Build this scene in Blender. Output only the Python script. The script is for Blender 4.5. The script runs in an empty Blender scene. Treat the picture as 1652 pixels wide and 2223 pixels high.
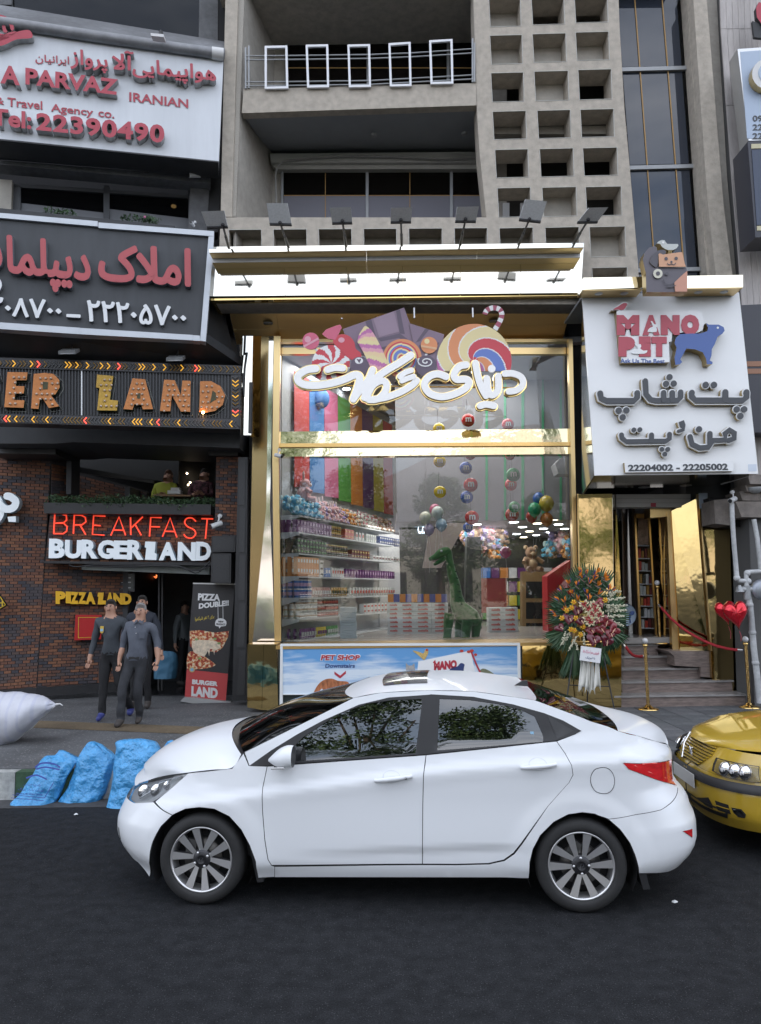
import bpy,bmesh,math,random
from mathutils import Vector,Matrix,noise,geometry
random.seed(7)
R=math.radians
scene=bpy.context.scene
COL=scene.collection
# ---------------------------------------------------------------- camera
F=1650.0;CX=826.0;CY=1111.0
CAMH=2.13
PITCH=math.atan(174.0/F);ROLL=R(0.8)
cam=bpy.data.cameras.new('camera');camo=bpy.data.objects.new('camera',cam);COL.objects.link(camo)
CAMR=(Matrix.Rotation(R(90)+PITCH,3,'X')@Matrix.Rotation(-ROLL,3,'Z'))
camo.matrix_world=Matrix.Translation((0,0,CAMH))@CAMR.to_4x4()
cam.sensor_fit='HORIZONTAL';cam.sensor_width=36;cam.lens=36*F/1652.0
cam.clip_end=5000;cam.clip_start=0.05
scene.camera=camo
scene.view_settings.view_transform='Standard';scene.view_settings.look='None'
scene.view_settings.gamma=1;scene.view_settings.use_curve_mapping=False
scene.view_settings.exposure=1.6
scene.render.engine='CYCLES'
scene.cycles.max_bounces=7;scene.cycles.diffuse_bounces=3;scene.cycles.glossy_bounces=4
scene.cycles.transparent_max_bounces=12;scene.cycles.transmission_bounces=4
scene.cycles.caustics_reflective=False;scene.cycles.caustics_refractive=False
scene.cycles.sample_clamp_indirect=4.0
# ---------------------------------------------------------------- sky and sun
SUN_EL=R(40);SUN_ROT=R(-12)
w=bpy.data.worlds.new('World');scene.world=w;w.use_nodes=True
nt=w.node_tree;nt.nodes.clear()
sky=nt.nodes.new('ShaderNodeTexSky');sky.sky_type='NISHITA';sky.sun_disc=False
sky.sun_elevation=SUN_EL;sky.sun_rotation=SUN_ROT;sky.air_density=1.0;sky.dust_density=2.0;sky.ozone_density=1.0
tc=nt.nodes.new('ShaderNodeTexCoord');mp=nt.nodes.new('ShaderNodeMapping');mp.inputs['Scale'].default_value=(1.2,1.2,3.6)
nz=nt.nodes.new('ShaderNodeTexNoise');nz.inputs['Scale'].default_value=2.2;nz.inputs['Detail'].default_value=7;nz.inputs['Roughness'].default_value=.58
cr=nt.nodes.new('ShaderNodeValToRGB');cr.color_ramp.elements[0].position=.36;cr.color_ramp.elements[1].position=.66
cr.color_ramp.elements[0].color=(.25,.25,.25,1);cr.color_ramp.elements[1].color=(.95,.95,.95,1)
mx=nt.nodes.new('ShaderNodeMixRGB');mx.inputs[2].default_value=(8.6,8.9,9.6,1)
bg=nt.nodes.new('ShaderNodeBackground');bg.inputs[1].default_value=0.1
ow=nt.nodes.new('ShaderNodeOutputWorld')
L=nt.links.new
L(tc.outputs['Generated'],mp.inputs[0]);L(mp.outputs[0],nz.inputs[0]);L(nz.outputs[0],cr.inputs[0]);L(cr.outputs[0],mx.inputs[0])
L(sky.outputs[0],mx.inputs[1]);L(mx.outputs[0],bg.inputs[0]);L(bg.outputs[0],ow.inputs[0])
sun=bpy.data.lights.new('sun','SUN');sun.energy=3.6;sun.angle=R(.53);sun.color=(1,.94,.84)
suno=bpy.data.objects.new('sun',sun);COL.objects.link(suno)
sd=Vector((math.sin(SUN_ROT)*math.cos(SUN_EL),math.cos(SUN_ROT)*math.cos(SUN_EL),math.sin(SUN_EL)))
suno.rotation_euler=sd.to_track_quat('Z','Y').to_euler();suno.location=(0,20,30)
# ---------------------------------------------------------------- photo geometry helpers
ORG=Vector((0,0,CAMH))
def ray(px,py):return(CAMR@Vector(((px-CX)/F,-(py-CY)/F,-1.0)))
def P(px,py,Y):
 d=ray(px,py);return ORG+d*(Y/d.y)
def PZ(px,py,z):
 d=ray(px,py);return ORG+d*((z-CAMH)/d.z)
def PN(px,py,p0,n):
 d=ray(px,py);return ORG+d*((p0-ORG).dot(n)/d.dot(n))
class Plane:
 def __init__(s,p0,n):s.p=Vector(p0);s.n=Vector(n).normalized()
 def __call__(s,px,py):return PN(px,py,s.p,s.n)
 def off(s,d):return Plane(s.p+s.n*d,s.n)
def PY(Y):return Plane((0,Y,0),(0,-1,0))
def PA(px,py,Y,ang):
 return Plane(P(px,py,Y),(math.sin(ang),-math.cos(ang),0))
def C(x0,y0,wid):
 s=wid/1652.0*.55067
 return lambda x,y:(x0*.55067+x*s,y0*.55067+y*s)
# ---------------------------------------------------------------- materials
MATS={}
def lin(c):
 if isinstance(c,str):
  c=[int(c[i:i+2],16)/255 for i in(0,2,4)]
  return tuple(((v+.055)/1.055)**2.4 if v>.04 else v/12.92 for v in c)
 return tuple(c)
def mat(name,col,rough=.6,metal=0,var=0,scale=8,bump=0,bscale=None,coat=0,emit=0,spec=None,sheen=0,detail=6,var2=0,stretch=None,dist=.01):
 if name in MATS:return MATS[name]
 m=bpy.data.materials.new(name);m.use_nodes=True;n=m.node_tree;b=n.nodes['Principled BSDF'];MATS[name]=m
 col=lin(col);b.inputs['Base Color'].default_value=(*col,1);b.inputs['Roughness'].default_value=rough;b.inputs['Metallic'].default_value=metal
 if coat:b.inputs['Coat Weight'].default_value=coat;b.inputs['Coat Roughness'].default_value=.04
 if spec is not None:b.inputs['Specular IOR Level'].default_value=spec
 if sheen:b.inputs['Sheen Weight'].default_value=sheen
 if emit:b.inputs['Emission Color'].default_value=(*col,1);b.inputs['Emission Strength'].default_value=emit
 if var or bump:
  g=n.nodes.new('ShaderNodeTexCoord');mpn=n.nodes.new('ShaderNodeMapping');n.links.new(g.outputs['Object'],mpn.inputs[0])
  if stretch:mpn.inputs['Scale'].default_value=stretch
 if var:
  t=n.nodes.new('ShaderNodeTexNoise');t.inputs['Scale'].default_value=scale;t.inputs['Detail'].default_value=detail;t.inputs['Roughness'].default_value=.65
  n.links.new(mpn.outputs[0],t.inputs[0])
  r=n.nodes.new('ShaderNodeMapRange');r.inputs[1].default_value=.3;r.inputs[2].default_value=.7;r.inputs[3].default_value=1-var;r.inputs[4].default_value=1+var
  n.links.new(t.outputs[0],r.inputs[0])
  v=n.nodes.new('ShaderNodeVectorMath');v.operation='SCALE';v.inputs[0].default_value=col;n.links.new(r.outputs[0],v.inputs['Scale'])
  last=v.outputs[0]
  if var2:
   t2=n.nodes.new('ShaderNodeTexNoise');t2.inputs['Scale'].default_value=scale*.09;t2.inputs['Detail'].default_value=5
   n.links.new(mpn.outputs[0],t2.inputs[0])
   r2=n.nodes.new('ShaderNodeMapRange');r2.inputs[1].default_value=.32;r2.inputs[2].default_value=.68;r2.inputs[3].default_value=1-var2;r2.inputs[4].default_value=1+var2*.6
   n.links.new(t2.outputs[0],r2.inputs[0])
   v2=n.nodes.new('ShaderNodeVectorMath');v2.operation='SCALE';n.links.new(last,v2.inputs[0]);n.links.new(r2.outputs[0],v2.inputs['Scale']);last=v2.outputs[0]
  n.links.new(last,b.inputs['Base Color'])
 if bump:
  t3=n.nodes.new('ShaderNodeTexNoise');t3.inputs['Scale'].default_value=bscale or scale*3;t3.inputs['Detail'].default_value=4
  n.links.new(mpn.outputs[0],t3.inputs[0])
  bp=n.nodes.new('ShaderNodeBump');bp.inputs['Strength'].default_value=bump;bp.inputs['Distance'].default_value=dist
  n.links.new(t3.outputs[0],bp.inputs['Height']);n.links.new(bp.outputs[0],b.inputs['Normal'])
  if coat:n.links.new(bp.outputs[0],b.inputs['Coat Normal'])
 return m
def glass(name,tint,refl=1.5,rough=0.0,body=0.0,bodycol=(.02,.02,.025)):
 if name in MATS:return MATS[name]
 m=bpy.data.materials.new(name);m.use_nodes=True;n=m.node_tree;n.nodes.clear();MATS[name]=m
 o=n.nodes.new('ShaderNodeOutputMaterial');t=n.nodes.new('ShaderNodeBsdfTransparent');t.inputs[0].default_value=(*tint,1)
 g=n.nodes.new('ShaderNodeBsdfGlossy');g.inputs['Roughness'].default_value=rough
 f=n.nodes.new('ShaderNodeFresnel');f.inputs[0].default_value=refl
 s=n.nodes.new('ShaderNodeMixShader')
 src=t.outputs[0]
 if body:
  d=n.nodes.new('ShaderNodeBsdfDiffuse');d.inputs[0].default_value=(*bodycol,1);s2=n.nodes.new('ShaderNodeMixShader');s2.inputs[0].default_value=body
  n.links.new(src,s2.inputs[1]);n.links.new(d.outputs[0],s2.inputs[2]);src=s2.outputs[0]
 n.links.new(f.outputs[0],s.inputs[0]);n.links.new(src,s.inputs[1]);n.links.new(g.outputs[0],s.inputs[2]);n.links.new(s.outputs[0],o.inputs[0])
 return m
# ---------------------------------------------------------------- mesh builder
def _v(p):return p if isinstance(p,Vector)else Vector(p)
class MB:
 def __init__(s):s.v=[];s.f=[];s.m=[];s.n=None;s.sm=[]
 def face(s,pts,mi=0,smooth=False):
  k=len(s.v);s.v+=[_v(p)for p in pts];s.f.append(list(range(k,k+len(pts))));s.m.append(mi);s.sm.append(smooth)
 def grid(s,rows,mi=0,closed_u=False,closed_v=False,smooth=True):
  k=len(s.v);nr=len(rows);nc=len(rows[0])
  for r in rows:s.v+=[_v(p)for p in r]
  for i in range(nr if closed_v else nr-1):
   for j in range(nc if closed_u else nc-1):
    a=k+i*nc+j;b=k+i*nc+(j+1)%nc;c=k+((i+1)%nr)*nc+(j+1)%nc;d=k+((i+1)%nr)*nc+j
    s.f.append([a,b,c,d]);s.m.append(mi);s.sm.append(smooth)
  return s
 def hexa(s,a,b,mi=0,back=None):
  n=len(a);k=len(s.v);s.v+=[_v(p)for p in a]+[_v(p)for p in b]
  s.f.append([k+i for i in range(n)]);s.f.append([k+n+i for i in reversed(range(n))]);s.m+=[mi,mi if back is None else back];s.sm+=[False,False]
  for i in range(n):
   j=(i+1)%n;s.f.append([k+i,k+n+i,k+n+j,k+j]);s.m.append(mi if back is None else back);s.sm.append(False)
  return s
 def prism(s,pts,vec,mi=0,back=None):
  vec=_v(vec);pts=[_v(p)for p in pts];return s.hexa(pts,[p+vec for p in pts],mi,back)
 def box(s,c,d,mi=0,rz=0,M=None):
  c=_v(c);hx,hy,hz=d[0]/2,d[1]/2,d[2]/2
  q=[Vector((x,y,z))for z in(-hz,hz)for x,y in((-hx,-hy),(hx,-hy),(hx,hy),(-hx,hy))]
  if rz:rm=Matrix.Rotation(rz,3,'Z');q=[rm@p for p in q]
  if M:q=[M@p for p in q]
  q=[p+c for p in q];return s.hexa(q[:4][::-1],q[4:][::-1],mi)
 def bb(s,x0,x1,y0,y1,z0,z1,mi=0):return s.box(((x0+x1)/2,(y0+y1)/2,(z0+z1)/2),(abs(x1-x0),abs(y1-y0),abs(z1-z0)),mi)
 def tube(s,pts,r,seg=8,mi=0,caps=True,rs=None,up=None):
  pts=[_v(p)for p in pts];rows=[];n=len(pts);pn=None
  for i,p in enumerate(pts):
   d=(pts[min(i+1,n-1)]-pts[max(i-1,0)])
   if d.length<1e-9:d=Vector((0,0,1))
   d.normalize()
   if pn is None:
    u=up or(Vector((0,0,1))if abs(d.z)<.9 else Vector((1,0,0)));pn=d.cross(u).normalized()
   pn=(pn-d*pn.dot(d));pn.normalize();b=d.cross(pn);rr=rs[i]if rs else r
   rows.append([p+(pn*math.cos(t)+b*math.sin(t))*rr for t in[2*math.pi*k/seg for k in range(seg)]])
  s.grid(rows,mi,closed_u=True)
  if caps:s.face(rows[0][::-1],mi);s.face(rows[-1],mi)
  return s
 def lathe(s,prof,c=(0,0,0),seg=16,mi=0,axis='Z',M=None,smooth=True):
  c=_v(c);rows=[]
  for r_,z in prof:
   row=[]
   for k in range(seg):
    t=2*math.pi*k/seg;p=Vector((r_*math.cos(t),r_*math.sin(t),z))
    if axis=='Y':p=Vector((p.x,-p.z,p.y))
    if axis=='X':p=Vector((p.z,p.x,p.y))
    if M:p=M@p
    row.append(p+c)
   rows.append(row)
  return s.grid(rows,mi,closed_u=True,smooth=smooth)
 def ball(s,c,r,seg=10,rings=7,mi=0,M=None):
  c=_v(c);rr=r if hasattr(r,'__len__')else(r,r,r);rows=[]
  for i in range(rings+1):
   a=math.pi*i/rings;row=[]
   for k in range(seg):
    t=2*math.pi*k/seg;p=Vector((rr[0]*math.sin(a)*math.cos(t),rr[1]*math.sin(a)*math.sin(t),rr[2]*math.cos(a)))
    if M:p=M@p
    row.append(p+c)
   rows.append(row)
  return s.grid(rows,mi,closed_u=True)
 def mesh(s,name,mats,org=(0,0,0),weld=False):
  o=Vector(org);me=bpy.data.meshes.new(name);me.from_pydata([v-o for v in s.v],[],s.f)
  for m in(mats if isinstance(mats,(list,tuple))else[mats]):me.materials.append(m)
  me.polygons.foreach_set('material_index',s.m);me.polygons.foreach_set('use_smooth',s.sm)
  if weld or True:
   bm=bmesh.new();bm.from_mesh(me)
   if weld:bmesh.ops.remove_doubles(bm,verts=bm.verts,dist=1e-5)
   bmesh.ops.recalc_face_normals(bm,faces=bm.faces);bm.to_mesh(me);bm.free()
  me.update();return me
def obj(name,mb,mats,parent=None,label=None,org=None,weld=False):
 if org is None:org=parent_world(parent)
 me=mb if isinstance(mb,bpy.types.Mesh)else mb.mesh(name,mats,org,weld)
 o=bpy.data.objects.new(name,me);COL.objects.link(o)
 if parent:o.parent=parent
 if label:o['label']=label
 return o
def parent_world(p):
 v=Vector((0,0,0))
 while p:v+=p.location;p=p.parent
 return v
def thing(name,label,cat,loc=(0,0,0),group=None,rz=0):
 o=bpy.data.objects.new(name,None);COL.objects.link(o);o.location=loc;o.rotation_euler=(0,0,rz);o.empty_display_size=.1
 return tag(o,label,cat,group)
def tag(o,label=None,cat=None,group=None,kind=None):
 if label:o['label']=label
 if cat:o['category']=cat
 if group:o['group']=group
 if kind:o['kind']=kind
 return o
def single(name,mb,mats,label,cat,group=None,loc=None,weld=False):
 if loc is None:
  vs=mb.v;loc=Vector((sum(v.x for v in vs)/len(vs),sum(v.y for v in vs)/len(vs),min(v.z for v in vs)))
 o=obj(name,mb,mats,None,org=loc,weld=weld);o.location=loc
 return tag(o,label,cat,group)
def struct(name,mb,mats):return tag(obj(name,mb,mats),kind='structure')
KIDS={}
def copy_tree(o,parent=None):
 c=o.copy();COL.objects.link(c)
 if parent:c.parent=parent
 for ch in[x for x in bpy.data.objects if x.parent==o]:copy_tree(ch,c)
 return c
def quad(pl,pts):return[pl(*p)for p in pts]
def rect(pl,x0,y0,x1,y1):return[pl(x0,y0),pl(x1,y0),pl(x1,y1),pl(x0,y1)]
def slab(mb,pl,pts,depth,mi=0,back=None):
 return mb.prism(quad(pl,pts),pl.n*-depth,mi,back)
def rslab(mb,pl,x0,y0,x1,y1,depth,mi=0):return slab(mb,pl,[(x0,y0),(x1,y0),(x1,y1),(x0,y1)],depth,mi)
# ---------------------------------------------------------------- lettering
AR={'ا':'ﺍ ﺎ','آ':'ﺁ ﺂ','ب':'ﺏ ﺐ ﺑ ﺒ','پ':'ﭖ ﭗ ﭘ ﭙ','ت':'ﺕ ﺖ ﺗ ﺘ','د':'ﺩ ﺪ','ر':'ﺭ ﺮ','ز':'ﺯ ﺰ','ش':'ﺵ ﺶ ﺷ ﺸ','ف':'ﻑ ﻒ ﻓ ﻔ',
      'ک':'ﮎ ﮏ ﮐ ﮑ','ل':'ﻝ ﻞ ﻟ ﻠ','م':'ﻡ ﻢ ﻣ ﻤ','ن':'ﻥ ﻦ ﻧ ﻨ','و':'ﻭ ﻮ','ه':'ﻩ ﻪ ﻫ ﻬ','ی':'ﯼ ﯽ ﯾ ﯿ','س':'ﺱ ﺲ ﺳ ﺴ','ج':'ﺝ ﺞ ﺟ ﺠ','ع':'ﻉ ﻊ ﻋ ﻌ','ق':'ﻕ ﻖ ﻗ ﻘ','ح':'ﺡ ﺢ ﺣ ﺤ'}
AR={k:v.split()for k,v in AR.items()};AR['\u0001']=['ﻻ','ﻼ']
def fa(s):
 s=s.replace('لا','\u0001');out=[]
 for i,c in enumerate(s):
  if c not in AR:out.append(c);continue
  f=AR[c];pj=i>0 and s[i-1]in AR and len(AR[s[i-1]])==4;nj=len(f)==4 and i+1<len(s)and s[i+1]in AR
  out.append(f[3]if pj and nj else f[2]if nj else f[1]if pj else f[0])
 r=[];num=''
 for c in out[::-1]:
  r.append(c)
 return ''.join(r)
TXT={}
def _eval(c,vs,fs,zs):
 o=bpy.data.objects.new('lettering',c);COL.objects.link(o)
 dg=bpy.context.evaluated_depsgraph_get();dg.update()
 me=bpy.data.meshes.new_from_object(o.evaluated_get(dg));bpy.data.objects.remove(o)
 bm=bmesh.new();bm.from_mesh(me);bmesh.ops.remove_doubles(bm,verts=bm.verts,dist=1e-5);k=len(vs)
 for v in bm.verts:q=v.co.copy();q.z=q.z*1.0+(zs if q.z>0 else 0);vs.append(q)
 for f in bm.faces:fs.append(([v.index+k for v in f.verts],abs(f.normal.z)>.5))
 bm.free();bpy.data.meshes.remove(me)
def glyphs(s,bold=0.0,res=3,spacing=1.0,shear=0):
 k=(s,bold,res,spacing,shear)
 if k in TXT:return TXT[k]
 c=bpy.data.curves.new('lettering','FONT');c.body=s;c.size=1;c.resolution_u=res;c.space_character=spacing;c.shear=shear
 vs=[];fs=[]
 if any(ord(ch)>0x600 for ch in s):
  o=bpy.data.objects.new('lettering',c);COL.objects.link(o);dg=bpy.context.evaluated_depsgraph_get();dg.update()
  src=o.to_curve(dg);spl=[]
  for sp in src.splines:
   pts=[(p.co.copy(),p.handle_left.copy(),p.handle_right.copy())for p in sp.bezier_points]
   ar=sum(pts[i][0].x*pts[(i+1)%len(pts)][0].y-pts[(i+1)%len(pts)][0].x*pts[i][0].y for i in range(len(pts)))/2
   spl.append((pts,ar))
  o.to_curve_clear();bpy.data.objects.remove(o)
  big=max(spl,key=lambda q:abs(q[1]));sg=1 if big[1]>0 else-1
  outs=[q for q in spl if q[1]*sg>0];hol=[q for q in spl if q[1]*sg<=0]
  def poly(q):
   r=[]
   for i in range(len(q[0])):
    a=q[0][i];b=q[0][(i+1)%len(q[0])]
    for t in(0,.33,.66):r.append(tuple((a[0]*(1-t)**3+a[2]*3*t*(1-t)**2+b[1]*3*t*t*(1-t)+b[0]*t**3)[:2]))
   return r
  po=[poly(q)for q in outs]
  for i,q in enumerate(outs):
   cc=bpy.data.curves.new('lettering','CURVE');cc.dimensions='2D';cc.fill_mode='BOTH';cc.resolution_u=res;cc.extrude=.5
   for h in[q]+[h for h in hol if inside2(tuple(h[0][0][0][:2]),po[i])]:
    sp=cc.splines.new('BEZIER');sp.bezier_points.add(len(h[0])-1);sp.use_cyclic_u=True
    for bp_,(co,hl,hr)in zip(sp.bezier_points,h[0]):bp_.handle_left_type=bp_.handle_right_type='FREE';bp_.co=co;bp_.handle_left=hl;bp_.handle_right=hr
   k0=len(vs);f0=len(fs);_eval(cc,vs,fs,.03*(i%5));bpy.data.curves.remove(cc)
   if bold:
    bv=vs[k0:];bf=fs[f0:]
    for q_ in range(8):
     o_=len(vs)-k0;dx=bold*.8*math.cos(q_*math.pi/4);dy=bold*.8*math.sin(q_*math.pi/4)
     vs+=[Vector((v.x+dx,v.y+dy,v.z+(.003*(q_+1)if v.z>0 else 0)))for v in bv];fs+=[([a+o_ for a in f],fr)for f,fr in bf]
 else:
  c.offset=bold;c.extrude=.5;_eval(c,vs,fs,0)
 bpy.data.curves.remove(c)
 par=list(range(len(vs)))
 def find(a):
  while par[a]!=a:par[a]=par[par[a]];a=par[a]
  return a
 for f,_ in fs:
  for b in f[1:]:par[find(b)]=find(f[0])
 isl={}
 for f in fs:isl.setdefault(find(f[0][0]),[]).append(f)
 gr=[]
 for fl in isl.values():
  xs=[vs[i].x for f,_ in fl for i in f];gr.append([min(xs),max(xs),fl])
 gr.sort(key=lambda g:g[0]);out=[]
 for g in gr:
  if out and g[0]<out[-1][1]-.12*min(g[1]-g[0],out[-1][1]-out[-1][0]):out[-1][1]=max(out[-1][1],g[1]);out[-1][2]+=g[2]
  else:out.append(g)
 xs=[v.x for v in vs];ys=[v.y for v in vs]
 TXT[k]=(vs,[g[2]for g in out],(min(xs),max(xs),min(ys),max(ys)));return TXT[k]
def inside2(p,poly):
 c=False
 for i in range(len(poly)):
  a=poly[i];b=poly[i-1]
  if(a[1]>p[1])!=(b[1]>p[1])and p[0]<(b[0]-a[0])*(p[1]-a[1])/(b[1]-a[1])+a[0]:c=not c
 return c
class QL(list):pass
ORD='first second third fourth fifth sixth seventh eighth ninth tenth eleventh twelfth thirteenth fourteenth fifteenth sixteenth seventeenth eighteenth nineteenth twentieth'.split()+['%dth'%i for i in range(21,60)]
EXP=0
def letter(s,corners,depth,mats,parent=None,bold=0.0,n=None,split=True,name='letter',spacing=1.0,res=3,shear=0,at=0):
 """lettering fitted in the quad TL,TR,BR,BL (world points), standing out by depth towards n"""
 vs,gr,(x0,x1,y0,y1)=glyphs(s,bold,res,spacing,shear)
 if isinstance(corners,QL):corners=[p-corners.pl.n*(depth+at)for p in[corners.pl.off(depth+at)(*q)for q in corners.q]]
 TL,TR,BR,BL=corners
 if n is None:n=(TR-TL).cross(TL-BL).normalized()
 if not split:gr=[[f for g in gr for f in g]]
 res_o=[]
 for g in gr:
  mb=MB();idx={}
  for f,front in g:
   ff=[]
   for i in f:
    if i not in idx:
     v=vs[i];u=(v.x-x0)/(x1-x0);t=(v.y-y0)/(y1-y0)
     p=(BL*(1-u)+BR*u)*(1-t)+(TL*(1-u)+TR*u)*t+n*(depth*(v.z+.5)+at)
     idx[i]=len(mb.v);mb.v.append(p)
    ff.append(idx[i])
   mb.f.append(ff);mb.m.append(0 if front or len(mats)<2 else 1);mb.sm.append(False)
  res_o.append(obj(name,mb,mats,parent))
 return res_o
def ribbon(mb,pts,wd,z0,th,pl,mi=0,back=None,square=False,smooth=True,ramp=.004):
 """a brush stroke on plane pl: pts in photo units, wd half width in photo units (or list)"""
 if smooth:pts,wd=spline(pts,wd,5)
 if not hasattr(wd,'__len__'):wd=[wd]*len(pts)
 Lp=[];Rp=[];n=len(pts)
 for i,p in enumerate(pts):
  a=Vector(pts[max(i-1,0)]);b=Vector(pts[min(i+1,n-1)]);d=(b-a)
  if d.length<1e-6:d=Vector((1,0))
  d.normalize();q=Vector((-d.y,d.x))*wd[i];p=Vector(p)
  if i==0 and not square:
   for t in(70,35):a_=R(t);Lp.append(p+q*math.cos(a_)-d*wd[i]*math.sin(a_));Rp.append(p-q*math.cos(a_)-d*wd[i]*math.sin(a_))
  Lp.append(p+q);Rp.append(p-q)
  if i==n-1 and not square:
   for t in(35,70):a_=R(t);Lp.append(p+q*math.cos(a_)+d*wd[i]*math.sin(a_));Rp.append(p-q*math.cos(a_)+d*wd[i]*math.sin(a_))
 m=len(Lp);N=pl.n
 A=[pl(*Lp[i])+N*(z0+th+ramp*i/m)for i in range(m)];B=[pl(*Rp[i])+N*(z0+th+ramp*i/m)for i in range(m)]
 A0=[p-N*th for p in A];B0=[p-N*th for p in B];bk=mi if back is None else back
 for i in range(m-1):
  mb.face([A[i],A[i+1],B[i+1],B[i]],mi);mb.face([A0[i],A0[i+1],A[i+1],A[i]],bk);mb.face([B[i],B[i+1],B0[i+1],B0[i]],bk)
 mb.face([A[0],B[0],B0[0],A0[0]],bk);mb.face([A[-1],B[-1],B0[-1],A0[-1]],bk)
def spline(pts,wd=None,k=5):
 n=len(pts);out=[];ow_=[]
 isl=hasattr(wd,'__len__')
 for i in range(n-1):
  p0=pts[max(i-1,0)];p1=pts[i];p2=pts[i+1];p3=pts[min(i+2,n-1)]
  for j in range(k):
   t=j/k;q=[]
   for a,b,c,d in zip(p0,p1,p2,p3):q.append(.5*(2*b+(c-a)*t+(2*a-5*b+4*c-d)*t*t+(3*b-a-3*c+d)*t**3))
   out.append(tuple(q))
   if isl:ow_.append(wd[i]*(1-t)+wd[i+1]*t)
 out.append(tuple(pts[-1]))
 if isl:ow_.append(wd[-1]);return out,ow_
 return out,wd
def cspline(pts,k=4):
 n=len(pts);out=[]
 for i in range(n):
  p0=pts[i-1];p1=pts[i];p2=pts[(i+1)%n];p3=pts[(i+2)%n]
  for j in range(k):
   t=j/k;out.append(tuple(.5*(2*b+(c-a)*t+(2*a-5*b+4*c-d)*t*t+(3*b-a-3*c+d)*t**3)for a,b,c,d in zip(p0,p1,p2,p3)))
 return out
def cutout(mb,pl,pts,z0,th,mi=0,back=None,smooth=0):
 """a flat shape of any outline on a plane, with thickness; concave outlines are triangulated"""
 if smooth:pts=cspline(pts,smooth)
 pts=[Vector((p[0],p[1]))for p in pts]
 N=pl.n;W=[pl(*p)+N*(z0+th)for p in pts];tri=geometry.tessellate_polygon([[Vector((p.x,p.y,0))for p in pts]])
 k=len(mb.v);m=len(pts);bk=mi if back is None else back
 mb.v+=W+[p-N*th for p in W]
 for t in tri:mb.f.append([k+i for i in t]);mb.m.append(mi);mb.sm.append(False)
 for t in tri:mb.f.append([k+m+i for i in reversed(t)]);mb.m.append(bk);mb.sm.append(False)
 for i in range(m):
  j=(i+1)%m;mb.f.append([k+i,k+j,k+m+j,k+m+i]);mb.m.append(bk);mb.sm.append(False)
def circ(cx,cy,r,n=14,ry=None):ry=ry or r;return[(cx+r*math.cos(2*math.pi*i/n),cy+ry*math.sin(2*math.pi*i/n))for i in range(n)]
# ---------------------------------------------------------------- shared materials
ZS=0.28
M_asph=mat('asphalt',(.021,.022,.0245),.85,var=.55,scale=110,bump=.6,bscale=160,var2=.28,spec=.12,dist=.01)
M_conc=mat('pebble_render',(.45,.405,.345),.9,var=.16,scale=90,bump=.6,bscale=160,var2=.16)
M_trim=mat('pale_edge_paint',(.50,.50,.47),.8,var=.1,scale=20)
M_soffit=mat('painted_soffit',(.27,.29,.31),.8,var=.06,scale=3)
M_gold=mat('gold_mirror_sheet',(.80,.58,.24),.05,1,bump=.14,bscale=1.1,dist=.05)
M_gold2=mat('brushed_gold',(.72,.52,.25),.28,1,bump=.05,bscale=3)
M_mirror=mat('bright_mirror_sheet',(.93,.88,.76),.06,1,bump=.05,bscale=1.0,dist=.03)
M_white=mat('white_panel',(.78,.79,.80),.35,var=.03,scale=2)
M_blk=mat('black_metal',(.018,.018,.02),.45,var=.2,scale=9)
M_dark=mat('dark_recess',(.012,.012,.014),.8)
M_grey=mat('grey_metal',(.30,.31,.32),.45,.3,var=.08,scale=5)
M_alu=mat('aluminium',(.55,.56,.57),.35,.8)
M_chrome=mat('chrome',(.8,.8,.82),.08,1)
M_pane=glass('window_glass',(.93,.95,.95),1.6)
M_panedark=glass('dark_window_glass',(.25,.27,.3),1.45)
# ================================================================ GROUND
ROADY=8.30
mb=MB();mb.face([(-300,-300,0),(300,-300,0),(300,300,0),(-300,300,0)]);struct('road',mb,M_asph)
def terrazzo(m=None,sc=24,th=.5,pc=(.32,.32,.31,1)):
 m=m or mat('terrazzo_paving',(.10,.103,.108),.8,var=.3,scale=25,var2=.25,bump=.3,bscale=200)
 n=m.node_tree;b=n.nodes['Principled BSDF'];src=b.inputs['Base Color'].links[0].from_socket
 v=n.nodes.new('ShaderNodeTexVoronoi');v.inputs['Scale'].default_value=sc;tc_=n.nodes.new('ShaderNodeTexCoord');n.links.new(tc_.outputs['Object'],v.inputs[0])
 r=n.nodes.new('ShaderNodeMapRange');r.inputs[1].default_value=.16;r.inputs[2].default_value=.28;r.inputs[3].default_value=.8;r.inputs[4].default_value=0;n.links.new(v.outputs['Distance'],r.inputs[0])
 sc_=n.nodes.new('ShaderNodeSeparateColor');n.links.new(v.outputs['Color'],sc_.inputs[0]);gt=n.nodes.new('ShaderNodeMath');gt.operation='GREATER_THAN';gt.inputs[1].default_value=th;n.links.new(sc_.outputs[0],gt.inputs[0])
 mu=n.nodes.new('ShaderNodeMath');mu.operation='MULTIPLY';n.links.new(r.outputs[0],mu.inputs[0]);n.links.new(gt.outputs[0],mu.inputs[1])
 mi=n.nodes.new('ShaderNodeMixRGB');mi.inputs[2].default_value=pc;n.links.new(mu.outputs[0],mi.inputs[0]);n.links.new(src,mi.inputs[1]);n.links.new(mi.outputs[0],b.inputs['Base Color'])
 return m
M_terr=terrazzo();terrazzo(M_asph,75,.66,(.075,.077,.08,1))
mb=MB();mb.bb(-40,40,ROADY+.2,16.5,-.2,ZS);pave=struct('pavement',mb,M_terr)
M_paver=[mat('paver_%s'%k,c,.85,var=.2,scale=30,bump=.4,bscale=90,var2=.2)for k,c in(('a',(.10,.105,.11)),('b',(.12,.122,.128)),('c',(.085,.088,.094)))]
pm=[]
for k in range(3):
 mb=MB();mb.bb(-.194,.194,-.194,.194,.004,.014);pm.append(mb.mesh('paving_slab',M_paver[k]))
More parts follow.
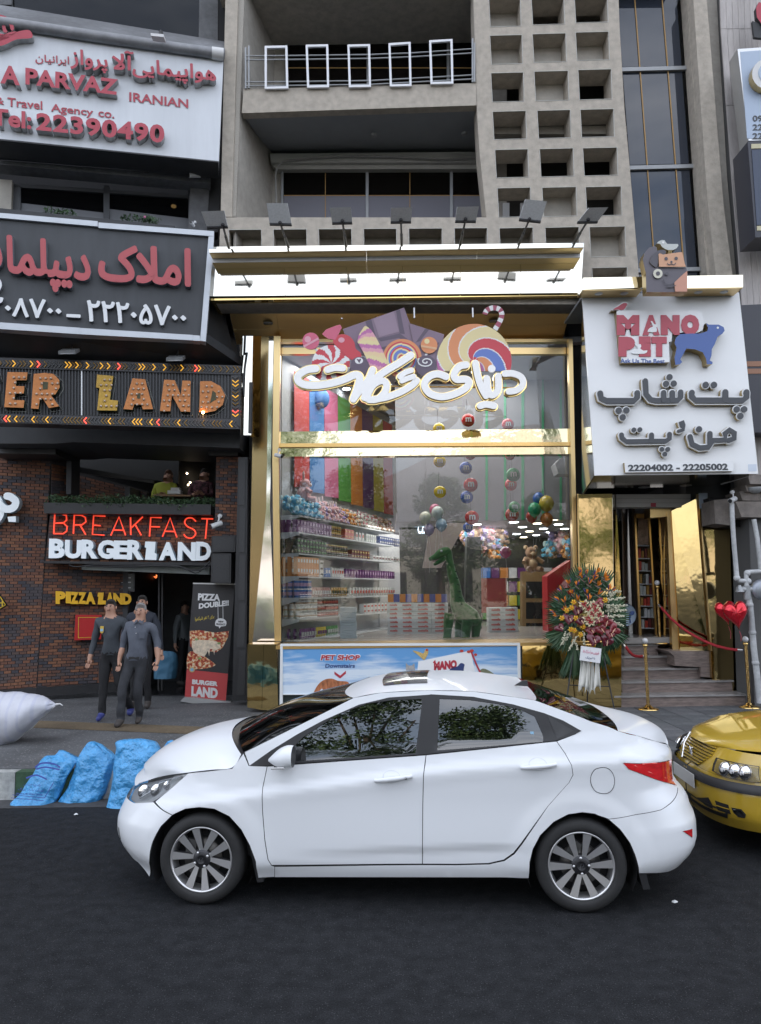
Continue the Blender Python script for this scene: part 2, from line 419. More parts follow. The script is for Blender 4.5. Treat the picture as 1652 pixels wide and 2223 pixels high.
for i in range(19):
 for j in range(9):
  x=-1.1+i*.4;y=ROADY+.42+j*.4
  o=obj('paving_slab',pm[random.randrange(3)],None,pave);o.location=(x+random.uniform(-.003,.003),y,ZS-.004+random.uniform(-.0015,.0015));o.rotation_euler=(random.uniform(-.004,.004),random.uniform(-.004,.004),0)
M_tact=mat('tactile_paving',(.15,.115,.075),.85,var=.2,scale=20,var2=.2)
mb=MB();a=PZ(0,1562,ZS);b=PZ(0,1580,ZS);c=PZ(430,1578,ZS);d=PZ(430,1597,ZS)
a2=c+(a-c)*3;b2=d+(b-d)*3
tdir=(c-a).normalized();tn=Vector((-tdir.y,tdir.x,0));wdt=.52
base=[a2,a2-tn*wdt,c-tn*wdt+tdir*.6,c+tdir*.6]
up=Vector((0,0,1))
mb.prism([p+up*.004 for p in base],(0,0,.004))
strip=tag(obj('tactile_strip',mb,M_tact,pave),label='brown ribbed guide strip')
for k in range(13):
 mb=MB();o_=-tn*(.03+k*.038);mb.prism([a2+o_+up*.0085,c+o_+tdir*.6+up*.0085,c+o_+tdir*.6-tn*.018+up*.0085,a2+o_-tn*.018+up*.0085],(0,0,.006));obj('tactile_rib',mb,M_tact,strip)
M_kg=mat('green_kerb_paint',(.035,.075,.04),.8,var=.3,scale=18,var2=.3);M_kw=mat('worn_white_kerb_paint',(.38,.39,.38),.85,var=.3,scale=14,var2=.4);M_kc=mat('bare_kerb',(.17,.17,.17),.9,var=.2,scale=20)
mb=MB();mb.bb(-40,40,ROADY+.14,ROADY+.199,-.2,ZS-.02);kerb=struct('kerb',mb,M_kc)
kx=PZ(60,1700,.1).x
for i in range(-9,14):
 mb=MB();x0=kx+i*.8;mb.bb(x0+.004,x0+.796,ROADY,ROADY+.139,-.1,ZS+.005);obj('kerb_stone',mb,M_kg if i%2==0 else M_kw,kerb)
mb=MB();mb.bb(-40,40,ROADY-.32,ROADY-.01,-.1,.004);struct('gutter',mb,mat('gutter_concrete',(.05,.05,.052),.9,var=.3,scale=12,var2=.3))
for px,py,s_,lab in((1465,1958,.022,'crumpled white scrap on asphalt by the rear wheel'),(165,1768,.022,'flat pale scrap on asphalt behind the blue bags')):
 p=PZ(px,py,.004);mb=MB();rows=[[p+Vector((s_*math.cos(t)*r_,s_*math.sin(t)*r_,.012*(1-r_)+random.uniform(0,.006)))for t in[k*1.05 for k in range(6)]]for r_ in(1,.5,.05)]
 mb.grid(rows,closed_u=True);single('paper_scrap',mb,M_white,lab,'litter')
mb=MB()
for k in range(900):
 x=random.uniform(-6,7);y=random.uniform(2.6,8.1);s_=random.uniform(.002,.006);mb.face([(x-s_,y,.003),(x,y-s_,.003+s_),(x+s_,y,.003)],0);mb.face([(x-s_,y,.003),(x,y-s_,.003+s_),(x,y+s_,.003)],0)
tag(obj('grit',mb,mat('pale_grit',(.12,.12,.12),.9)),'loose pale grit scattered on the asphalt',kind='stuff')
M_oil=mat('damp_patch',(.008,.0085,.0095),.9,spec=.1,var=.2,scale=20)
c0=PZ(1500,1962,.004);mb=MB();mb.face([c0+Vector((.5*math.cos(t)*(1+.3*noise.noise(Vector((math.cos(t)*2,math.sin(t)*2,1)))),.16*math.sin(t)*(1+.4*noise.noise(Vector((math.cos(t)*2,math.sin(t)*2,4)))),0))for t in[2*math.pi*k/40 for k in range(40)]])
# ================================================================ CONCRETE BUILDING
YF=12.0
FP=PY(YF)
cb=thing('office_building','grey pebble-dashed concrete office building with square openings above the sweet shop','building',(0.5,13,0))
c2=C(900,0,1100);c3=C(1900,0,1100)
def cbp(name,mb,m=None,**k):return obj(name,mb,m or M_conc,cb,**k)
mb=MB();slab(mb,FP,[(491,-80),(519,-80),(503,470),(479,470)],2.0);cbp('pillar',mb)
mb=MB();mb.hexa([P(519,-80,YF+.05),P(533,-80,YF+.05),P(512,470,YF+.05),P(503,470,YF+.05)],[P(519,-80,YF+.4),P(533,-80,YF+.4),P(512,470,YF+.4),P(503,470,YF+.4)]);cbp('pillar_rib',mb,mat('concrete_rib',(.39,.365,.325),.9,var=.2,scale=60))
YB=13.25
def strip_wall(name,a,b,m,th=.3):
 pass
mb=MB();mb.hexa([P(533,-80,YF+.06),P(600,-80,YB+.3),P(592,332,YB+.3),P(590,640,YB+.3),P(508,640,YF+.06)],
                   [P(525,-80,YF+.1),P(560,-80,YB+.4),P(556,332,YB+.4),P(550,640,YB+.4),P(503,640,YF+.1)]);cbp('reveal_wall',mb,mat('smooth_render',(.40,.375,.335),.9,var=.12,scale=8,var2=.2,bump=.2,bscale=60))
M_rend=MATS['smooth_render']
mb=MB();mb.prism([P(540,-150,YB+.31),P(1100,-150,YB+.31),P(1100,660,YB+.31),P(540,660,YB+.31)],(0,.5,0));cbp('back_wall',mb,M_rend)
def balc(yl,yr,yl2,yr2,ext=0):
 mb=MB();A=[P(528.6,yl,YF),P(1034,yr,YF),P(1036,yr2,YF),P(525,yl2,YF)]
 mb.prism(A,(0,.16,0));s=cbp('balcony_slab',mb)
 return A
A=balc(192.5,180,245,228)
zt=min(A[2].z,A[3].z)
stain=mat('rain_streaks',(.16,.15,.14),.95,var=.3,scale=12)
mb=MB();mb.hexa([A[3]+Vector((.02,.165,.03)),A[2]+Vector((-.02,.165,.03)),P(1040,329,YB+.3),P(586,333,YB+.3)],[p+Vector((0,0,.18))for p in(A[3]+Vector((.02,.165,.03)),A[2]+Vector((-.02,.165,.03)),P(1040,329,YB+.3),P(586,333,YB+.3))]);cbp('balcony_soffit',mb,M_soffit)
for x,y in((812,296),(1008,288)):
 q=P(x,y,12.7);q.z=zt+.02+(q.y-YF)*0;mb=MB();mb.lathe([(0,-.0),(.035,-.0),(.05,.005),(.055,.03)],(q.x,q.y,zt+.0),14);obj('soffit_lamp',mb,M_grey,cb)
mb=MB();mb.prism([P(586,333,YB+.06),P(1042,329,YB+.06),P(1043,352,YB+.06),P(588,353,YB+.06)],(0,.24,0));cbp('lintel',mb,mat('lintel_paint',(.45,.45,.43),.8,var=.06,scale=5))
mb=MB();mb.prism([P(588,353.5,YB+.14),P(1042,352.5,YB+.14),P(1044,366,YB+.14),P(600,367,YB+.14)],(0,.16,0));cbp('window_head',mb,MATS['lintel_paint'])
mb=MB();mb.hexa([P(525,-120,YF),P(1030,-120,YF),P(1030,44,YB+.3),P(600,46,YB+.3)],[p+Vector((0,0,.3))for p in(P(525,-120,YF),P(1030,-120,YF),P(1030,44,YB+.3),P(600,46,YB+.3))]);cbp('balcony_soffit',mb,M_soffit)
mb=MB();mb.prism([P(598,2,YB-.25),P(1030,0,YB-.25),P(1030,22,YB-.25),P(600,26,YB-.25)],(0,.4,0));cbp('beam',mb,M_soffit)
M_wdark=glass('bronze_glass',(.10,.085,.07),1.35,body=.35,bodycol=(.02,.017,.015));M_amber=mat('amber_strip',(.42,.25,.08),.5);M_lowband=mat('pale_lower_band',(.20,.20,.235),.9)
def window(pl,x0,y0,x1,y1,mull,fr=5,lean=0,parent=cb,glassm=None,frm=None,lower=None,amber=()):
 """aluminium window; returns its frame part"""
 mb=MB();f=frm or M_grey
 rslab(mb,pl.off(.06),x0-fr,y0-fr,x1+fr,y0,.1);rslab(mb,pl.off(.06),x0-fr,y1,x1+fr,y1+fr,.1)
 rslab(mb,pl.off(.058),x0-fr,y0,x0,y1,.1);rslab(mb,pl.off(.058),x1,y0,x1+fr,y1,.1)
 for m_ in mull:rslab(mb,pl.off(.05),m_-fr*.6,y0,m_+fr*.6,y1,.08)
 w_=obj('window',mb,f,parent);xs=[x0]+list(mull)+[x1]
 for i in range(len(xs)-1):
  mb=MB();rslab(mb,pl.off(.02),xs[i]+1,y0+.5,xs[i+1]-1,y1-.5,.01);obj('pane',mb,glassm or M_wdark,w_)
  if lower:mb=MB();rslab(mb,pl.off(.026),xs[i]+1,lower,xs[i+1]-1,y1-.5,.01);obj('lower_band',mb,M_lowband,w_)  # paler grey band over the lower part of each pane
 for a_ in amber:
  mb=MB();rslab(mb,pl.off(.035),*a_,.008);obj('amber_strip',mb,M_amber,w_)
 return w_
BP=PY(YB+.28)
window(BP,615,370,1052,500,[797,980],lower=424,amber=[(616,423,1045,424.5),(705.5,371,707,500),(889,371,890.5,500)])
window(BP,624,48,1040,300,[799,973],fr=5,amber=[(625,146,1030,147.5)])
mb=MB();mb.tube([P(602,500,YB),P(598,380,YB-.02),P(602,362,YB-.02),P(617,348,YB),P(680,342,YB),P(750,338,YB),P(860,340,YB),P(960,345,YB),P(1040,341,YB)],.016,6);tag(obj('drain_hose',mb,mat('grey_hose',(.3,.3,.29),.7),cb),'grey hose looped over the window')
hy=[(-5,158,-15,134),(212,380,193,357),(434,603,415,590),(662,825,650,812),(888,1052,878,1040),(1115,1285,1108,1277),(1352,1530,1345,1520),(1590,1770,1587,1765)]
hx=[([42,48,54,64,78,92,104,118],[225,235,243,258,270,285,300,314]),([293,300,310,328,342,357,375,392],[483,494,508,521,538,556,572,590]),([548,555,570,583,598,614,637,652],[740,748,763,777,798,822,845,858])]
holes=[]
blind_={(0,0),(0,1),(1,1),(2,1),(1,2),(1,5),(2,6),(0,6),(1,6),(0,7),(1,7),(2,7)}
half={(0,2),(2,2)}
for r_ in range(8):
 for c_ in range(3):
  l=hx[c_][0][r_];rr=hx[c_][1][r_];f=c_/2
  t=hy[r_][0]*(1-f)+hy[r_][2]*f;b=hy[r_][1]*(1-f)+hy[r_][3]*f;ln=9
  sl=5
  if r_==6 and c_<2:b=t+180
  pts=[c3(l,t),c3(rr,t-sl),c3(rr+ln-4,b-sl),c3(l+ln,b)]
  holes.append((pts,(c_,r_)in blind_,(c_,r_)in half))
for x0,x1 in((497,567),(594,665),(692,762.5),(790,860),(888,959),(987,1057)):
 holes.append(([(x0,499-(x0-497)*.007),(x1,498.5-(x0-497)*.007),(x1+1,566),(x0+1,566)],True,False))
outer=[(1027,-90),(1340,-90),(1345,60),(1356,240),(1369,385),(1385,572),(1390,660),(470,660),(479,471.5),(1056,471.5),(1041,330),(1035,228),(1028,0)]
loops=[[Vector((*p,0))for p in outer]]+[[Vector((*p,0))for p in h[0]]for h in holes]
flat=[p for l in loops for p in l];tri=geometry.tessellate_polygon(loops)
mb=MB();mb.v=[P(p.x,p.y,YF)for p in flat];mb.f=[list(t)for t in tri];mb.m=[0]*len(tri);mb.sm=[False]*len(tri)
k0=len(flat);mb.v+=[p+Vector((0,.42,0))for p in mb.v];m_=len(outer)
for i in range(m_):j=(i+1)%m_;mb.f.append([i,j,k0+j,k0+i]);mb.m.append(0);mb.sm.append(False)
cbp('openwork_wall',mb)
M_blind=mat('blind_panel',(.46,.435,.39),.9,var=.1,scale=6,var2=.25)
for pts,bl,hf in holes:
 mb=MB();A=[P(x,y,YF+.002)for x,y in pts];dep=.42 if not bl else .34
 B=[a_+Vector((0,dep,0))for a_ in A];c0=sum(A,Vector())/4
 for i in range(4):j=(i+1)%4;mb.face([A[i],B[i],B[j],A[j]],0)
 if bl:mb.face(B,2)
 if hf:mb.face([B[3],B[2],(B[2]+B[1])/2,(B[0]+B[3])/2],2)
 A2=[a_+(a_-c0)*.028 for a_ in A];fr=Vector((0,-.008,0))
 for i in range(4):j=(i+1)%4;mb.face([A2[i]+fr,A2[j]+fr,A[j]+fr,A[i]+fr],1);mb.face([A2[i]+fr,A2[j]+fr,A2[j],A2[i]],1);mb.face([A[i]+fr,A[j]+fr,A[j],A[i]],1)
 obj('square_opening',mb,[M_conc,M_trim,M_blind],cb)
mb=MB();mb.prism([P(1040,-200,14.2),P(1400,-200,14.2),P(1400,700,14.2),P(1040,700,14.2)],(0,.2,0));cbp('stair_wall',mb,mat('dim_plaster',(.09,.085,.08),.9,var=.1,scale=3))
for y in(80,290,505):
 mb=MB();mb.hexa([P(1050,y,YF+.45),P(1390,y,YF+.45),P(1390,y+60,14.1),P(1050,y+60,14.1)],[p+Vector((0,0,.15))for p in(P(1050,y,YF+.45),P(1390,y,YF+.45),P(1390,y+60,14.1),P(1050,y+60,14.1))]);cbp('floor_slab',mb,M_rend)
M_white2=mat('white_frame_paint',(.62,.62,.62),.5)
mb=MB();rslab(mb,PY(13.2),1092,440,1106,470,.06);rslab(mb,PY(13.2),1130,440,1135,470,.06);obj('room_window_frame',mb,M_white2,cb)
mb=MB();mb.tube([P(1206,383,12.3),P(1203,374,12.3),P(1197,374,12.3),P(1196,382,12.3)],.012,6);mb.tube([P(1205,383,12.3),P(1209,374,12.3),P(1214,375,12.3),P(1213,382,12.3)],.012,6);mb.ball(P(1206,386,12.3),.035);
M_rail=mat('white_rail_paint',(.72,.73,.76),.4)
rail=thing('balcony_railing','balcony railing of five upright white rectangles on thin steel bars','railing',P(780,190,YF));RP=PY(YF-.06)
for x0,y0,x1,y1 in((215,270,355,524),(458,263,597,517),(705,262,845,515),(948,254,1085,510),(1189,237,1333,496)):
 mb=MB();(a0,b0),(a1,b1)=c2(x0,y0),c2(x1,y1);t=4.6;sl=(-1 if x0<900 else-3)
 q=[(a0,b0),(a1-2,b0+sl),(a1,b1-1),(a0+(0 if x0<400 else 3),b1)]
 qi=[(q[0][0]+t,q[0][1]+t),(q[1][0]-t,q[1][1]+t),(q[2][0]-t,q[2][1]-t),(q[3][0]+t,q[3][1]-t)]
 for i in range(4):j=(i+1)%4;slab(mb,RP,[q[i],q[j],qi[j],qi[i]],.035)
 obj('white_rectangle',mb,M_rail,rail)
for yl,yr in((330,287),(353,312),(484,442),(507,466)):
 mb=MB();pts=[c2(x,y)for x,y in((105,yl),(400,yl-2),(700,yl-6),(850,yl-8),(1100,yl-18 if yl<400 else yl-22),(1448,yr+1))];mb.tube([P(x,y,YF-.03)for x,y in pts],.011,6);obj('bar',mb,M_grey,rail)
for(x,ya,yb)in((103,282,524),(122,272,522),(1446,228,486),(1457,255,485)):
 mb=MB();mb.tube([P(*c2(x,ya),YF-.02),P(*c2(x,yb),YF-.02)],.018,6);obj('end_post',mb,M_grey,rail)
M_blue=glass('blue_curtain_glass',(.05,.055,.07),1.75,body=.75,bodycol=(.04,.05,.072))
YG=12.35;GP=PY(YG)
cw=obj('curtain_frame',MB().prism([P(1330,-90,YG+.12),P(1530,-90,YG+.12),P(1545,660,YG+.12),P(1350,660,YG+.12)],(0,.1,0)),M_dark,cb)
def gx(x,y):return c3(x,y)
rows=[(-60,395),(420,975),(1003,1590),(1608,1760)]
def xl(y):return 800+y*.0775 if y<1000 else 877+(y-1000)*.083
def xr(y):return 1152+y*.075
for a_,b_ in rows:
 mb=MB();slab(mb,GP,[gx(xl(a_),a_),gx(xr(a_),a_),gx(xr(b_),b_-8),gx(xl(b_),b_)],.01);obj('glass_pane',mb,M_blue,cw)
 mb=MB();slab(mb,GP,[gx(xr(a_)+2,a_),gx(xr(a_)+40,a_),gx(xr(b_)+40,b_-10),gx(xr(b_)+2,b_-8)],.01);obj('dark_pane',mb,M_panedark,cw)
for y in(407,989,1598):
 mb=MB();slab(mb,GP.off(.05),[gx(xl(y)-4,y-10),gx(xr(y)+42,y-20),gx(xr(y)+42,y+2),gx(xl(y)-4,y+13)],.06);obj('transom',mb,M_grey,cw)
for x0,x1 in((898,1020),(1060,1192)):
 mb=MB();slab(mb,GP.off(.02),[gx(x0,-60),gx(x0+6,-60),gx(x1+8,1590),gx(x1+2,1590)],.015);obj('gold_strip',mb,M_amber,cw)
mb=MB();slab(mb,GP.off(.12),[gx(1190,-60),gx(1205,-60),gx(1325,1600),gx(1340,1760),gx(1322,1760),gx(1308,1600)],.2);obj('edge_mullion',mb,M_grey,cw)
mb=MB();slab(mb,PY(YF+.1),[gx(1208,-80),gx(1245,-80),gx(1335,1200),gx(1385,1700),gx(1345,1700),gx(1328,1600)],.5);cbp('side_column',mb)
mb=MB();slab(mb,PY(YF-.12),[gx(1246,-80),gx(1325,-80),gx(1430,1200),gx(1500,1760),gx(1400,1760),gx(1337,1200)],.7);cbp('side_column',mb)
mb=MB();slab(mb,PY(YF+.05),[gx(1326,-80),gx(1392,-80),gx(1468,1000),gx(1535,1760),gx(1502,1760),gx(1431,1200)],.6);cbp('side_column',mb,M_rend)
mb=MB();mb.bb(-2.7,5.2,12.0,13.9,12.55,19.5);cbp('unseen_shading_storeys',mb)  # unseen storeys, added tall to keep the sun off the street
mb=MB();mb.bb(-2.7,5.2,14.4,22,6.6,19.4);cbp('rear_body',mb)
# ================================================================ RESTAURANT BUILDING (left)
A12=R(12.5)
k1=C(0,0,1000);k4=C(0,900,1000);k2=C(0,1850,1000)
rb=thing('restaurant_building','dark restaurant building with brown brick ground floor at the left','building',(-5,14,0))
def rbp(name,mb,m,**k):return obj(name,mb,m,rb,**k)
M_rfr=mat('red_sign_face',(.40,.045,.07),.45,var=.08,scale=5);M_steel=mat('letter_return_steel',(.36,.36,.36),.4,.5,var=.25,scale=12)
M_bgrey=mat('stained_grey_concrete',(.15,.155,.165),.85,var=.2,scale=10,var2=.3)
M_dk2=mat('charcoal_cladding',(.03,.032,.036),.6,var=.2,scale=4)
mb=MB();mb.bb(-40,-2.75,16.5,22,0,19.5);rbp('rear_body',mb,M_dk2)
mb=MB();mb.bb(-40,-2.72,13.0,14.4,13.4,19.5);rbp('unseen_shading_storeys',mb,M_dk2)  # out-of-view block added so the street stays in shade
mb=MB();mb.bb(-2.30,-2.2,13.2,16.5,ZS,13.4);rbp('party_wall',mb,M_dk2)
mb=MB();mb.bb(-12,-2.3,15.2,15.4,5.0,13.4);rbp('back_wall',mb,M_dark)
LP=PA(475,350,11.75,A12)
LB=LP.off(-1.1)
mb=MB();slab(mb,LB.off(.3),[k1(1300,-100),k1(1420,-60),k1(1418,262),k1(1294,242)],.4);rbp('pillar',mb,M_bgrey)
mb=MB();slab(mb,LB.off(.29),[k1(1420,-60),k1(1478,-60),k1(1455,345),k1(1418,300)],.3);rbp('pillar_side',mb,M_dark)
mb=MB();slab(mb,LB,[k1(-60,-60),k1(75,-60),k1(75,30),k1(-60,25)],.4);rbp('pillar',mb,M_bgrey)
mb=MB();slab(mb,LB.off(-.1),[k1(75,-60),k1(1300,-60),k1(1300,250),k1(-60,100)],.03);rbp('window_pane',mb,M_panedark)
mb=MB();mb.hexa([LP.off(.05)(*k1(-90,125)),LP.off(.05)(*k1(1462,345)),LP.off(.05)(*k1(1462,385)),LP.off(.05)(*k1(-90,165))],[LB.off(.4)(*k1(-90,15)),LB.off(.4)(*k1(1470,270)),LB.off(.4)(*k1(1470,300)),LB.off(.4)(*k1(-90,45))]);rbp('canopy_hood',mb,M_bgrey)
s1=thing('travel_agency_sign','big white airline agency board with raised red Persian and English letters, top left','sign',LP(240,345))
M_board=mat('weathered_white_board',(.66,.69,.73),.6,var=.05,scale=6,var2=.1,stretch=(1,1,.12))
mb=MB();slab(mb,LP,[k1(-90,150),k1(1455,383),k1(1425,1048),k1(-90,893)],.5);obj('board',mb,M_board,s1)
mb=MB();mb.tube([LP.off(.06)(*k1(-90,130)),LP.off(.06)(*k1(700,248)),LP.off(.06)(*k1(1440,352))],.085,12);obj('top_roll',mb,mat('dirty_zinc',(.23,.235,.25),.5,.2,var=.2,scale=6,var2=.2),s1)
mb=MB();mb.tube([LP.off(.06)(*k1(1380,344)),LP.off(.06)(*k1(1456,354))],.095,12);obj('roll_end',mb,M_white2,s1)
mb=MB();slab(mb,LP.off(.01),[k1(-90,893),k1(1425,1048),k1(1425,1056),k1(-90,903)],.5);obj('bottom_edge',mb,M_dk2,s1)
def kq(k,*p):return[(k(*q))for q in p]
def L4(k,pl,tl,tr,br,bl):
 q=QL();q.pl=pl;q.q=[k(*p)for p in(tl,tr,br,bl)];return q
RS=[M_rfr,M_steel]
letter(fa('هواپیمایی'),L4(k1,LP,(862,378),(1408,430),(1408,566),(862,512)),.13,RS,s1,bold=.03,n=LP.n)
letter(fa('آلا'),L4(k1,LP,(728,322),(872,336),(868,462),(728,450)),.13,RS,s1,bold=.03,n=LP.n)
letter(fa('پرواز'),L4(k1,LP,(458,312),(702,350),(702,480),(458,458)),.13,RS,s1,bold=.03,n=LP.n)
letter(fa('ایرانیان'),L4(k1,LP,(230,350),(450,366),(450,430),(230,412)),.012,RS,s1,bold=.015,n=LP.n)
letter('A',L4(k1,LP,(2,418),(130,436),(130,556),(2,540)),.12,RS,s1,bold=.035,n=LP.n)
letter('PARVAZ',L4(k1,LP,(165,438),(768,515),(764,618),(165,548)),.12,RS,s1,bold=.035,n=LP.n)
letter('IRANIAN',L4(k1,LP,(842,598),(1226,645),(1226,702),(842,658)),.012,RS,s1,bold=.02,n=LP.n)
letter('&',L4(k1,LP,(-28,628),(26,634),(26,680),(-28,676)),.012,RS,s1,bold=.015,n=LP.n)
letter('Travel',L4(k1,LP,(48,632),(275,658),(275,712),(48,690)),.012,RS,s1,bold=.015,n=LP.n)
letter('Agency',L4(k1,LP,(332,672),(606,706),(606,768),(332,738)),.012,RS,s1,bold=.015,n=LP.n)
letter('co.',L4(k1,LP,(640,722),(745,732),(745,770),(640,758)),.012,RS,s1,bold=.015,n=LP.n)
letter('Tel:',L4(k1,LP,(-55,700),(205,728),(205,842),(-55,812)),.13,RS,s1,bold=.03,n=LP.n)
letter('22390490',L4(k1,LP,(235,730),(1072,812),(1070,934),(235,848)),.13,RS,s1,bold=.035,n=LP.n,spacing=1.08)
for pts in([(-60,240),(60,260),(140,236),(205,232),(220,280),(120,290),(30,330),(-60,330)],[(-60,275),(0,300),(60,285),(120,245),(90,240),(20,262),(-60,255)],[(0,130),(50,142),(90,178),(104,222),(86,232),(70,190),(30,160),(0,155)],[(25,200),(35,172),(50,215),(60,235),(35,238)]):
 mb=MB();cutout(mb,LP,[k1(*p)for p in pts],0,.12 if len(pts)>5 else .1,0,1,smooth=3);obj('bird_emblem',mb,RS,s1)
mb=MB();mb.prism([LP.off(.62)(*k1(996,250)),LP.off(.62)(*k1(1080,258)),LP.off(.62)(*k1(1080,276)),LP.off(.62)(*k1(998,268))],(0,-.12,0));mb.tube([LP.off(.55)(*k1(1055,258)),LP.off(.1)(*k1(1048,205))],.03,6,1)
single('floodlight',mb,[M_white2,M_blk],'slim white floodlight reaching over the airline agency board','lamp')
mb=MB();slab(mb,LB.off(.5),[k1(-90,1035),k1(1372,1150),k1(1370,1192),k1(-90,1062)],.3);rbp('beam',mb,M_bgrey)
mb=MB();mb.hexa([LP.off(-.3)(*k1(-90,930)),LP.off(-.3)(*k1(1425,1062)),LB.off(.5)(*k1(1372,1148)),LB.off(.5)(*k1(-90,1030))],[p+Vector((0,0,.1))for p in(LP.off(-.3)(*k1(-90,930)),LP.off(-.3)(*k1(1425,1062)),LB.off(.5)(*k1(1372,1148)),LB.off(.5)(*k1(-90,1030)))]);rbp('soffit',mb,M_dk2)
mb=MB();slab(mb,LB.off(.06),[k1(-90,960),k1(450,1005),k1(450,1030),k1(-90,985)],.05);rbp('timber_strip',mb,mat('dark_timber',(.07,.045,.02),.6,var=.2,scale=10))
mb=MB();slab(mb,LB.off(.3),[k1(1240,1165),k1(1366,1175),k1(1348,1500),k1(1225,1490)],.4);rbp('pillar',mb,M_bgrey)
mb=MB();slab(mb,LB.off(.26),[k1(1366,1130),k1(1440,1130),k1(1420,1510),k1(1348,1510)],.3);rbp('pillar_side',mb,M_dk2)
mb=MB();slab(mb,LB.off(.2),[k1(-90,1158),k1(78,1172),k1(72,1372),k1(-90,1360)],.4);rbp('render_panel',mb,M_blind)
M_pane2=glass('tinted_pane',(.12,.12,.13),1.4,body=.4,bodycol=(.012,.012,.014));M_frost=mat('frosted_film',(.17,.18,.2),.6)
fr_=[[(80,1190),(1240,1270),(1240,1290),(80,1215)]]+[[(a,1205),(b,1208),(b,1480),(a,1480)]for a,b in((82,134),(674,712),(1226,1240))]
mb=MB()
for q in fr_:slab(mb,LB.off(.1),[k1(*p)for p in q],.08)
wf=rbp('window_frame',mb,mat('slate_frame',(.06,.065,.075),.5))
for a,b in((134,674),(712,1226)):
 ya=1225+(a-134)*.068;yb=1225+(b-134)*.068
 mb=MB();slab(mb,LB.off(.05),[k1(a,ya),k1(b,yb),k1(b,yb+122),k1(a,ya+95)],.02);obj('pane',mb,M_pane2,wf)
 mb=MB();slab(mb,LB.off(.05),[k1(a,ya+95),k1(b,yb+122),k1(b,1490),k1(a,1430)],.02);obj('frosted_pane',mb,M_frost,wf)
mb=MB();mb.ball(LB.off(-.6)(*k1(1131,1342)),(.05,.05,.03));rbp('ceiling_light',mb,mat('warm_lamp',(1,.62,.2),emit=8))
def leafball(mb,c,r,n,size,rnd=random,flat=1.0):
 for i in range(n):
  d=Vector((rnd.gauss(0,1),rnd.gauss(0,1),rnd.gauss(0,1))).normalized();p=c+Vector((d.x*r[0],d.y*r[1],d.z*r[2]))*rnd.uniform(.5,1)
  a=Vector((rnd.uniform(-1,1),rnd.uniform(-1,1),rnd.uniform(-.3,1))).normalized();b=a.cross(Vector((rnd.uniform(-1,1),rnd.uniform(-1,1),rnd.uniform(-1,1)))).normalized()
  s_=size*rnd.uniform(.7,1.3);mb.face([p-a*s_,p+b*s_*.4,p+a*s_,p-b*s_*.4],rnd.choice((0,0,1,2)))
M_leaf=[mat('leaf_a',(.05,.10,.04),.5,var=.2,scale=4),mat('leaf_b',(.07,.13,.06),.5),mat('leaf_c',(.035,.07,.035),.5)]
mb=MB();slab(mb,LP.off(-.25),[k1(-90,1345),k1(1140,1470),k1(1140,1495),k1(-90,1420)],.35);rbp('planter_box',mb,M_dk2)
for x,y,lab in((340,1375,'small trailing plant'),(440,1385,'small trailing plant'),(850,1418,'tuft'),(940,1425,'tuft'),(985,1435,'tuft')):
 mb=MB();leafball(mb,LP.off(-.35)(*k1(x,y)),(.17,.1,.06),70,.03)
 mb.v.append(mb.v[0]);single('plant',mb,M_leaf,{340:'left of two low green plants on the dark ledge above the real estate board',440:'second low green plant on the ledge above the board, beside the leftmost one',850:'small green tuft on the ledge near the middle window mullion',940:'small green tuft with a pink bloom on the ledge',985:'rightmost small green tuft on the ledge above the board'}[x],'plant')
mb=MB();q=LP.off(-.2)(*k1(943,1412));mb.ball(q,.022,6,4);single('flower',mb,mat('pink_petal',(.55,.15,.3),.6),'tiny pink bloom above the ledge plants','flower')
def bullet_cam(px,py,pl,d,s_,lab,ang=0):
 q=pl(px,py);mb=MB();ax=Vector(d).normalized();a=q;b=q+ax*s_
 mb.tube([b,a],s_*.24,10);mb.tube([a+ax*s_*.35+Vector((0,0,s_*.1)),a+ax*s_*.35+Vector((.02,.05,s_*.75))],s_*.08,6);mb.tube([a+ax*s_*.35+Vector((.02,.05,s_*.75)),a+ax*s_*.35+Vector((.02,.09,s_*.78))],s_*.2,8)
 mb.tube([b+ax*.002,b+ax*.006],s_*.2,10,1)
 o=single('security_camera',mb,[M_cam,M_blk],lab,'camera');return o
M_cam=mat('camera_shell',(.6,.61,.62),.3)
bullet_cam(434,379,LP.off(-.5),(-.8,-.5,-.3),.2,'silver bullet security camera hanging under the right end of the white airline board')
bullet_cam(421,490,LP.off(-.2),(-.2,-.8,.1),.1,'tiny cream camera at the foot of the grey pillar by the ledge')
s2=thing('real_estate_sign','charcoal board with raised red Persian letters and white Persian digits in an aluminium frame','sign',LP(220,735))
SP=PA(452,700,11.72,A12)
M_sgrey=mat('charcoal_board',(.055,.06,.068),.6,var=.15,scale=4,var2=.15,stretch=(1,1,.2))
mb=MB();slab(mb,SP,[k4(-90,-70),k4(1362,55),k4(1308,705),k4(-90,620)],.45);obj('board',mb,M_sgrey,s2)
M_fr=mat('aluminium_frame',(.50,.53,.57),.4,.25,var=.05,scale=4)
for q in([(-90,-110),(636,-48),(636,-14),(-90,-78)],[(641,-40),(1394,17),(1394,50),(641,-5)],[(1358,51),(1394,51),(1340,736),(1303,730)],[(-90,605),(520,646),(520,688),(-90,648)],[(521,647),(1256,693),(1256,728),(521,688)],[(1257,694),(1302,698),(1302,732),(1257,729)]):
 mb=MB();slab(mb,SP.off(.05),[k4(*p)for p in q],.5);obj('frame_bar',mb,M_fr,s2)
S2=[mat('red_letter_face',(.42,.07,.08),.4),mat('letter_side_blue_grey',(.17,.19,.22),.5)]
letter(fa('املاک'),L4(k4,SP,(640,92),(1247,130),(1244,388),(638,340)),.1,S2,s2,bold=.045,n=SP.n)
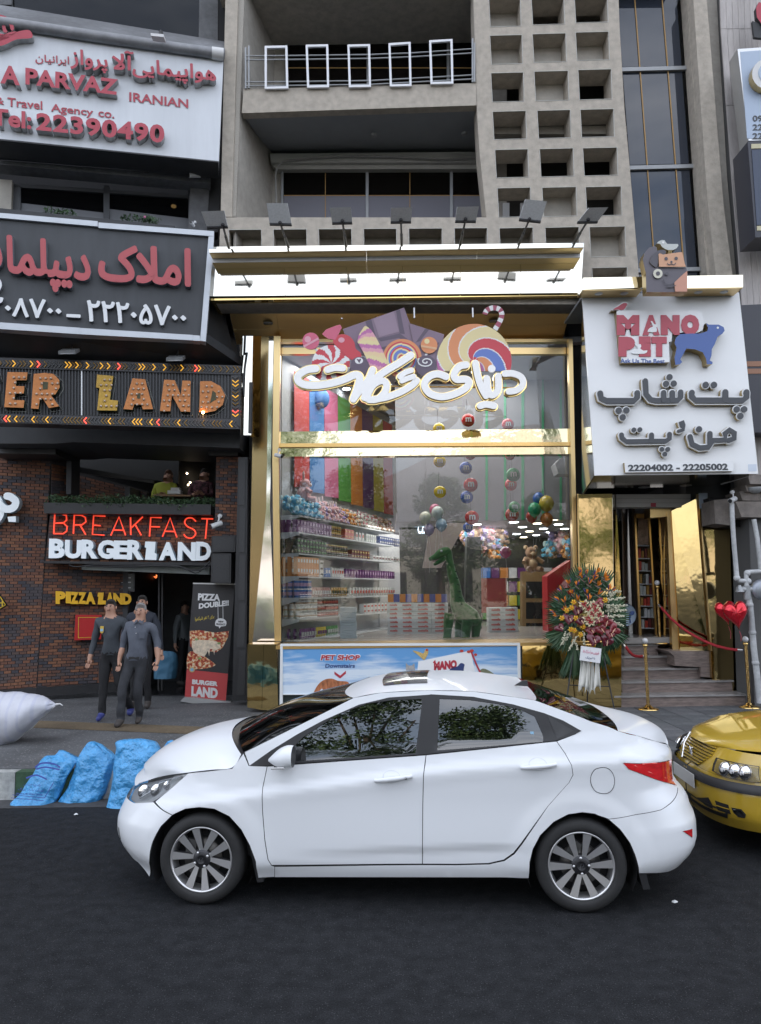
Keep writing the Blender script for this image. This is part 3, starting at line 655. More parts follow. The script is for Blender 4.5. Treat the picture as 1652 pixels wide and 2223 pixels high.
letter(fa('دیپلما'),L4(k4,SP,(42,40),(592,96),(590,440),(42,385)),.1,S2,s2,bold=.045,n=SP.n)
letter(fa('ت'),L4(k4,SP,(-260,60),(16,90),(16,280),(-260,250)),.1,S2,s2,bold=.045,n=SP.n)
S3=[mat('white_letter_face',(.72,.74,.76),.4),mat('letter_side_grey',(.14,.15,.16),.5)]
letter('۲۲۲۰۵۷۰۰',L4(k4,SP,(565,462),(1215,510),(1212,640),(565,606)),.07,S3,s2,bold=.03,n=SP.n)
letter('–',L4(k4,SP,(432,556),(525,560),(525,582),(432,576)),.07,S3,s2,bold=.03,n=SP.n)
letter('۲۲۲۰۸۷۰۰',L4(k4,SP,(-255,430),(402,466),(400,596),(-255,552)),.07,S3,s2,bold=.03,n=SP.n)
mb=MB();cutout(mb,SP,[k4(*p)for p in((-20,330),(10,345),(20,385),(0,420),(-30,420),(-10,380))],0,.07,0,1,3);obj('emblem',mb,S3,s2)
MPn=PA(523,935,12.35,A12)
tp=[SP.off(-.05)(*k4(-90,650)),SP.off(-.05)(*k4(1340,738)),MPn.off(-.1)(*k4(1572,893)),MPn.off(-.1)(*k4(-90,845))]
mb=MB();mb.hexa(tp,[p+Vector((0,0,.15))for p in tp]);rbp('soffit',mb,M_dk2)
mb=MB();mb.prism([SP.off(-.4)(*k4(1395,20)),P(456,520,13.6),P(560,1000,13.6),MPn.off(-.5)(*k4(1572,893)),SP.off(-.4)(*k4(1340,738))],(-.1,0,0));rbp('side_cladding',mb,M_dk2)
for x,y,lab in((450,800,'left of two grey floodlights under the real estate board'),(1145,845,'right of two grey floodlights under the real estate board')):
 q=SP.off(-.25)(*k4(x,y));mb=MB();mb.box(q,(.26,.2,.05),0,M=Matrix.Rotation(.5,3,'X'));mb.tube([q+Vector((0,.05,.03)),q+Vector((.02,.1,.2))],.015,6,1);mb.box(q+Vector((0,-.02,-.028)),(.2,.14,.01),2,M=Matrix.Rotation(.5,3,'X'));single('floodlight',mb,[M_grey,M_blk,M_cam],lab,'lamp')
s3=thing('burger_marquee','black marquee with orange bulb letters and rows of coloured neon chevrons','sign',MPn(260,930))
M_mq=mat('marquee_black',(.022,.023,.026),.5,var=.2,scale=8)
mb=MB();slab(mb,MPn,[k4(-90,835),k4(1572,893),k4(1568,1312),k4(-90,1262)],.3);obj('case',mb,M_mq,s3)
for q in([(-90,840),(1570,895),(1570,952),(-90,905)],[(-90,1205),(1508,1240),(1565,1306),(-90,1262)],[(1504,955),(1568,955),(1566,1300),(1504,1240)]):
 mb=MB();slab(mb,MPn.off(.05),[k4(*p)for p in q],.049);obj('border_panel',mb,mat('border_black',(.035,.035,.04),.4),s3)
M_rib=mat('rib_metal',(.045,.047,.052),.35,.3)
for k in range(-4,75):
 x=k*20.3;mb=MB();t=905+x*.03;b=1205+x*.022
 if x>1490:break
 slab(mb,MPn.off(.03),[k4(x,t+5),k4(x+8,t+5),k4(x+8,b),k4(x,b)],.029);obj('rib',mb,M_rib if k!=26 else M_alu,s3)
MO=mat('orange_letter_face',(.55,.20,.05),.5,var=.15,scale=20);MYe=mat('mustard_letter_face',(.50,.30,.035),.5,var=.15,scale=20);MGr=mat('dark_green_return',(.02,.04,.02),.5)
M_bulb=mat('bulb_glass',(.55,.42,.32),.15,.2,coat=.5);M_bon=mat('lit_bulb',(1,.55,.25),emit=14);M_out=mat('thin_outline_tube',(.25,.26,.24),.4)
LET={
 'E':[(62,950),(192,952),(186,1003),(120,1003),(117,1040),(172,1042),(168,1088),(112,1088),(108,1130),(172,1132),(166,1180),(42,1176)],
 'R':[(232,962),(300,955),(360,962),(396,1000),(398,1050),(372,1092),(345,1102),(395,1170),(330,1182),(290,1120),(272,1118),(262,1188),(215,1184)],
 'L':[(640,966),(745,975),(722,1128),(775,1134),(768,1198),(640,1196),(655,1052),(634,1048)],
 'A':[(868,990),(950,996),(1000,1188),(935,1190),(925,1160),(880,1156),(868,1192),(810,1188)],
 'N':[(1072,998),(1140,1002),(1180,1100),(1190,1004),(1243,1006),(1240,1205),(1180,1204),(1122,1098),(1112,1202),(1045,1200)],
 'D':[(1304,1008),(1375,1008),(1435,1040),(1466,1100),(1450,1160),(1400,1200),(1345,1210),(1298,1208)],
 'G':[(-70,960),(-5,950),(8,1000),(-30,1010),(-30,1070),(5,1060),(5,1150),(-30,1176),(-80,1170)]}
HOL={'R':[(292,1012),(325,1015),(322,1060),(290,1062)],'A':[(905,1085),(918,1086),(920,1122),(896,1120)],'D':[(1385,1068),(1405,1085),(1408,1125),(1368,1150)]}
def inside(p,poly):
 c=False;n=len(poly)
 for i in range(n):
  a=poly[i];b=poly[i-1]
  if(a[1]>p[1])!=(b[1]>p[1])and p[0]<(b[0]-a[0])*(p[1]-a[1])/(b[1]-a[1])+a[0]:c=not c
 return c
def edist(p,poly):return min(((Vector(p)-(Vector(a)+(Vector(b)-Vector(a))*max(0,min(1,(Vector(p)-Vector(a)).dot(Vector(b)-Vector(a))/max(1e-9,(Vector(b)-Vector(a)).length_squared))))).length for a,b in zip(poly,poly[1:]+poly[:1])))
mbb=MB();mbb.ball((0,0,0),.021,8,5);bulb_me=mbb.mesh('bulb',M_bulb)
mbb=MB();mbb.ball((0,0,0),.022,8,5);bulb_on=mbb.mesh('bulb',M_bon)
for ch,poly in LET.items():
 mb=MB();hol=HOL.get(ch)
 cutout(mb,MPn,[k4(*p)for p in poly],.03,.10,0,1)
 lt=obj('letter',mb,[MYe if ch=='L' else MO,MGr],s3)
 if hol:mb=MB();cutout(mb,MPn,[k4(*p)for p in hol],.131,.006,0);obj('counter',mb,mat('counter_olive',(.05,.05,.015),.5),lt)
 mb=MB();mid=(sum(p[0]for p in poly)/len(poly),sum(p[1]for p in poly)/len(poly));pts=[MPn.off(.03)(*k4(mid[0]+(p[0]-mid[0])*1.11+5,mid[1]+(p[1]-mid[1])*1.09+4))for p in poly]
 mb.tube(pts+[pts[0]],.006,4,caps=False);obj('outline_tube',mb,M_out,lt)
 y0=min(p[1]for p in poly);y1=max(p[1]for p in poly);r_=0;y=y0+20
 while y<y1-8:
  x=min(p[0]for p in poly)+14+(r_%2)*10
  while x<max(p[0]for p in poly):
   if inside((x,y),poly)and edist((x,y),poly)>11 and not(hol and(inside((x,y),hol)or edist((x,y),hol)<8)):
    on=ch=='D' and y>1165 and x<1330
    bo=obj('bulb',bulb_on if on else bulb_me,None,lt);bo.location=MPn.off(.142)(*k4(x,y))-parent_world(lt)
   x+=34
  y+=34;r_+=1
CH=[mat('neon_amber',(.75,.38,.04),.4,emit=.35),mat('neon_amber_dim',(.30,.17,.035),.4),mat('neon_grey_off',(.10,.10,.10),.4),mat('neon_red',(1,.08,.05),.4,emit=.9)]
def chevron(x,y,dx,dy,mi,s_=1.0):
 mb=MB()
 if dx:pts=[(x-dx*9,y-20),(x+dx*9,y),(x-dx*9,y+20)]
 else:pts=[(x-20,y-dy*8),(x,y+dy*8),(x+20,y-dy*8)]
 mb.tube([MPn.off(.065)(*k4(*p))for p in pts],.009,5);obj('chevron',mb,CH[mi],s3)
seqt=[1,0,2,2,1,0,0,2,1,2,2,3];i=0
for k in range(-2,69):
 x=k*22.8;mi=3 if k in(11,34,56)else(1 if k in(10,33,55)else random.choice((0,1,1,2,2)))
 chevron(x,877+x*.026,1,0,mi)
for k in range(-2,68):
 x=k*22.6;mi=3 if k in(1,24,45)else(1 if k in(23,44)else random.choice((0,1,1,2,2)));chevron(x+12,1238+x*.023,-1,0,mi)
for k in range(11):chevron(1533,972+k*24.5,0,1,3 if k==9 else random.choice((0,1,1,2)))
# ---- ground floor, brick
BW={}
bricks=[]
def brickwall(pl,tl,tr,br,bl,cols,rows,back=.1,cut=None):
 q=[Vector(p)for p in(tl,tr,br,bl)]
 def at(u,v):p=(q[0]*(1-u)+q[1]*u)*(1-v)+(q[3]*(1-u)+q[2]*u)*v;return(p.x,p.y)
 mb=MB();slab(mb,pl.off(-.012),[tl,tr,br,bl],back);rbp('mortar_wall',mb,mat('dark_mortar',(.035,.032,.032),.9,var=.2,scale=20))
 for r_ in range(rows):
  x=-.5*(r_%2)*1.0
  while x<cols:
   u0=max(0,x)/cols;u1=min(cols,x+1)/cols
   if u1-u0>.12/cols:
    e=.045/cols;v0=(r_+.1)/rows;v1=(r_+.9)/rows
    c=at((u0+u1)/2,(v0+v1)/2)
    if not(cut and cut(*c)):
     pts=[at(u0+e,v0),at(u1-e,v0),at(u1-e,v1),at(u0+e,v1)]
     bricks.append((pl,pts,c,random.uniform(0,.004)))
   x+=1
W1=PY(13.9);brickwall(W1,(-24,983),(112,992),(79,1503),(-24,1513),6.6,78)
p0=W1(79,1503);W2=Plane(p0,(math.sin(R(20)),-math.cos(R(20)),0));brickwall(W2,(96.5,1222),(290,1226),(262,1492),(79.5,1503),9.2,42)
W3=PY(13.72);brickwall(W3,(108,1120),(470,1121),(462,1224),(98,1219),17,16)
W4=PY(13.3);brickwall(W4,(469,990),(522,990),(514,1168),(466,1164),3,27)
W6=PY(15.0);brickwall(W6,(155,1020),(320,1066),(320,1110),(155,1110),8,13,cut=lambda x,y:y<1024+(x-155)*.28)
W7=Plane(W1(112.5,992),(.8,-.6,0));brickwall(W7,(112.5,992),(150,1000),(148,1105),(111,1105),2,16)
M_br=[mat('brick_%d'%i,c,.85,var=.25,scale=30,bump=.3,bscale=80)for i,c in enumerate([(.17,.075,.045),(.14,.062,.04),(.20,.09,.05),(.11,.055,.04),(.065,.055,.06),(.05,.048,.058),(.085,.06,.055)])]
random.shuffle(bricks)
bricks.sort(key=lambda b:-((b[0].n.y*0)+(1 if b[0]in(W1,W2)else 0)))
big=MB();nb=0
for pl,pts,c,dz in bricks:
 blue=noise.noise(Vector((c[0]*.02,c[1]*.035,0)))>.02
 mi=random.choice((4,5,6,4,3,0))if blue else random.choice((0,1,2,2,3,1,6))
 if nb<300:
  mb=MB();slab(mb,pl.off(dz),pts,.012+dz);obj('brick',mb,M_br[mi],rb);nb+=1
 else:slab(big,pl.off(dz),pts,.012+dz,mi)
tag(rbp('bricks',big,M_br),kind='stuff')
mb=MB();slab(mb,W1.off(.04),[(-24,1500),(79,1492),(79,1512),(-24,1520)],.06);slab(mb,W2.off(.04),[(79,1492),(262,1480),(262,1500),(79,1512)],.06);rbp('skirting',mb,M_blk)
mb=MB();slab(mb,PY(12.75),[k4(-90,1262),k4(1568,1308),k4(1560,1430),k4(480,1390),k4(370,1400),k4(-90,1400)],1.6);rbp('lintel_box',mb,M_dk2)
mb=MB();slab(mb,PY(13.2),[k4(-90,1405),k4(362,1412),k4(362,1470),k4(-90,1462)],.7);rbp('wall_cap',mb,M_blk)
mb=MB();slab(mb,PY(13.15),[k4(1360,1340),k4(1548,1342),k4(1548,1478),k4(1360,1478)],.6);rbp('wall_cap',mb,M_blk)
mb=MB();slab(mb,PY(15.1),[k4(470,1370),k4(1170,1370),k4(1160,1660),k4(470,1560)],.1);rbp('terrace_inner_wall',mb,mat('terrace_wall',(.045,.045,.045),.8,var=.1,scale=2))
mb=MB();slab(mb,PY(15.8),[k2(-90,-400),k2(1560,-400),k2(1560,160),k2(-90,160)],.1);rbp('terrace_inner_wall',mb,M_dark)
mb=MB();slab(mb,PY(14.6),[k2(455,-30),k2(470,-25),k2(1000,70),k2(1000,90),k2(455,12)],.05);rbp('terrace_rail',mb,M_blk)
mb=MB();slab(mb,PY(13.9),[k2(435,-200),k2(468,-200),k2(462,160),k2(430,160)],.4);rbp('terrace_post',mb,M_dk2)
mb=MB();mb.prism([PY(13.7)(*k2(330,228)),PY(13.7)(*k2(1398,240)),PY(13.7)(*k2(1395,306)),PY(13.7)(*k2(335,296))],(0,-.3,0));pbx=single('planter_trough',mb,M_blk,'long dark planter trough above the red neon word BREAKFAST','planter')
mb=MB();rnd=random.Random(3)
for k in range(52):
 x=345+k*20.3;c=P(*k2(x,208+rnd.uniform(-16,22)+(8 if k>40 else 0)),13.52+rnd.uniform(-.08,.08));leafball(mb,c,(.13,.13,.11),75,.026,rnd)
tag(single('hedge',mb,M_leaf,'x','x'),kind='stuff')
hd=[o for o in bpy.data.objects if o.name=='hedge'][0];del hd['category'];hd['label']='row of dark green shrub leaves in the trough'
mb=MB();mb.prism([P(*k2(1000,160),14.2),P(*k2(1240,165),14.2),P(*k2(1240,176),14.2),P(*k2(1000,172),14.2)],(0,.5,0));mb.tube([P(*k2(1120,172),14.45),P(*k2(1120,420),14.45)],.03,6);single('terrace_table',mb,mat('table_wood',(.22,.12,.05),.5),'wooden table top behind the hedge on the restaurant terrace','table')
for i,(a,b,c_,d,l)in enumerate(((1090,135,1175,158,'lower grey and white box on the terrace table'),(1112,118,1168,134,'white packet on top of the box on the terrace table'))):
 mb=MB();mb.prism([P(*k2(a,b),14.3),P(*k2(c_,b),14.3),P(*k2(c_,d),14.3),P(*k2(a,d),14.3)],(0,.15,0));single('carton',mb,M_white2 if i else M_cam,l,'box')
def blob_person(pts,rads,m,segs=10):
 mb=MB()
 mb.tube(pts,0,segs,rs=rads);return mb
s4=thing('neon_word','red neon tube word BREAKFAST on the brick band','sign',W3(290,1168))
M_neon=mat('red_neon_tube',(1,.075,.035),.3,emit=.3)
NE={'B':[[(350,418),(357,292),(400,290),(432,300),(434,330),(415,346),(362,350)],[(362,350),(415,350),(438,372),(434,402),(412,418),(350,418)]],
 'R':[[(478,418),(484,298),(530,298),(556,312),(560,340),(535,360),(482,362)],[(522,362),(558,424)]],
 'E':[[(686,304),(610,302),(602,422),(680,428)],[(606,362),(655,366)]],
 'A':[[(722,430),(775,308),(818,428)],[(738,394),(800,396)]],
 'K':[[(850,312),(852,426)],[(930,308),(858,378)],[(880,358),(920,428)]],
 'F':[[(1052,314),(982,312),(974,436)],[(978,372),(1040,374)]],
 'A2':[[(1058,438),(1108,316),(1152,442)],[(1072,402),(1136,404)]],
 'S':[[(1276,338),(1250,316),(1215,320),(1203,345),(1222,372),(1262,392),(1274,420),(1250,446),(1215,442),(1197,422)]],
 'T':[[(1312,320),(1388,322)],[(1350,322),(1338,450)]]}
for ch,sts in NE.items():
 mb=MB()
 for st in sts:
  if ch=='S':st=spline(st,None,4)[0]
  mb.tube([W3.off(.06)(*k2(*p))for p in st],.014,6)
 obj('letter',mb,M_neon,s4)
mb=MB()
s5=thing('white_wordmark','chunky glowing white letters BURGER LAND under the red neon','sign',W3(290,1213))
ML=[mat('lit_white_letter',(.80,.86,.9),.4,emit=.04),mat('pale_blue_return',(.45,.56,.62),.5)]
bx=[('B',316,424,450,578),('U',420,532,458,580),('R',528,638,456,580),('G',634,745,458,582),('E',738,838,462,584),('R',826,936,458,588),('A',1034,1150,472,592),('N',1155,1276,472,594),('D',1274,1376,470,594)]
for ch,a,b,t,bt in bx:letter(ch,L4(k2,W3,(a+4,t),(b,t+2),(b-3,bt),(a,bt-1)),.12,ML,s5,bold=.05,n=W3.n,at=.02,split=False)
mb=MB();cutout(mb,W3,[k2(*p)for p in((962,472),(1028,474),(1022,548),(1035,550),(1033,592),(960,590),(968,512),(958,510))],.02,.12,0,1);obj('letter',mb,ML,s5)
mb=MB();slab(mb,PY(13.6),[k2(285,596),k2(1380,606),k2(1375,626),k2(290,610)],.5);rbp('door_lintel',mb,M_blk)
mb=MB();slab(mb,PY(13.9),[k2(532,628),k2(1366,632),k2(1362,684),k2(532,652)],.25);rbp('shutter_box',mb,mat('shutter_box_paint',(.34,.38,.37),.5,var=.05,scale=3))
for pts in([(450,622),(500,634),(620,622),(900,626),(1160,628),(1240,662),(1290,672),(1370,596)],[(1170,632),(1220,650),(1300,656),(1366,628)],[(560,630),(800,636),(1000,628),(1180,634)]):
 mb=MB();mb.tube([P(*k2(*p),13.5)for p in spline(pts,None,3)[0]],.012,5);rbp('cable',mb,M_blk)
s6=thing('yellow_wordmark','deep yellow letters PIZZA LAND on the brick wall left of the doorway','sign',W2(200,1312))
MYL=[mat('yellow_letter_face',(.80,.44,.015),.4),mat('yellow_letter_side',(.50,.25,.012),.5)]
bx=[('P',362,428,792,876),('I',428,462,794,872),('Z',458,512,796,876),('Z',508,562,798,876),('A',556,622,798,878),('A',690,742,800,880),('N',738,800,804,880),('D',796,856,806,880)]
for ch,a,b,t,bt in bx:letter(ch,L4(k2,W2,(a,t),(b,t+2),(b,bt),(a,bt-1)),.14,MYL,s6,bold=.07,n=W2.n,at=.02,split=False)
mb=MB();cutout(mb,W2,[k2(*p)for p in((640,802),(676,802),(670,852),(690,853),(688,878),(636,878),(642,828),(634,827))],.02,.14,0,1);obj('letter',mb,MYL,s6)
hq=[(472,950),(498,945),(640,945),(640,1108),(480,1112),(470,1100)]
mb=MB();slab(mb,W2.off(.2),[k2(*p)for p in((492,946),(662,948),(658,1106),(484,1112))],.19);hc=single('hose_cabinet',mb,mat('red_enamel',(.42,.012,.015),.35),'red fire hose cabinet on the brick wall behind the two men','cabinet')
mb=MB()
o_=[(510,962),(652,962),(648,1092),(508,1098)];
for i in range(4):
 j=(i+1)%4;a,b=Vector(o_[i]),Vector(o_[j]);c_=Vector((580,1030));ia=a+(c_-a)*.05;ib=b+(c_-b)*.05;slab(mb,W2.off(.204),[k2(*a),k2(*b),k2(*ib),k2(*ia)],.003)
obj('yellow_border',mb,mat('yellow_line',(.6,.4,.02),.5),hc)
WL=W1.off(.05)
s7=thing('white_script_letters','big white raised Persian letters on brick at the left edge of the view','sign',WL(20,1130))
mb=MB();ribbon(mb,[k2(*p)for p in((-60,350),(-10,340),(20,300),(26,250),(10,205),(-5,190))],8,0,.12,WL,0,1);ribbon(mb,[k2(*p)for p in((15,225),(60,262),(110,255),(128,215),(95,185),(72,180))],8,.03,.12,WL,0,1);obj('letter',mb,ML,s7)
mb=MB();cutout(mb,WL,[k2(*p)for p in((70,312),(124,308),(124,346),(76,344))],0,.12,0,1);obj('dot',mb,ML,s7)
mb=MB();cutout(mb,W1.off(.25),[k2(*p)for p in((-60,800),(5,812),(52,885),(-5,920),(-60,930))],0,.12,0);o7=single('lightbox',mb,M_blk,'black angular lightbox with yellow lines cut by the left edge of the view','sign')
mb=MB();pts=[k2(*p)for p in((-60,818),(0,828),(36,882),(-8,908),(-60,915))];mb.tube([W1.off(.38)(*p)for p in pts],.01,5);obj('yellow_line',mb,MATS['yellow_line'],o7)
letter('H',L4(k2,W1.off(.37),(-20,848),(18,848),(18,890),(-20,890)),.006,[MATS['yellow_line']],o7,split=False)
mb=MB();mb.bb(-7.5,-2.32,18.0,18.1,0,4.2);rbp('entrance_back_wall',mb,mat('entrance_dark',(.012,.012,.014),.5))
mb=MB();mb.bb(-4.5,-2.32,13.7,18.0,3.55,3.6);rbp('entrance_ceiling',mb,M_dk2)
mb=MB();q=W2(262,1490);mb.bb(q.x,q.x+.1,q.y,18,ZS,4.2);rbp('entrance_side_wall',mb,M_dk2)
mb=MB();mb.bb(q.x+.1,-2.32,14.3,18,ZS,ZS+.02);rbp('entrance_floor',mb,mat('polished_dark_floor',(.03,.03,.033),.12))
mb=MB();slab(mb,PY(14.4),[k2(742,672),k2(880,676),k2(876,796),k2(742,792)],.1);sc_=single('wall_screen',mb,M_blk,'dark notice screen hanging at the restaurant doorway','screen');
mb=MB();slab(mb,PY(14.395),[k2(752,680),k2(872,684),k2(868,788),k2(752,784)],.003);obj('panel',mb,mat('screen_panel',(.05,.058,.058),.25),sc_)
for y in(700,730,765):
 mb=MB();slab(mb,PY(14.39),[k2(768,y),k2(852,y+1),k2(852,y+9),k2(768,y+8)],.002);obj('text_line',mb,M_grey,sc_)
for x in(1030,1052):
 mb=MB();slab(mb,PY(14.6),[k2(x,680),k2(x+10,680),k2(x+6,1440),k2(x-4,1440)],.06);rbp('door_frame_bar',mb,M_blk)
mn=thing('neon_menu_sign','small orange neon lettering high inside the restaurant doorway','sign',P(*k2(965,700),16))
MN=mat('orange_neon',(1,.22,.06),emit=.9)
letter(fa('پیتزا'),[P(*k2(905,676),16),P(*k2(1024,676),16),P(*k2(1024,708),16),P(*k2(905,708),16)],.01,[MN],mn,n=Vector((0,-1,0)))
letter(fa('برگر لند'),[P(*k2(1078,682),17),P(*k2(1240,682),17),P(*k2(1240,706),17),P(*k2(1078,706),17)],.01,[mat('orange_neon_dim',(.8,.2,.06),emit=.25)],mn,n=Vector((0,-1,0)))
M_perf=mat('perforated_steel',(.028,.028,.03),.5,var=.3,scale=60)
for q in([(1378,432),(1536,432),(1532,536),(1376,540)],[(1376,546),(1506,546),(1504,742),(1372,740)]):
 mb=MB();slab(mb,PY(13.15),[k2(*p)for p in q],.3);f_=rbp('service_cabinet',mb,M_blk)
 mb=MB();i_=[(q[0][0]+12,q[0][1]+10),(q[1][0]-12,q[1][1]+10),(q[2][0]-12,q[2][1]-10),(q[3][0]+12,q[3][1]-10)];slab(mb,PY(13.145),[k2(*p)for p in i_],.01);obj('mesh_panel',mb,M_perf,f_)
mb=MB();slab(mb,PY(12.9),[k2(1552,-80),k2(1612,-80),k2(1603,1505),k2(1512,1505)],.25);gcol=rbp('grille_column',mb,M_blk)
for k in range(5):
 mb=MB();y0=-60+k*310;slab(mb,PY(12.885),[k2(1560,y0),k2(1600,y0),k2(1592,y0+290),k2(1540 if k>2 else 1552,y0+290)],.01);obj('mesh_panel',mb,M_perf,gcol)
bullet_cam(481,1135,W4.off(.12),(-.8,-.5,-.35),.2,'white bullet security camera on the brick pier right of the neon')
# ================================================================ SWEET SHOP FRONT
kL=C(1150,1180,950);kP=C(1050,2480,1100);kS=C(900,1000,1100)
kG=lambda x,y:(850*.55067+x*.1981,1100*.55067+y*.1981)
sf=thing('shopfront','gold mirror-clad front of the sweet shop with its tall display window','shopfront',(0,12.5,ZS))
def sfp(name,mb,m,p=sf,**k):return obj(name,mb,m,p,**k)
YFA=11.8;FAP=PY(YFA)
xs=[(451,455)]+[(495.6+a*.3667,)*2 for a in(120,372,705,1025,1368)]+[(1126,1130)]+[(1268,1262)]
xs=[(451,455),(616,620),(750,756),(872,876),(998,1000),(1130,1130),(1268,1261)]
ft=lambda x:535.5-(x-451)*.0105;fb=lambda x:642.5-(x-455)*.0095
for i in range(len(xs)-1):
 (a,a2),(b,b2)=xs[i],xs[i+1];mb=MB();slab(mb,FAP,[(a+.4,ft(a)),(b-.4,ft(b)),(b2-.4,fb(b2)),(a2+.4,fb(a2))],.04);sfp('fascia_panel',mb,M_mirror)
mb=MB();slab(mb,PY(YFA+.05),[(453,ft(451)),(1266,ft(1266)),(1260,fb(1261)-1),(457,fb(455)-1)],.5);sfp('canopy_box',mb,M_gold2)
for ya,yb,o_ in((12.5,27,.10),(34,48,.10)):
 pass
M_gsat=mat('satin_gold_sheet',(.92,.70,.36),.38,1,bump=.05,bscale=1)
LX0,LX1=P(454,540,YFA-.44).x,P(1267,530,YFA-.44).x;zprev=None
for Ya_,Yb_,y0,y1 in((YFA-.44,YFA-.22,535,546),(YFA-.22,YFA-.002,562,568)):
 zt__=P(860,y0,Ya_).z if zprev is None else zprev+.1;zb__=P(860,y1-4,Ya_).z;zprev=zb__
 for a,b in((LX0-.0,LX0+2.45),(LX0+2.453,LX0+4.2),(LX0+4.203,LX1)):
  mb=MB();mb.bb(a,b,Ya_,Ya_+.012,zb__,zt__);sfp('ledge_front',mb,M_mirror if zprev==zb__ and Ya_<YFA-.3 else M_white)  # lower front painted white in place of the sky it would mirror
  mb=MB();mb.bb(a,b,Ya_+.0125,Yb_,zb__-.001,zb__+.012);sfp('gold_ledge',mb,M_gsat)
zb=6.55;M_gsat_=mat('satin_gold_sheet',(.92,.70,.36),.38,1,bump=.05,bscale=1)
mb=MB();A=[FAP(456,642),FAP(1261,634)];z0=min(A[0].z,A[1].z)
mb.bb(A[0].x,A[1].x,YFA+.05,13.4,z0-.03,z0);sfp('soffit',mb,M_gold)
SY0=12.45;a0=P(500,674,SY0);b0=P(1238,668,SY0);ysp=(SY0+13.05)/2
def sz(y):return(z0-.033)+(6.52-(z0-.033))*(y-SY0)/(13.06-SY0)
for x0,x1 in((a0.x,P(600,700,12.5).x),(P(600,700,12.5).x+.004,P(920,700,12.5).x),(P(920,700,12.5).x+.004,b0.x)):
 for y0,y1 in((SY0,ysp-.003),(ysp+.003,13.06)):
  mb=MB();mb.hexa([Vector((x0,y0,sz(y0))),Vector((x1,y0,sz(y0))),Vector((x1,y1,sz(y1))),Vector((x0,y1,sz(y1)))],[Vector((x0,y0,z0-.031)),Vector((x1,y0,z0-.031)),Vector((x1,y1,z0-.031)),Vector((x0,y1,z0-.031))]);sfp('soffit_box',mb,M_gsat)
mb=MB();mb.prism([Vector((a0.x-.012,SY0,z0-.04)),Vector((a0.x-.012,SY0,z0-.05)),Vector((a0.x-.012,13.06,6.51)),Vector((a0.x-.012,13.06,z0-.04))],(.01,0,0));sfp('soffit_end_cap',mb,M_mirror)
for px,py in((577,681),(582,712),(703,681),(1018-0,683),(1095,683),(1072,706)):
 q=PZ(px,py,6.66);q.z=sz(q.y)-.006;mb=MB();mb.lathe([(.05,-.02),(.075,-.012),(.085,0)],q,16);mb.lathe([(0,-.012),(.05,-.014)],q,14,1);sfp('downlight',mb,[M_grey,M_alu])
heads=[((440,466),(489,464),(491,484),(446,485),(482,484),(497,538)),((581,448),(625.5,448),(631,479),(583,478),(607,480),(628,541)),((716.5,458),(762,457),(764,475),(720,476),(743,476),(752,539)),
         ((848.5,458),(894,457),(893,473),(848,474),(870.5,474),(872,537)),((991,456),(1038,455),(1035,472),(990,472),(1011.5,472),(998,536)),((1138,439.5),(1184,444),(1177,473),(1130,468),(1151,472),(1124,535)),((1275,458),(1316,457),(1302,473),(1258,474),(1279,473),(1243,533))]
wordy=['leftmost canopy floodlight, hanging over the dark gap beside the real estate board','canopy floodlight second from the left, tilted up flat towards the street','canopy floodlight under the middle mullion of the balcony window','canopy floodlight at the middle of the row','canopy floodlight left of the openwork wall, third from the right','second canopy floodlight from the right, tilted up with print on its back','rightmost canopy floodlight, thin and raked, at the canopy end']
YH=10.62
for hd_,lab in zip(heads,wordy):
 root=thing('canopy_floodlight',lab,'floodlight',P(*hd_[5],YFA),'floodlights on arms above the sweet shop canopy')
 HP=PY(YH);tl,tr,br,bl=[Vector(HP(*p))for p in hd_[:4]]
 tilt=Vector((0,-.10,0));mb=MB();up_=(tl-bl)
 mb.hexa([tl+tilt,tr+tilt,br-tilt,bl-tilt],[tl+tilt+Vector((0,.04,.02)),tr+tilt+Vector((0,.04,.02)),br-tilt+Vector((0,.04,.012)),bl-tilt+Vector((0,.04,.012))]);h_=obj('lamp_head',mb,mat('lamp_back_grey',(.55,.56,.57),.5,var=.12,scale=40),root)
 mb=MB();mb.prism([bl-tilt*1.15+Vector((0,-.02,-.012)),br-tilt*1.15+Vector((0,-.02,-.012)),br-tilt*1.1+Vector((0,-.02,.012)),bl-tilt*1.1+Vector((0,-.02,.012))],(0,.05,0));obj('lower_rim',mb,M_dk2,root)
 a=P(*hd_[4],YH);b=P(*hd_[5],YFA-.02);m_=a*.45+b*.55;mb=MB();mb.tube([a+Vector((0,.05,0)),m_],.016,7);obj('arm',mb,M_blk,root)
 mb=MB();mb.tube([m_-(b-a)*.04,b],.023,7);obj('arm_sleeve',mb,M_blk,root)
 mb=MB();mb.ball(a+Vector((0,.05,.0)),.03,8,5);obj('knuckle',mb,M_blk,root)
def panel(name,Y,pts,m,d=.03,Ys=None):
 mb=MB();Ys=Ys or[Y]*len(pts);A=[P(*p,y)for p,y in zip(pts,Ys)];n=(A[1]-A[0]).cross(A[2]-A[0]).normalized()
 if n.y<0:n=-n
 mb.prism(A,n*d);return sfp(name,mb,m)
panel('gold_panel',0,[(527,729),(549,729),(545,944),(522,944)],M_mirror,Ys=[12.25,12.35,12.35,12.25])
panel('gold_panel',0,[(549.5,729),(567,729),(563,948),(545.5,948)],M_gold,Ys=[12.35,12.5,12.5,12.35])
mb=MB();mb.tube([P(532,729,12.2),P(530,770,12.2),P(536,765,12.2),P(531,800,12.2),P(529,860,12.2),P(526,810,12.2)],.02,6);mb.tube([P(545,830,12.15),P(543,940,12.15)],.035,6);sfp('cable_clutter',mb,M_blk)
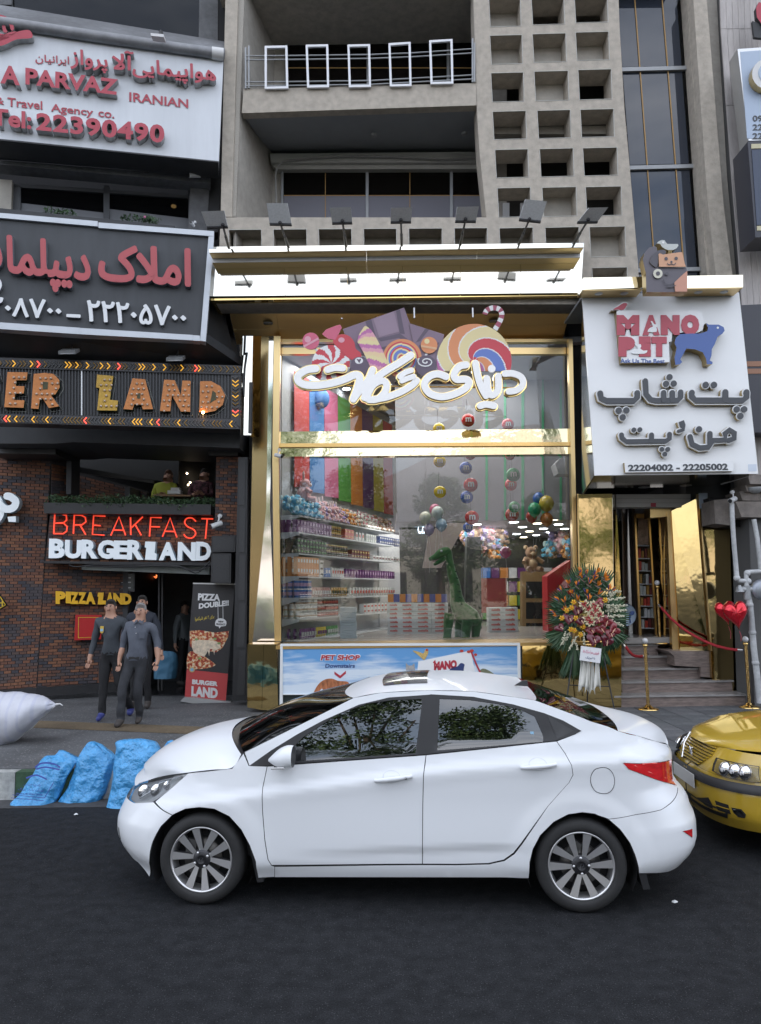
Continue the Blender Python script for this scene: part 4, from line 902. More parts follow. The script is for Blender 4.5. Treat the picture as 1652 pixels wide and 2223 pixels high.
panel('gold_reveal',0,[(567,729),(590,729),(580,1397),(540,1397),(548,948),(563,948)],mat('bronze_gold_sheet',(.40,.29,.14),.22,1,bump=.05,bscale=1),Ys=[12.9]*6)
panel('mirror_strip',0,[(584,729),(594,729),(586,1100),(597,1397),(548,1397),(578,1100)],M_mirror,Ys=[12.86]*6)
panel('gold_post',0,[(594.5,729),(609,729),(605,1000),(610,1392),(596,1392),(591,1000)],M_gold2,.12,Ys=[12.8]*6)
panel('gold_post',0,[(1234,735),(1243,735),(1257,1392),(1247,1392)],M_gold2,.12,Ys=[12.8]*4)
for q,m in((((537,1398),(572,1398),(568,1541),(537,1535)),M_gold),(((572.6,1398),(600,1398),(604,1541),(568.6,1541)),M_gold)):
 panel('base_panel',12.16,list(q),m,.5)
mb=MB();mb.prism([P(1215,640,13.3),P(1262,640,13.3),P(1262,1397,13.3),P(1247,1397,13.3),P(1236,735,13.3)],(0,.2,0));sfp('side_wall',mb,M_dk2)
YW=13.0;WP=PY(YW);M_shop=M_pane
mb=MB();rslab(mb,WP.off(.04),606,754,1240,768,.1);fr2=sfp('window_transom',mb,M_gold2)
mb=MB();rslab(mb,WP.off(.06),606,735,1240,742,.12);sfp('window_transom',mb,M_gold2)
win=thing('display_window','tall two-part glazed display window of the sweet shop in gold frames','window',WP(920,1390));
for x0,x1 in((607,921),(922,1240)):
 mb=MB();slab(mb,WP,[(x0,768),(x1,768),(x1+(3 if x1>1000 else 0),936),(x0-(2 if x0<700 else 0),936)],.01);obj('upper_pane',mb,M_shop,win)
 mb=MB();slab(mb,WP,[(x0,742),(x1,742),(x1,754),(x0,754)],.01);obj('top_light',mb,M_shop,win)
 a=x0+(3 if x0>700 else 0);b=x1+(3 if x1<1000 else 3)
 mb=MB();slab(mb,WP,[(a,990),(b-.5,988),(b+(13 if x1>1000 else 0),1390),(a+(3 if x0<700 else 0),1392)],.01);obj('lower_pane',mb,M_shop,win)
M_beamm=mat('pale_gold_mirror',(.90,.78,.50),.05,1,bump=.25,bscale=1.6,dist=.04)
mb=MB();slab(mb,WP.off(.10),[(606,936.5),(1239,930),(1241,959),(606,962)],.2);obj('mirror_beam',mb,M_beamm,win)
mb=MB();slab(mb,WP.off(.16),[(605,962),(1241,959),(1241,967),(605,970)],.26);obj('gold_strip',mb,mat('satin_gold',(.80,.52,.20),.3,1),win)
mb=MB();slab(mb,WP.off(.10),[(606,971),(1241,968),(1242,985),(606,991)],.2);obj('mirror_beam',mb,M_beamm,win)
z1=P(920,1397,12.2).z;A=P(600,1397,12.2);B=P(1262,1390,12.2);mb=MB();mb.bb(A.x,B.x,12.13,13.1,z1-.05,z1);obj('sill',mb,mat('gold_sill',(.62,.40,.15),.35,.9),win)
bullet_cam(598,987,PY(12.6),(.8,-.5,-.3),.14,'small white security camera on the gold post left of the window')
mb=MB();A=P(604,1400,12.19);B=P(1345,1400,12.19);mb.bb(A.x,P(1133,1400,12.19).x,12.19,12.6,ZS,z1-.052);sfp('base_wall',mb,mat('dark_green_stone',(.03,.04,.038),.25))
for x0,x1 in((1134,1250),(1250.6,1349)):
 panel('base_panel',12.18,[(x0,1400),(x1,1400),(x1,1541),(x0,1541)],M_gold,.3)
pb=thing('pet_shop_banner','long sky-blue PET SHOP Downstairs banner in a white frame below the display window','banner',P(870,1505,12.1));BP_=PY(12.14)
def skyprint():
 m=mat('sky_print',(.3,.5,.75),.4);n=m.node_tree;b=n.nodes['Principled BSDF'];tc_=n.nodes.new('ShaderNodeTexCoord');mp_=n.nodes.new('ShaderNodeMapping');mp_.inputs['Scale'].default_value=(1,1,1.7);n.links.new(tc_.outputs['Generated'],mp_.inputs[0])
 sx=n.nodes.new('ShaderNodeSeparateXYZ');n.links.new(tc_.outputs['Generated'],sx.inputs[0])
 t=n.nodes.new('ShaderNodeTexNoise');t.inputs['Scale'].default_value=3.2;t.inputs['Detail'].default_value=8;t.inputs['Roughness'].default_value=.55;n.links.new(mp_.outputs[0],t.inputs[0])
 ma=n.nodes.new('ShaderNodeMath');ma.operation='MULTIPLY_ADD';ma.inputs[1].default_value=-.42;n.links.new(sx.outputs['Z'],ma.inputs[0]);n.links.new(t.outputs[0],ma.inputs[2])
 r=n.nodes.new('ShaderNodeValToRGB');r.color_ramp.elements[0].position=.16;r.color_ramp.elements[0].color=(.13,.33,.62,1);r.color_ramp.elements[1].position=.36;r.color_ramp.elements[1].color=(.66,.74,.82,1);n.links.new(ma.outputs[0],r.inputs[0]);n.links.new(r.outputs[0],b.inputs['Base Color']);return m
mb=MB();slab(mb,BP_,[kP(98,101),kP(1484,96),kP(1490,383),kP(98,383)],.03);obj('print',mb,skyprint(),pb)
M_wf=mat('white_frame',(.74,.75,.74),.4)
for q in([(82,86),(1502,80),(1502,95),(82,100)],[(82,101),(97,101),(96,482),(78,480)],[(1486,96),(1503,95),(1508,383),(1490,383)],[(98,384),(1490,384),(1490,388),(98,388)]):
 mb=MB();slab(mb,BP_.off(.02),[kP(*p)for p in q],.05);obj('frame_bar',mb,M_wf,pb)
PR=[mat('print_red',(.42,.03,.05),.5)];PN_=[mat('print_navy',(.03,.05,.16),.5)]
letter('PET SHOP',L4(kP,BP_,(318,148),(558,148),(558,186),(318,186)),.004,[mat('print_white',(.8,.8,.8),.5)],pb,bold=.09,n=BP_.n,shear=.15,name='letter_halo',split=False)
letter('PET SHOP',L4(kP,BP_,(322,152),(554,152),(554,183),(322,183)),.004,PR,pb,bold=.035,n=BP_.n,shear=.15,at=.005)
letter('Downstairs',L4(kP,BP_,(348,204),(524,204),(524,228),(348,228)),.003,PN_,pb,bold=.025,n=BP_.n,shear=.1)
mb=MB();cutout(mb,BP_,[kP(*p)for p in((403,250),(437,274),(471,245),(471,262),(437,291),(403,266))],0,.004);obj('chevron',mb,PR,pb)
mb=MB();cutout(mb,BP_,[kP(*p)for p in((900,190),(1210,125),(1260,383),(880,383))],0,.002);obj('white_card',mb,mat('print_white',(.8,.8,.8),.5),pb)
letter('MANO',L4(kP,BP_,(992,192),(1128,180),(1128,232),(992,246)),.004,PR,pb,bold=.07,n=BP_.n,at=.003)
mb=MB();cutout(mb,BP_,[kP(*p)for p in((1085,250),(1100,225),(1130,220),(1150,200),(1172,206),(1170,222),(1158,252))],.003,.004,smooth=3);obj('dog_mark',mb,PN_,pb)
mb=MB();cutout(mb,BP_,[kP(*p)for p in((1000,180),(985,196),(990,200),(1002,192))],.003,.004);obj('bird_mark',mb,PR,pb)
M_cat=mat('ginger_print',(.38,.13,.05),.6,var=.45,scale=26,detail=2,stretch=(1,1,.3));M_fishr=mat('print_bright_red',(.5,.05,.03),.5)
mb=MB();cutout(mb,BP_,[kP(*p)for p in((278,384),(292,350),(315,318),(350,296),(390,292),(425,305),(470,308),(490,320),(470,345),(440,384),(410,372),(380,383),(345,384),(330,350),(300,384))],0,.003,smooth=3);obj('ginger_cat_print',mb,M_cat,pb)
mb=MB();cutout(mb,BP_,[kP(*p)for p in((826,244),(826,198),(842,214),(862,214),(876,200),(880,244))],0,.003);obj('kitten_print',mb,mat('kitten_grey',(.35,.34,.33),.6,var=.3,scale=40),pb)
mb=MB();cutout(mb,BP_,[kP(*p)for p in((866,126),(905,134),(930,142),(942,118),(956,116),(958,140),(945,168),(934,182),(920,172),(898,152))],.002,.003,smooth=3);obj('bird_print',mb,mat('print_yellow_bird',(.55,.38,.13),.6,var=.3,scale=50),pb)
mb=MB();cutout(mb,BP_,circ(*kP(950,122),2.6,10),.006,.003);obj('bird_head_print',mb,M_fishr,pb)
mb=MB();ribbon(mb,[kP(1212,130),kP(1240,200),kP(1272,268)],1.8,.003,.003,BP_);
obj('red_stake_print',mb,PR,pb)
for i,(x,y)in enumerate(((1156,128),(1198,132),(1216,126),(1238,150))):
 mb=MB();cutout(mb,BP_,circ(*kP(x,y),4.4 if i!=3 else 3.5,9,3),.006+i*.001,.003);obj('fish_print',mb,M_fishr,pb)
mb=MB();cutout(mb,BP_,[kP(*p)for p in((1262,250),(1280,232),(1310,240),(1345,262),(1360,286),(1290,275))],.003,.003,smooth=2);obj('lizard_print',mb,mat('print_olive',(.16,.17,.10),.6,var=.3,scale=40),pb)
# ---------------------------------------------------------------- sweets logo and script letters
lg=thing('sweets_sign','cut-out sweets and chocolate picture over white Persian script, hanging on the window','sign',P(900,880,12.15));SG=PY(11.95)
M_choc=mat('print_mauve_chocolate',(.24,.17,.23),.45);M_choc2=mat('print_dark_chocolate',(.12,.09,.13),.45);M_choc3=mat('print_chocolate_edge',(.28,.20,.24),.45)
M_edge=mat('sign_edge',(.25,.19,.10),.4,.6)
def cut(name,pts,z0,m,sm=0,th=.02,k=kL):mb=MB();cutout(mb,SG,[k(*p)for p in pts],z0,th,0,1,sm);return obj(name,mb,[m,M_edge],lg)
def cut3(parent,name,pts,z0,m,sm=0,th=.002):mb=MB();cutout(mb,SG,[kL(*p)for p in pts],z0,th,0,0,sm);return obj(name,mb,[m],parent)
b1=cut('chocolate_bar',[(350,205),(770,58),(870,330),(860,460),(620,460),(400,330)],0,M_choc)
for q in([(505,152),(545,138),(575,250),(555,275),(540,270)],[(715,78),(740,70),(775,240),(740,235)],[(590,270),(740,235),(870,330),(835,345),(735,265),(610,290)],[(600,335),(735,300),(735,312),(640,345)]):cut3(b1,'groove',q,.02,M_choc2)
for q in([(560,135),(700,85),(735,225),(600,262)],):cut3(b1,'chocolate_square',q,.023,mat('print_mauve_light',(.32,.23,.30),.4))
b2=cut('chocolate_bar',[(805,168),(1045,245),(990,470),(880,440),(830,290)],.022,M_choc)
for q in([(915,205),(940,212),(880,290),(850,300)],[(870,320),(1010,300),(1000,320),(880,345)]):cut3(b2,'groove',q,.042,M_choc2)
M_red=mat('print_red_sweet',(.58,.05,.07),.35);M_pinkp=mat('print_pink',(.62,.12,.20),.35);M_pinkl=mat('print_pale_pink',(.72,.35,.42),.35);M_cream=mat('print_cream',(.78,.66,.35),.4);M_wh=mat('print_white',(.8,.8,.8),.5);M_orng=mat('print_orange',(.72,.28,.12),.4);M_bluep=mat('print_blue',(.13,.21,.55),.4);M_mag=mat('print_magenta',(.52,.16,.38),.4)
def disc(name,cx,cy,r,z0,fn,mats,rings=10,seg=72,ymax=None):
 mb=MB();N=SG.n;rows=[]
 for i in range(rings+1):
  rr=r*i/rings;row=[]
  for j in range(seg):
   t=2*math.pi*(j/seg);x=cx+rr*math.cos(t);y=cy+rr*math.sin(t)
   if ymax:y=min(y,ymax)
   row.append((x,y))
  rows.append(row)
 V=[[SG(*kL(*p))+N*(z0+.02)for p in row]for row in rows]
 for i in range(rings):
  for j in range(seg):
   a=rows[i][j];c_=rows[i+1][(j+1)%seg]
   if ymax and min(rows[i][j][1],rows[i+1][j][1],rows[i+1][(j+1)%seg][1])>=ymax-.01:continue
   mb.face([V[i][j],V[i+1][j],V[i+1][(j+1)%seg],V[i][(j+1)%seg]],fn((i+.5)/rings,(j+.5)/seg))
 e=len(mats)
 for j in range(seg):p=V[-1][j];q=V[-1][(j+1)%seg];mb.face([p,q,q-N*.02,p-N*.02],e)
 return obj(name,mb,mats+[M_edge],lg)
disc('peppermint',270,448,130,.03,lambda r,t:0 if int((t+r*.10)*16)%2 else 1,[M_red,M_wh])
disc('ring_lollipop',757,412,133,.045,lambda r,t:[5,3,1,3,2,5,3,1,2,3,1,4][int(min(11,r*12+t*1.0))],[M_wh,M_red,M_bluep,M_cream,M_orng,M_bluep],rings=24)
sw=[3,0,1,0,2,0,4,0,5,0]
def swirl(r,t):
 a=(t-r*.42+.62)%1;s_=a*7;k=int(s_);fr=s_-k
 if fr<.10:return 0
 return[3,1,2,4,5,3,4][k%7]if r>.12 else 1
disc('swirl_lollipop',1247,432,255,.05,swirl,[M_wh,M_red,M_bluep,M_cream,M_orng,M_mag],rings=44,seg=240,ymax=500)
def swball(name,cx,cy,r,z0,m,hl):
 o=cut(name,circ(cx,cy,r,22),z0,m);return o
l1=swball('round_lollipop',133,291,58,.03,M_pinkp,1);cut3(l1,'gloss',circ(112,280,22,12),.05,M_pinkl);cut3(l1,'band',[(80,325),(183,268),(188,282),(88,336)],.053,M_pinkl)
mb=MB();ribbon(mb,[kL(160,338),kL(215,395)],2.4,.02,.008,SG);obj('lolly_stick',mb,M_wh,l1)
l2=swball('round_lollipop',940,322,57,.05,M_orng,1);cut3(l2,'gloss',circ(925,296,18,12),.07,M_cream);cut3(l2,'band',[(884,322),(994,340),(990,354),(886,336)],.073,mat('print_pale_orange',(.75,.45,.25),.4))
mb=MB();ribbon(mb,[kL(925,375),kL(903,425)],2.4,.045,.008,SG);obj('lolly_stick',mb,M_wh,l2)
wc=cut('wrapped_sweet',[(285,300),(300,262),(345,245),(395,258),(430,300),(440,345),(475,375),(470,420),(400,415),(330,350)],.034,M_red,3);cut3(wc,'gloss',circ(342,285,22,12,18),.054,M_pinkl)
cut3(wc,'wrapper_wing',[(210,245),(235,215),(300,188),(333,180),(345,200),(325,240),(300,284),(250,276)],.036,M_pinkp,0,.02)
mb=MB();N=SG.n;path=spline([(468,240),(500,262),(540,330),(575,400),(610,490)],None,9)[0];rows=[]
for i,p in enumerate(path):
 a=Vector(path[max(i-1,0)]);b=Vector(path[min(i+1,len(path)-1)]);d=(b-a).normalized();q=Vector((-d.y,d.x));wd_=62*(math.sin(min(1,(i+.6)/5)*math.pi/2))
 rows.append([SG(*kL(*(Vector(p)+q*wd_*(k/6))))+N*.07 for k in range(-6,7)])
for i in range(len(rows)-1):
 for j in range(12):mb.face([rows[i][j],rows[i][j+1],rows[i+1][j+1],rows[i+1][j]],[0,1,2,3][int(i*.30+j*.22)%4])
obj('twisted_marshmallow',mb,[mat('print_pale_yellow',(.8,.6,.35),.4),M_cream,M_mag,M_pinkl],lg)
c1_=swball('chocolate_ball',466,470,65,.08,M_choc2,0);cut3(c1_,'heart_dot',circ(462,432,28,14,22),.10,M_wh);cut3(c1_,'heart',[(445,420),(455,420),(462,426),(470,418),(478,422),(464,448)],.103,M_choc2)
c2_=swball('chocolate_ball',918,468,72,.085,M_choc2,0);mb=MB();sp=[(918+(6+5.2*t)*math.cos(t),440+(4+3.4*t)*math.sin(t))for t in[k*.5 for k in range(21)]];ribbon(mb,[kL(*p)for p in sp],1.3,.105,.004,SG,smooth=False);obj('spiral',mb,M_wh,c2_)
cp=spline([(1322,108),(1335,80),(1378,62),(1422,74),(1438,110),(1422,160),(1390,212)],None,4)[0];mb=MB();wd_=17
for i in range(len(cp)-1):
 a,b=Vector(cp[i]),Vector(cp[i+1]);d=(b-a).normalized();q=Vector((-d.y,d.x))*wd_
 d0=(b-Vector(cp[max(0,i-1)])).normalized();q0=Vector((-d0.y,d0.x))*wd_;d1=(Vector(cp[min(len(cp)-1,i+2)])-a).normalized();q1=Vector((-d1.y,d1.x))*wd_
 mb.hexa([SG(*kL(*(a+q0)))+N*.04,SG(*kL(*(b+q1)))+N*.04,SG(*kL(*(b-q1)))+N*.04,SG(*kL(*(a-q0)))+N*.04],[p+N*-.02 for p in[SG(*kL(*(a+q0)))+N*.04,SG(*kL(*(b+q1)))+N*.04,SG(*kL(*(b-q1)))+N*.04,SG(*kL(*(a-q0)))+N*.04]],i//2%2)
obj('candy_cane',mb,[mat('print_dusky_red',(.36,.07,.12),.4),M_wh],lg)
ST=[([(172,492),(110,500),(55,535),(50,572),(95,600),(180,605),(280,590),(370,563),(430,536),(466,545),(460,600),(425,700)],26),
      ([(250,500),(300,486),(355,490)],24),([(425,700),(470,640),(525,570),(556,500)],24),
      ([(815,402),(735,456),(640,512),(572,565),(522,630),(500,690)],25),([(512,695),(555,610),(615,576),(648,596),(640,650),(590,700),(530,705)],24),
      ([(540,706),(640,690),(740,655),(815,612),(853,576)],24),([(738,548),(775,522),(818,506)],19),([(752,578),(795,560),(832,548)],19),
      ([(1052,550),(1000,532),(942,547),(906,600),(938,660),(1020,686),(1110,667),(1180,630),(1208,590),(1185,568),(1122,568),(1106,532),(1140,482),(1188,470)],25),
      ([(1250,458),(1265,540),(1290,620),(1322,680)],24),([(1326,562),(1334,640),(1362,676),(1402,640),(1404,548)],24),
      ([(1282,748),(1322,738),(1376,748)],24),([(1448,532),(1500,530),(1558,555),(1570,602),(1530,642),(1474,652)],23)]
M_scr=mat('white_acrylic_lit',(.80,.80,.80),.35,emit=.06)
for i,(pts,wd_)in enumerate(ST):
 mb=MB();ribbon(mb,[kL(*p)for p in pts],wd_*.3167+2.2,.06+.001*i,.06,SG,0);bk=obj('gold_backing',mb,M_gold,lg)
 mb=MB();ribbon(mb,[kL(*p)for p in pts],wd_*.3167*.94,.13+.004*i,.02,SG,0);obj('script_stroke',mb,M_scr,lg)
mb=MB();cutout(mb,SG,circ(*kL(1362,492),8.2,16),.13,.02);obj('script_dot',mb,M_scr,lg)
for x,y1 in((742,690),(899,668),(1026,668)):
 mb=MB();a=P(x,y1,11.98);mb.tube([a,Vector((a.x,a.y,6.56))],.018,6);obj('hanging_rod',mb,M_alu,lg)
mb=MB();mb.tube([P(*kL(330,590),11.99),P(*kL(1610,606),11.99)],.014,6);obj('cross_bar',mb,M_gold2,lg)
# ================================================================ INSIDE THE SWEET SHOP
kW=C(1000,1700,700);kD=C(1600,1700,700)
zf=z1-.01
sr=thing('shop_room','bright sweet shop room seen through the display window','room',(.8,17,zf))
def srp(name,mb,m,**k):return obj(name,mb,m,sr,**k)
WLd=Vector((.3690,.9294,0));p0=P(649,1117,13.3);WS=Plane(p0,(.9294,-.3690,0));WBk=WS.off(-.46)
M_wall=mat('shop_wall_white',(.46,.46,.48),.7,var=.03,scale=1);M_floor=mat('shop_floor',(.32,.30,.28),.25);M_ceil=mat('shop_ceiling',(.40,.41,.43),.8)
q0=WBk(612,1300);zt_=6.5
mb=MB();a=q0;b=q0+WLd*7.2;mb.hexa([Vector((a.x,a.y,zf)),Vector((b.x,b.y,zf)),Vector((b.x,b.y,zt_)),Vector((a.x,a.y,zt_))],[Vector((a.x,a.y,zf))-WS.n*.1,Vector((b.x,b.y,zf))-WS.n*.1,Vector((b.x,b.y,zt_))-WS.n*.1,Vector((a.x,a.y,zt_))-WS.n*.1]);srp('left_wall',mb,M_wall)
mb=MB();mb.bb(-2.2,6.2,13.12,22,zf-.1,zf);srp('floor',mb,M_floor)
mb=MB();mb.bb(-2.2,q0.x-.02,13.14,22,zf,zt_);srp('left_infill',mb,M_wall)
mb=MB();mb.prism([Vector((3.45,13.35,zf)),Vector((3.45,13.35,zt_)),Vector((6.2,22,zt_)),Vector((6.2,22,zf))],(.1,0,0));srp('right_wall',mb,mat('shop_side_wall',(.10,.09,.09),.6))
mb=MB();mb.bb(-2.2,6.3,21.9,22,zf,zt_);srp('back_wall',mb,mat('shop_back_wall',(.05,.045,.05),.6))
mb=MB();mb.bb(-2.2,6.3,13.12,22,zt_,zt_+.1);srp('ceiling',mb,mat('shop_upper_ceiling',(.30,.31,.33),.8))
YM=15.6;ZM=3.62;mx0=P(862,1140,YM).x
mb=MB();mb.bb(mx0,6.1,YM,21.9,ZM,ZM+.18);srp('lower_ceiling',mb,M_ceil)
mb=MB();mb.bb(mx0,4.1,YM-.08,YM-.002,ZM-.06,zt_-.002);mez=srp('mezzanine_front',mb,mat('mezzanine_lilac_grey',(.22,.22,.24),.7,var=.04,scale=1))
M_green=mat('green_stripe',(.05,.30,.15),.5)
for x,w_ in((1054,5),(1094,5),(1132,6),(1176,5),(1215,5)):
 mb=MB();rslab(mb,PY(YM-.09),x,700,x+w_,1128,.008);obj('green_stripe',mb,M_green,mez)
M_arch=mat('arch_grey',(.17,.17,.18),.6)
for i,(cx,r)in enumerate(()):
 mb=MB();pts=[(cx-r,1000)]+[(cx-r*math.cos(t),905-r*.55*math.sin(t))for t in[math.pi*k/16 for k in range(17)]]+[(cx+r,1000)];mb.tube([P(*p,YM-.11-.06*i)for p in pts],.05,8);srp('arch_moulding',mb,M_arch)
mb=MB();mb.prism([P(925,935,YM-.14),P(965,898,YM-.14),P(1000,935,YM-.14),P(1005,1000,YM-.14),P(925,1000,YM-.14)],(0,.05,0));
mb=MB();mb.bb(P(868,1200,17.6).x,P(945,1200,17.6).x,17.6,17.9,zf,ZM-.01);srp('dark_partition',mb,mat('dark_partition',(.03,.028,.03),.5))
mb=MB();mb.prism([P(955,1135,15.4),P(1012,1135,15.4),P(958,1232,15.4),P(918,1232,15.4),P(930,1165,15.4)],(0,.15,0));srp('raked_panel',mb,mat('raked_panel_pink_grey',(.40,.33,.31),.7))
mb=MB();mb.prism([P(1014,1165,17.0),P(1044,1165,17.0),P(1046,1392,17.0),P(1008,1392,17.0)],(0,.4,0));srp('dark_column',mb,M_blk)
M_dl=mat('lit_downlight',(.95,.98,1),emit=9);M_dlw=mat('lit_downlight_warm',(1,.85,.6),emit=7)
for x,y in((660,865),(1005,845),(1085,890),(750,907),(833,943),(645,932),(728,967),(1030,955),(1150,930),(1213,965),(805,995),(878,1022),(1155,1015),(1265,995),(1375,1040),(1280,905),(1420,865),(1475,907),(940,1048),(1225,857),(1385,820),(985,1003),(1040,1030),(1340,938),(1095,985)):
 q=PZ(*kD(x,y),ZM-.004)
 if q.y<YM+.1 or q.y>21.8 or q.x>3.3+(q.y-13.35)*.31:continue
 mb=MB();mb.lathe([(0,-.006),(.085,-.006),(.1,0)],q,12);srp('downlight',mb,M_dlw if random.random()<.2 else M_dl)
for x,y in((320,735),(318,825),(315,898),(855,943),(940,775),(1070,862),(1240,780),(1235,910),(1120,958),(1160,968),(1315,982),(1395,935),(1470,1000),(1555,950),(1640,880),(1600,800),(1690,930),(1780,850),(1830,960),(1850,780),(1900,900),(1950,1010),(2010,830),(700,800)):
 q=PZ(*kS(x,y),zt_-.004)
 if q.x>3.3 or q.y>21.5 or q.y<13.3:continue
 mb=MB();mb.lathe([(0,-.008),(.07,-.008),(.085,0)],q,12);srp('downlight',mb,M_dlw if random.random()<.3 else M_dl)
def area(name,loc,sx,sy,e,col=(1,.97,.92)):
 l=bpy.data.lights.new(name,'AREA');l.shape='RECTANGLE';l.size=sx;l.size_y=sy;l.energy=e;l.color=col;o=bpy.data.objects.new(name,l);COL.objects.link(o);o.location=loc
area('shop_atrium_downlights',(.6,14.4,zt_-.05),4.4,2.0,60);area('shop_low_ceiling_downlights',(1.2,17.8,ZM-.05),3.6,3.4,52)
cols=[('red',(.50,.06,.06),375,516,515),('blue',(.06,.19,.45),519,656,562),('pink',(.50,.13,.24),659,786,602),('green',(.08,.26,.05),788,904,642),('orange',(.58,.20,.04),906,1014,678),('purple',(.13,.05,.15),1016,1116,702),('yellow',(.52,.40,.05),1118,1210,735),('red',(.50,.05,.07),1212,1296,762),('cream',(.45,.42,.38),1302,1404,782)]
nm={375:'red banner nearest the window on the shop wall',1212:'red hanging banner deeper in the shop, next to the yellow one'}
for c_,col,x0,x1,yb in cols:
 m=mat('banner_'+c_,col,.6);mb=MB();pl=WBk.off(.06);xa,ya=kW(x0,yb);xb,yb2=kW(x1,yb+18);xb=xb-.3
 a=pl(xa,ya-(25 if 0 else 0));b=pl(xb,yb2);zb1=min(a.z,b.z);zz=[a,b,Vector((b.x,b.y,6.3)),Vector((a.x,a.y,6.3))]
 mb.prism(zz,WS.n*.012);single('wall_banner',mb,m,nm.get(x0,'%s strip banner hanging on the left wall of the sweet shop'%c_),'banner')
mb=MB();mb.ball(WBk.off(.15)(*kL(205,680)),(.16,.16,.2),12,8);single('balloon',mb,mat('banner_blue',(.06,.19,.45)),'dark blue balloon against the pink banner high in the shop','balloon')
SZ=[(1117,'top'),(1154,''),(1200,''),(1250,''),(1297,''),(1343,''),(1389,'')]
sh=thing('shelving_unit','long white shelving unit of seven shelves along the left wall of the sweet shop','shelf',(p0.x,p0.y,zf))
M_shelf=mat('shelf_white',(.62,.64,.66),.45);LEN=4.7;sz_=[]
org=Vector((p0.x,p0.y,0))
for y,_ in SZ:
 z=P(649,y,13.3).z;sz_.append(z)
 a=Vector((p0.x,p0.y,z));b=a+WLd*LEN;back=-WS.n*.42
 mb=MB();mb.prism([a,b,b+back,a+back],(0,0,-.028));obj('shelf_board',mb,M_shelf,sh)
 mb=MB();mb.prism([a-WLd*.01,a-WLd*.01+back,a-WLd*.01+back+Vector((0,0,-.16)),a-WLd*.01+Vector((0,0,-.05))],WLd*-.006);obj('bracket',mb,M_shelf,sh)
 for dz in(.02,.055):
  mb=MB();mb.tube([a+WS.n*.006+Vector((0,0,dz)),b+WS.n*.006+Vector((0,0,dz))],.003,4);obj('guard_wire',mb,M_chrome,sh)
for t in(-.02,LEN+.02):
 mb=MB();a=org+WLd*t-WS.n*.43;mb.prism([Vector((a.x,a.y,zf))+p for p in(-WS.n*.0,WS.n*.045,WS.n*.045+WLd*.03,WLd*.03)],(0,0,sz_[0]-zf+.1));obj('upright',mb,M_shelf,sh)
mb=MB();mb.prism([org+Vector((0,0,zf))-WS.n*.425,org+WLd*LEN+Vector((0,0,zf))-WS.n*.425,org+WLd*LEN+Vector((0,0,sz_[0]))-WS.n*.425,org+Vector((0,0,sz_[0]))-WS.n*.425],-WS.n*.02);obj('back_board',mb,M_shelf,sh)
ang=math.atan2(WLd.y,WLd.x)
def tx(px,py=1300):q=WS(px,py);return(q-p0).dot(WLd)
def prod(kind,mats):
 mb=MB()
 if kind=='tin':mb.box((0,.055,.055),(.105,.1,.11));mb.box((0,.004,.06),(.06,.004,.05),1)
 if kind=='smalltin':mb.box((0,.05,.0425),(.105,.1,.085));mb.box((0,-.001,.045),(.07,.004,.03),1)
 if kind=='jar':mb.lathe([(0,0),(.042,0),(.044,.02),(.044,.08),(.034,.09)],(0,.05,0),9);mb.lathe([(.036,.088),(.036,.108),(0,.108)],(0,.05,0),9,1);mb.lathe([(.0446,.028),(.0446,.06)],(0,.05,0),9,2)
 if kind=='box':mb.box((0,.04,.085),(.095,.08,.17));mb.box((0,-.001,.1),(.06,.003,.06),1)
 if kind=='flat':mb.box((0,.05,.05),(.14,.1,.10));mb.box((0,-.001,.05),(.10,.003,.035),1)
 if kind=='tub':mb.lathe([(0,0),(.048,0),(.052,.13),(.054,.14)],(0,.055,0),10);mb.lathe([(.055,.138),(.055,.155),(0,.157)],(0,.055,0),10,1);mb.lathe([(.0505,.04),(.0522,.1)],(0,.055,0),10,2)
 if kind=='bag':
  rows=[]
  for i,(w_,d_)in enumerate(((.05,.004),(.052,.02),(.056,.034),(.055,.03),(.052,.014),(.054,.003))):
   z=i*.036;rows.append([(w_*math.cos(t)*(1 if abs(math.cos(t))<.9 else 1),.04+d_*math.sin(t),z)for t in[2*math.pi*k/8 for k in range(8)]])
  mb.grid(rows,closed_u=True);mb.face(rows[0]);mb.face(rows[-1]);mb.prism([(-.03,.001,.06),(.03,.001,.06),(.03,.001,.12),(-.03,.001,.12)],(0,.012,0),1)
 return mb.mesh(kind,mats)
PM={}
def shelf_row(si,x0,x1,kind,name,mats,label,group,dw,stack=1,sh_=.11,end=0):
 me=prod(kind,mats);t=tx(x0);t1=tx(x1)
 base=org+Vector((0,0,sz_[si]+.001))
 n=0
 while t+dw/2<=t1:
  for s_ in range(stack):
   for dp in range(3 if(n==0 and end)else 1):
    o=bpy.data.objects.new(name,me);COL.objects.link(o);q=base+WLd*(t+dw/2)-WS.n*(.02+dp*.12)+Vector((0,0,s_*sh_));o.location=q;o.rotation_euler=(0,0,ang+random.uniform(-.04,.04));tag(o,('%s %s from the window, %s%s'%(ORD[n],label.split(' on the ')[0].split(' at the far')[0].split(' farther')[0],[[''],['bottom layer,','top layer,'],['bottom layer,','middle layer,','top layer,']][stack-1][s_],' %s shelf'%['top','second','third','fourth','fifth','sixth','lowest'][si]))+['',', one row back',', two rows back'][dp],'product',group)
  t+=dw;n+=1
pm_=lambda n,c:mat('pack_'+n,c,.4)
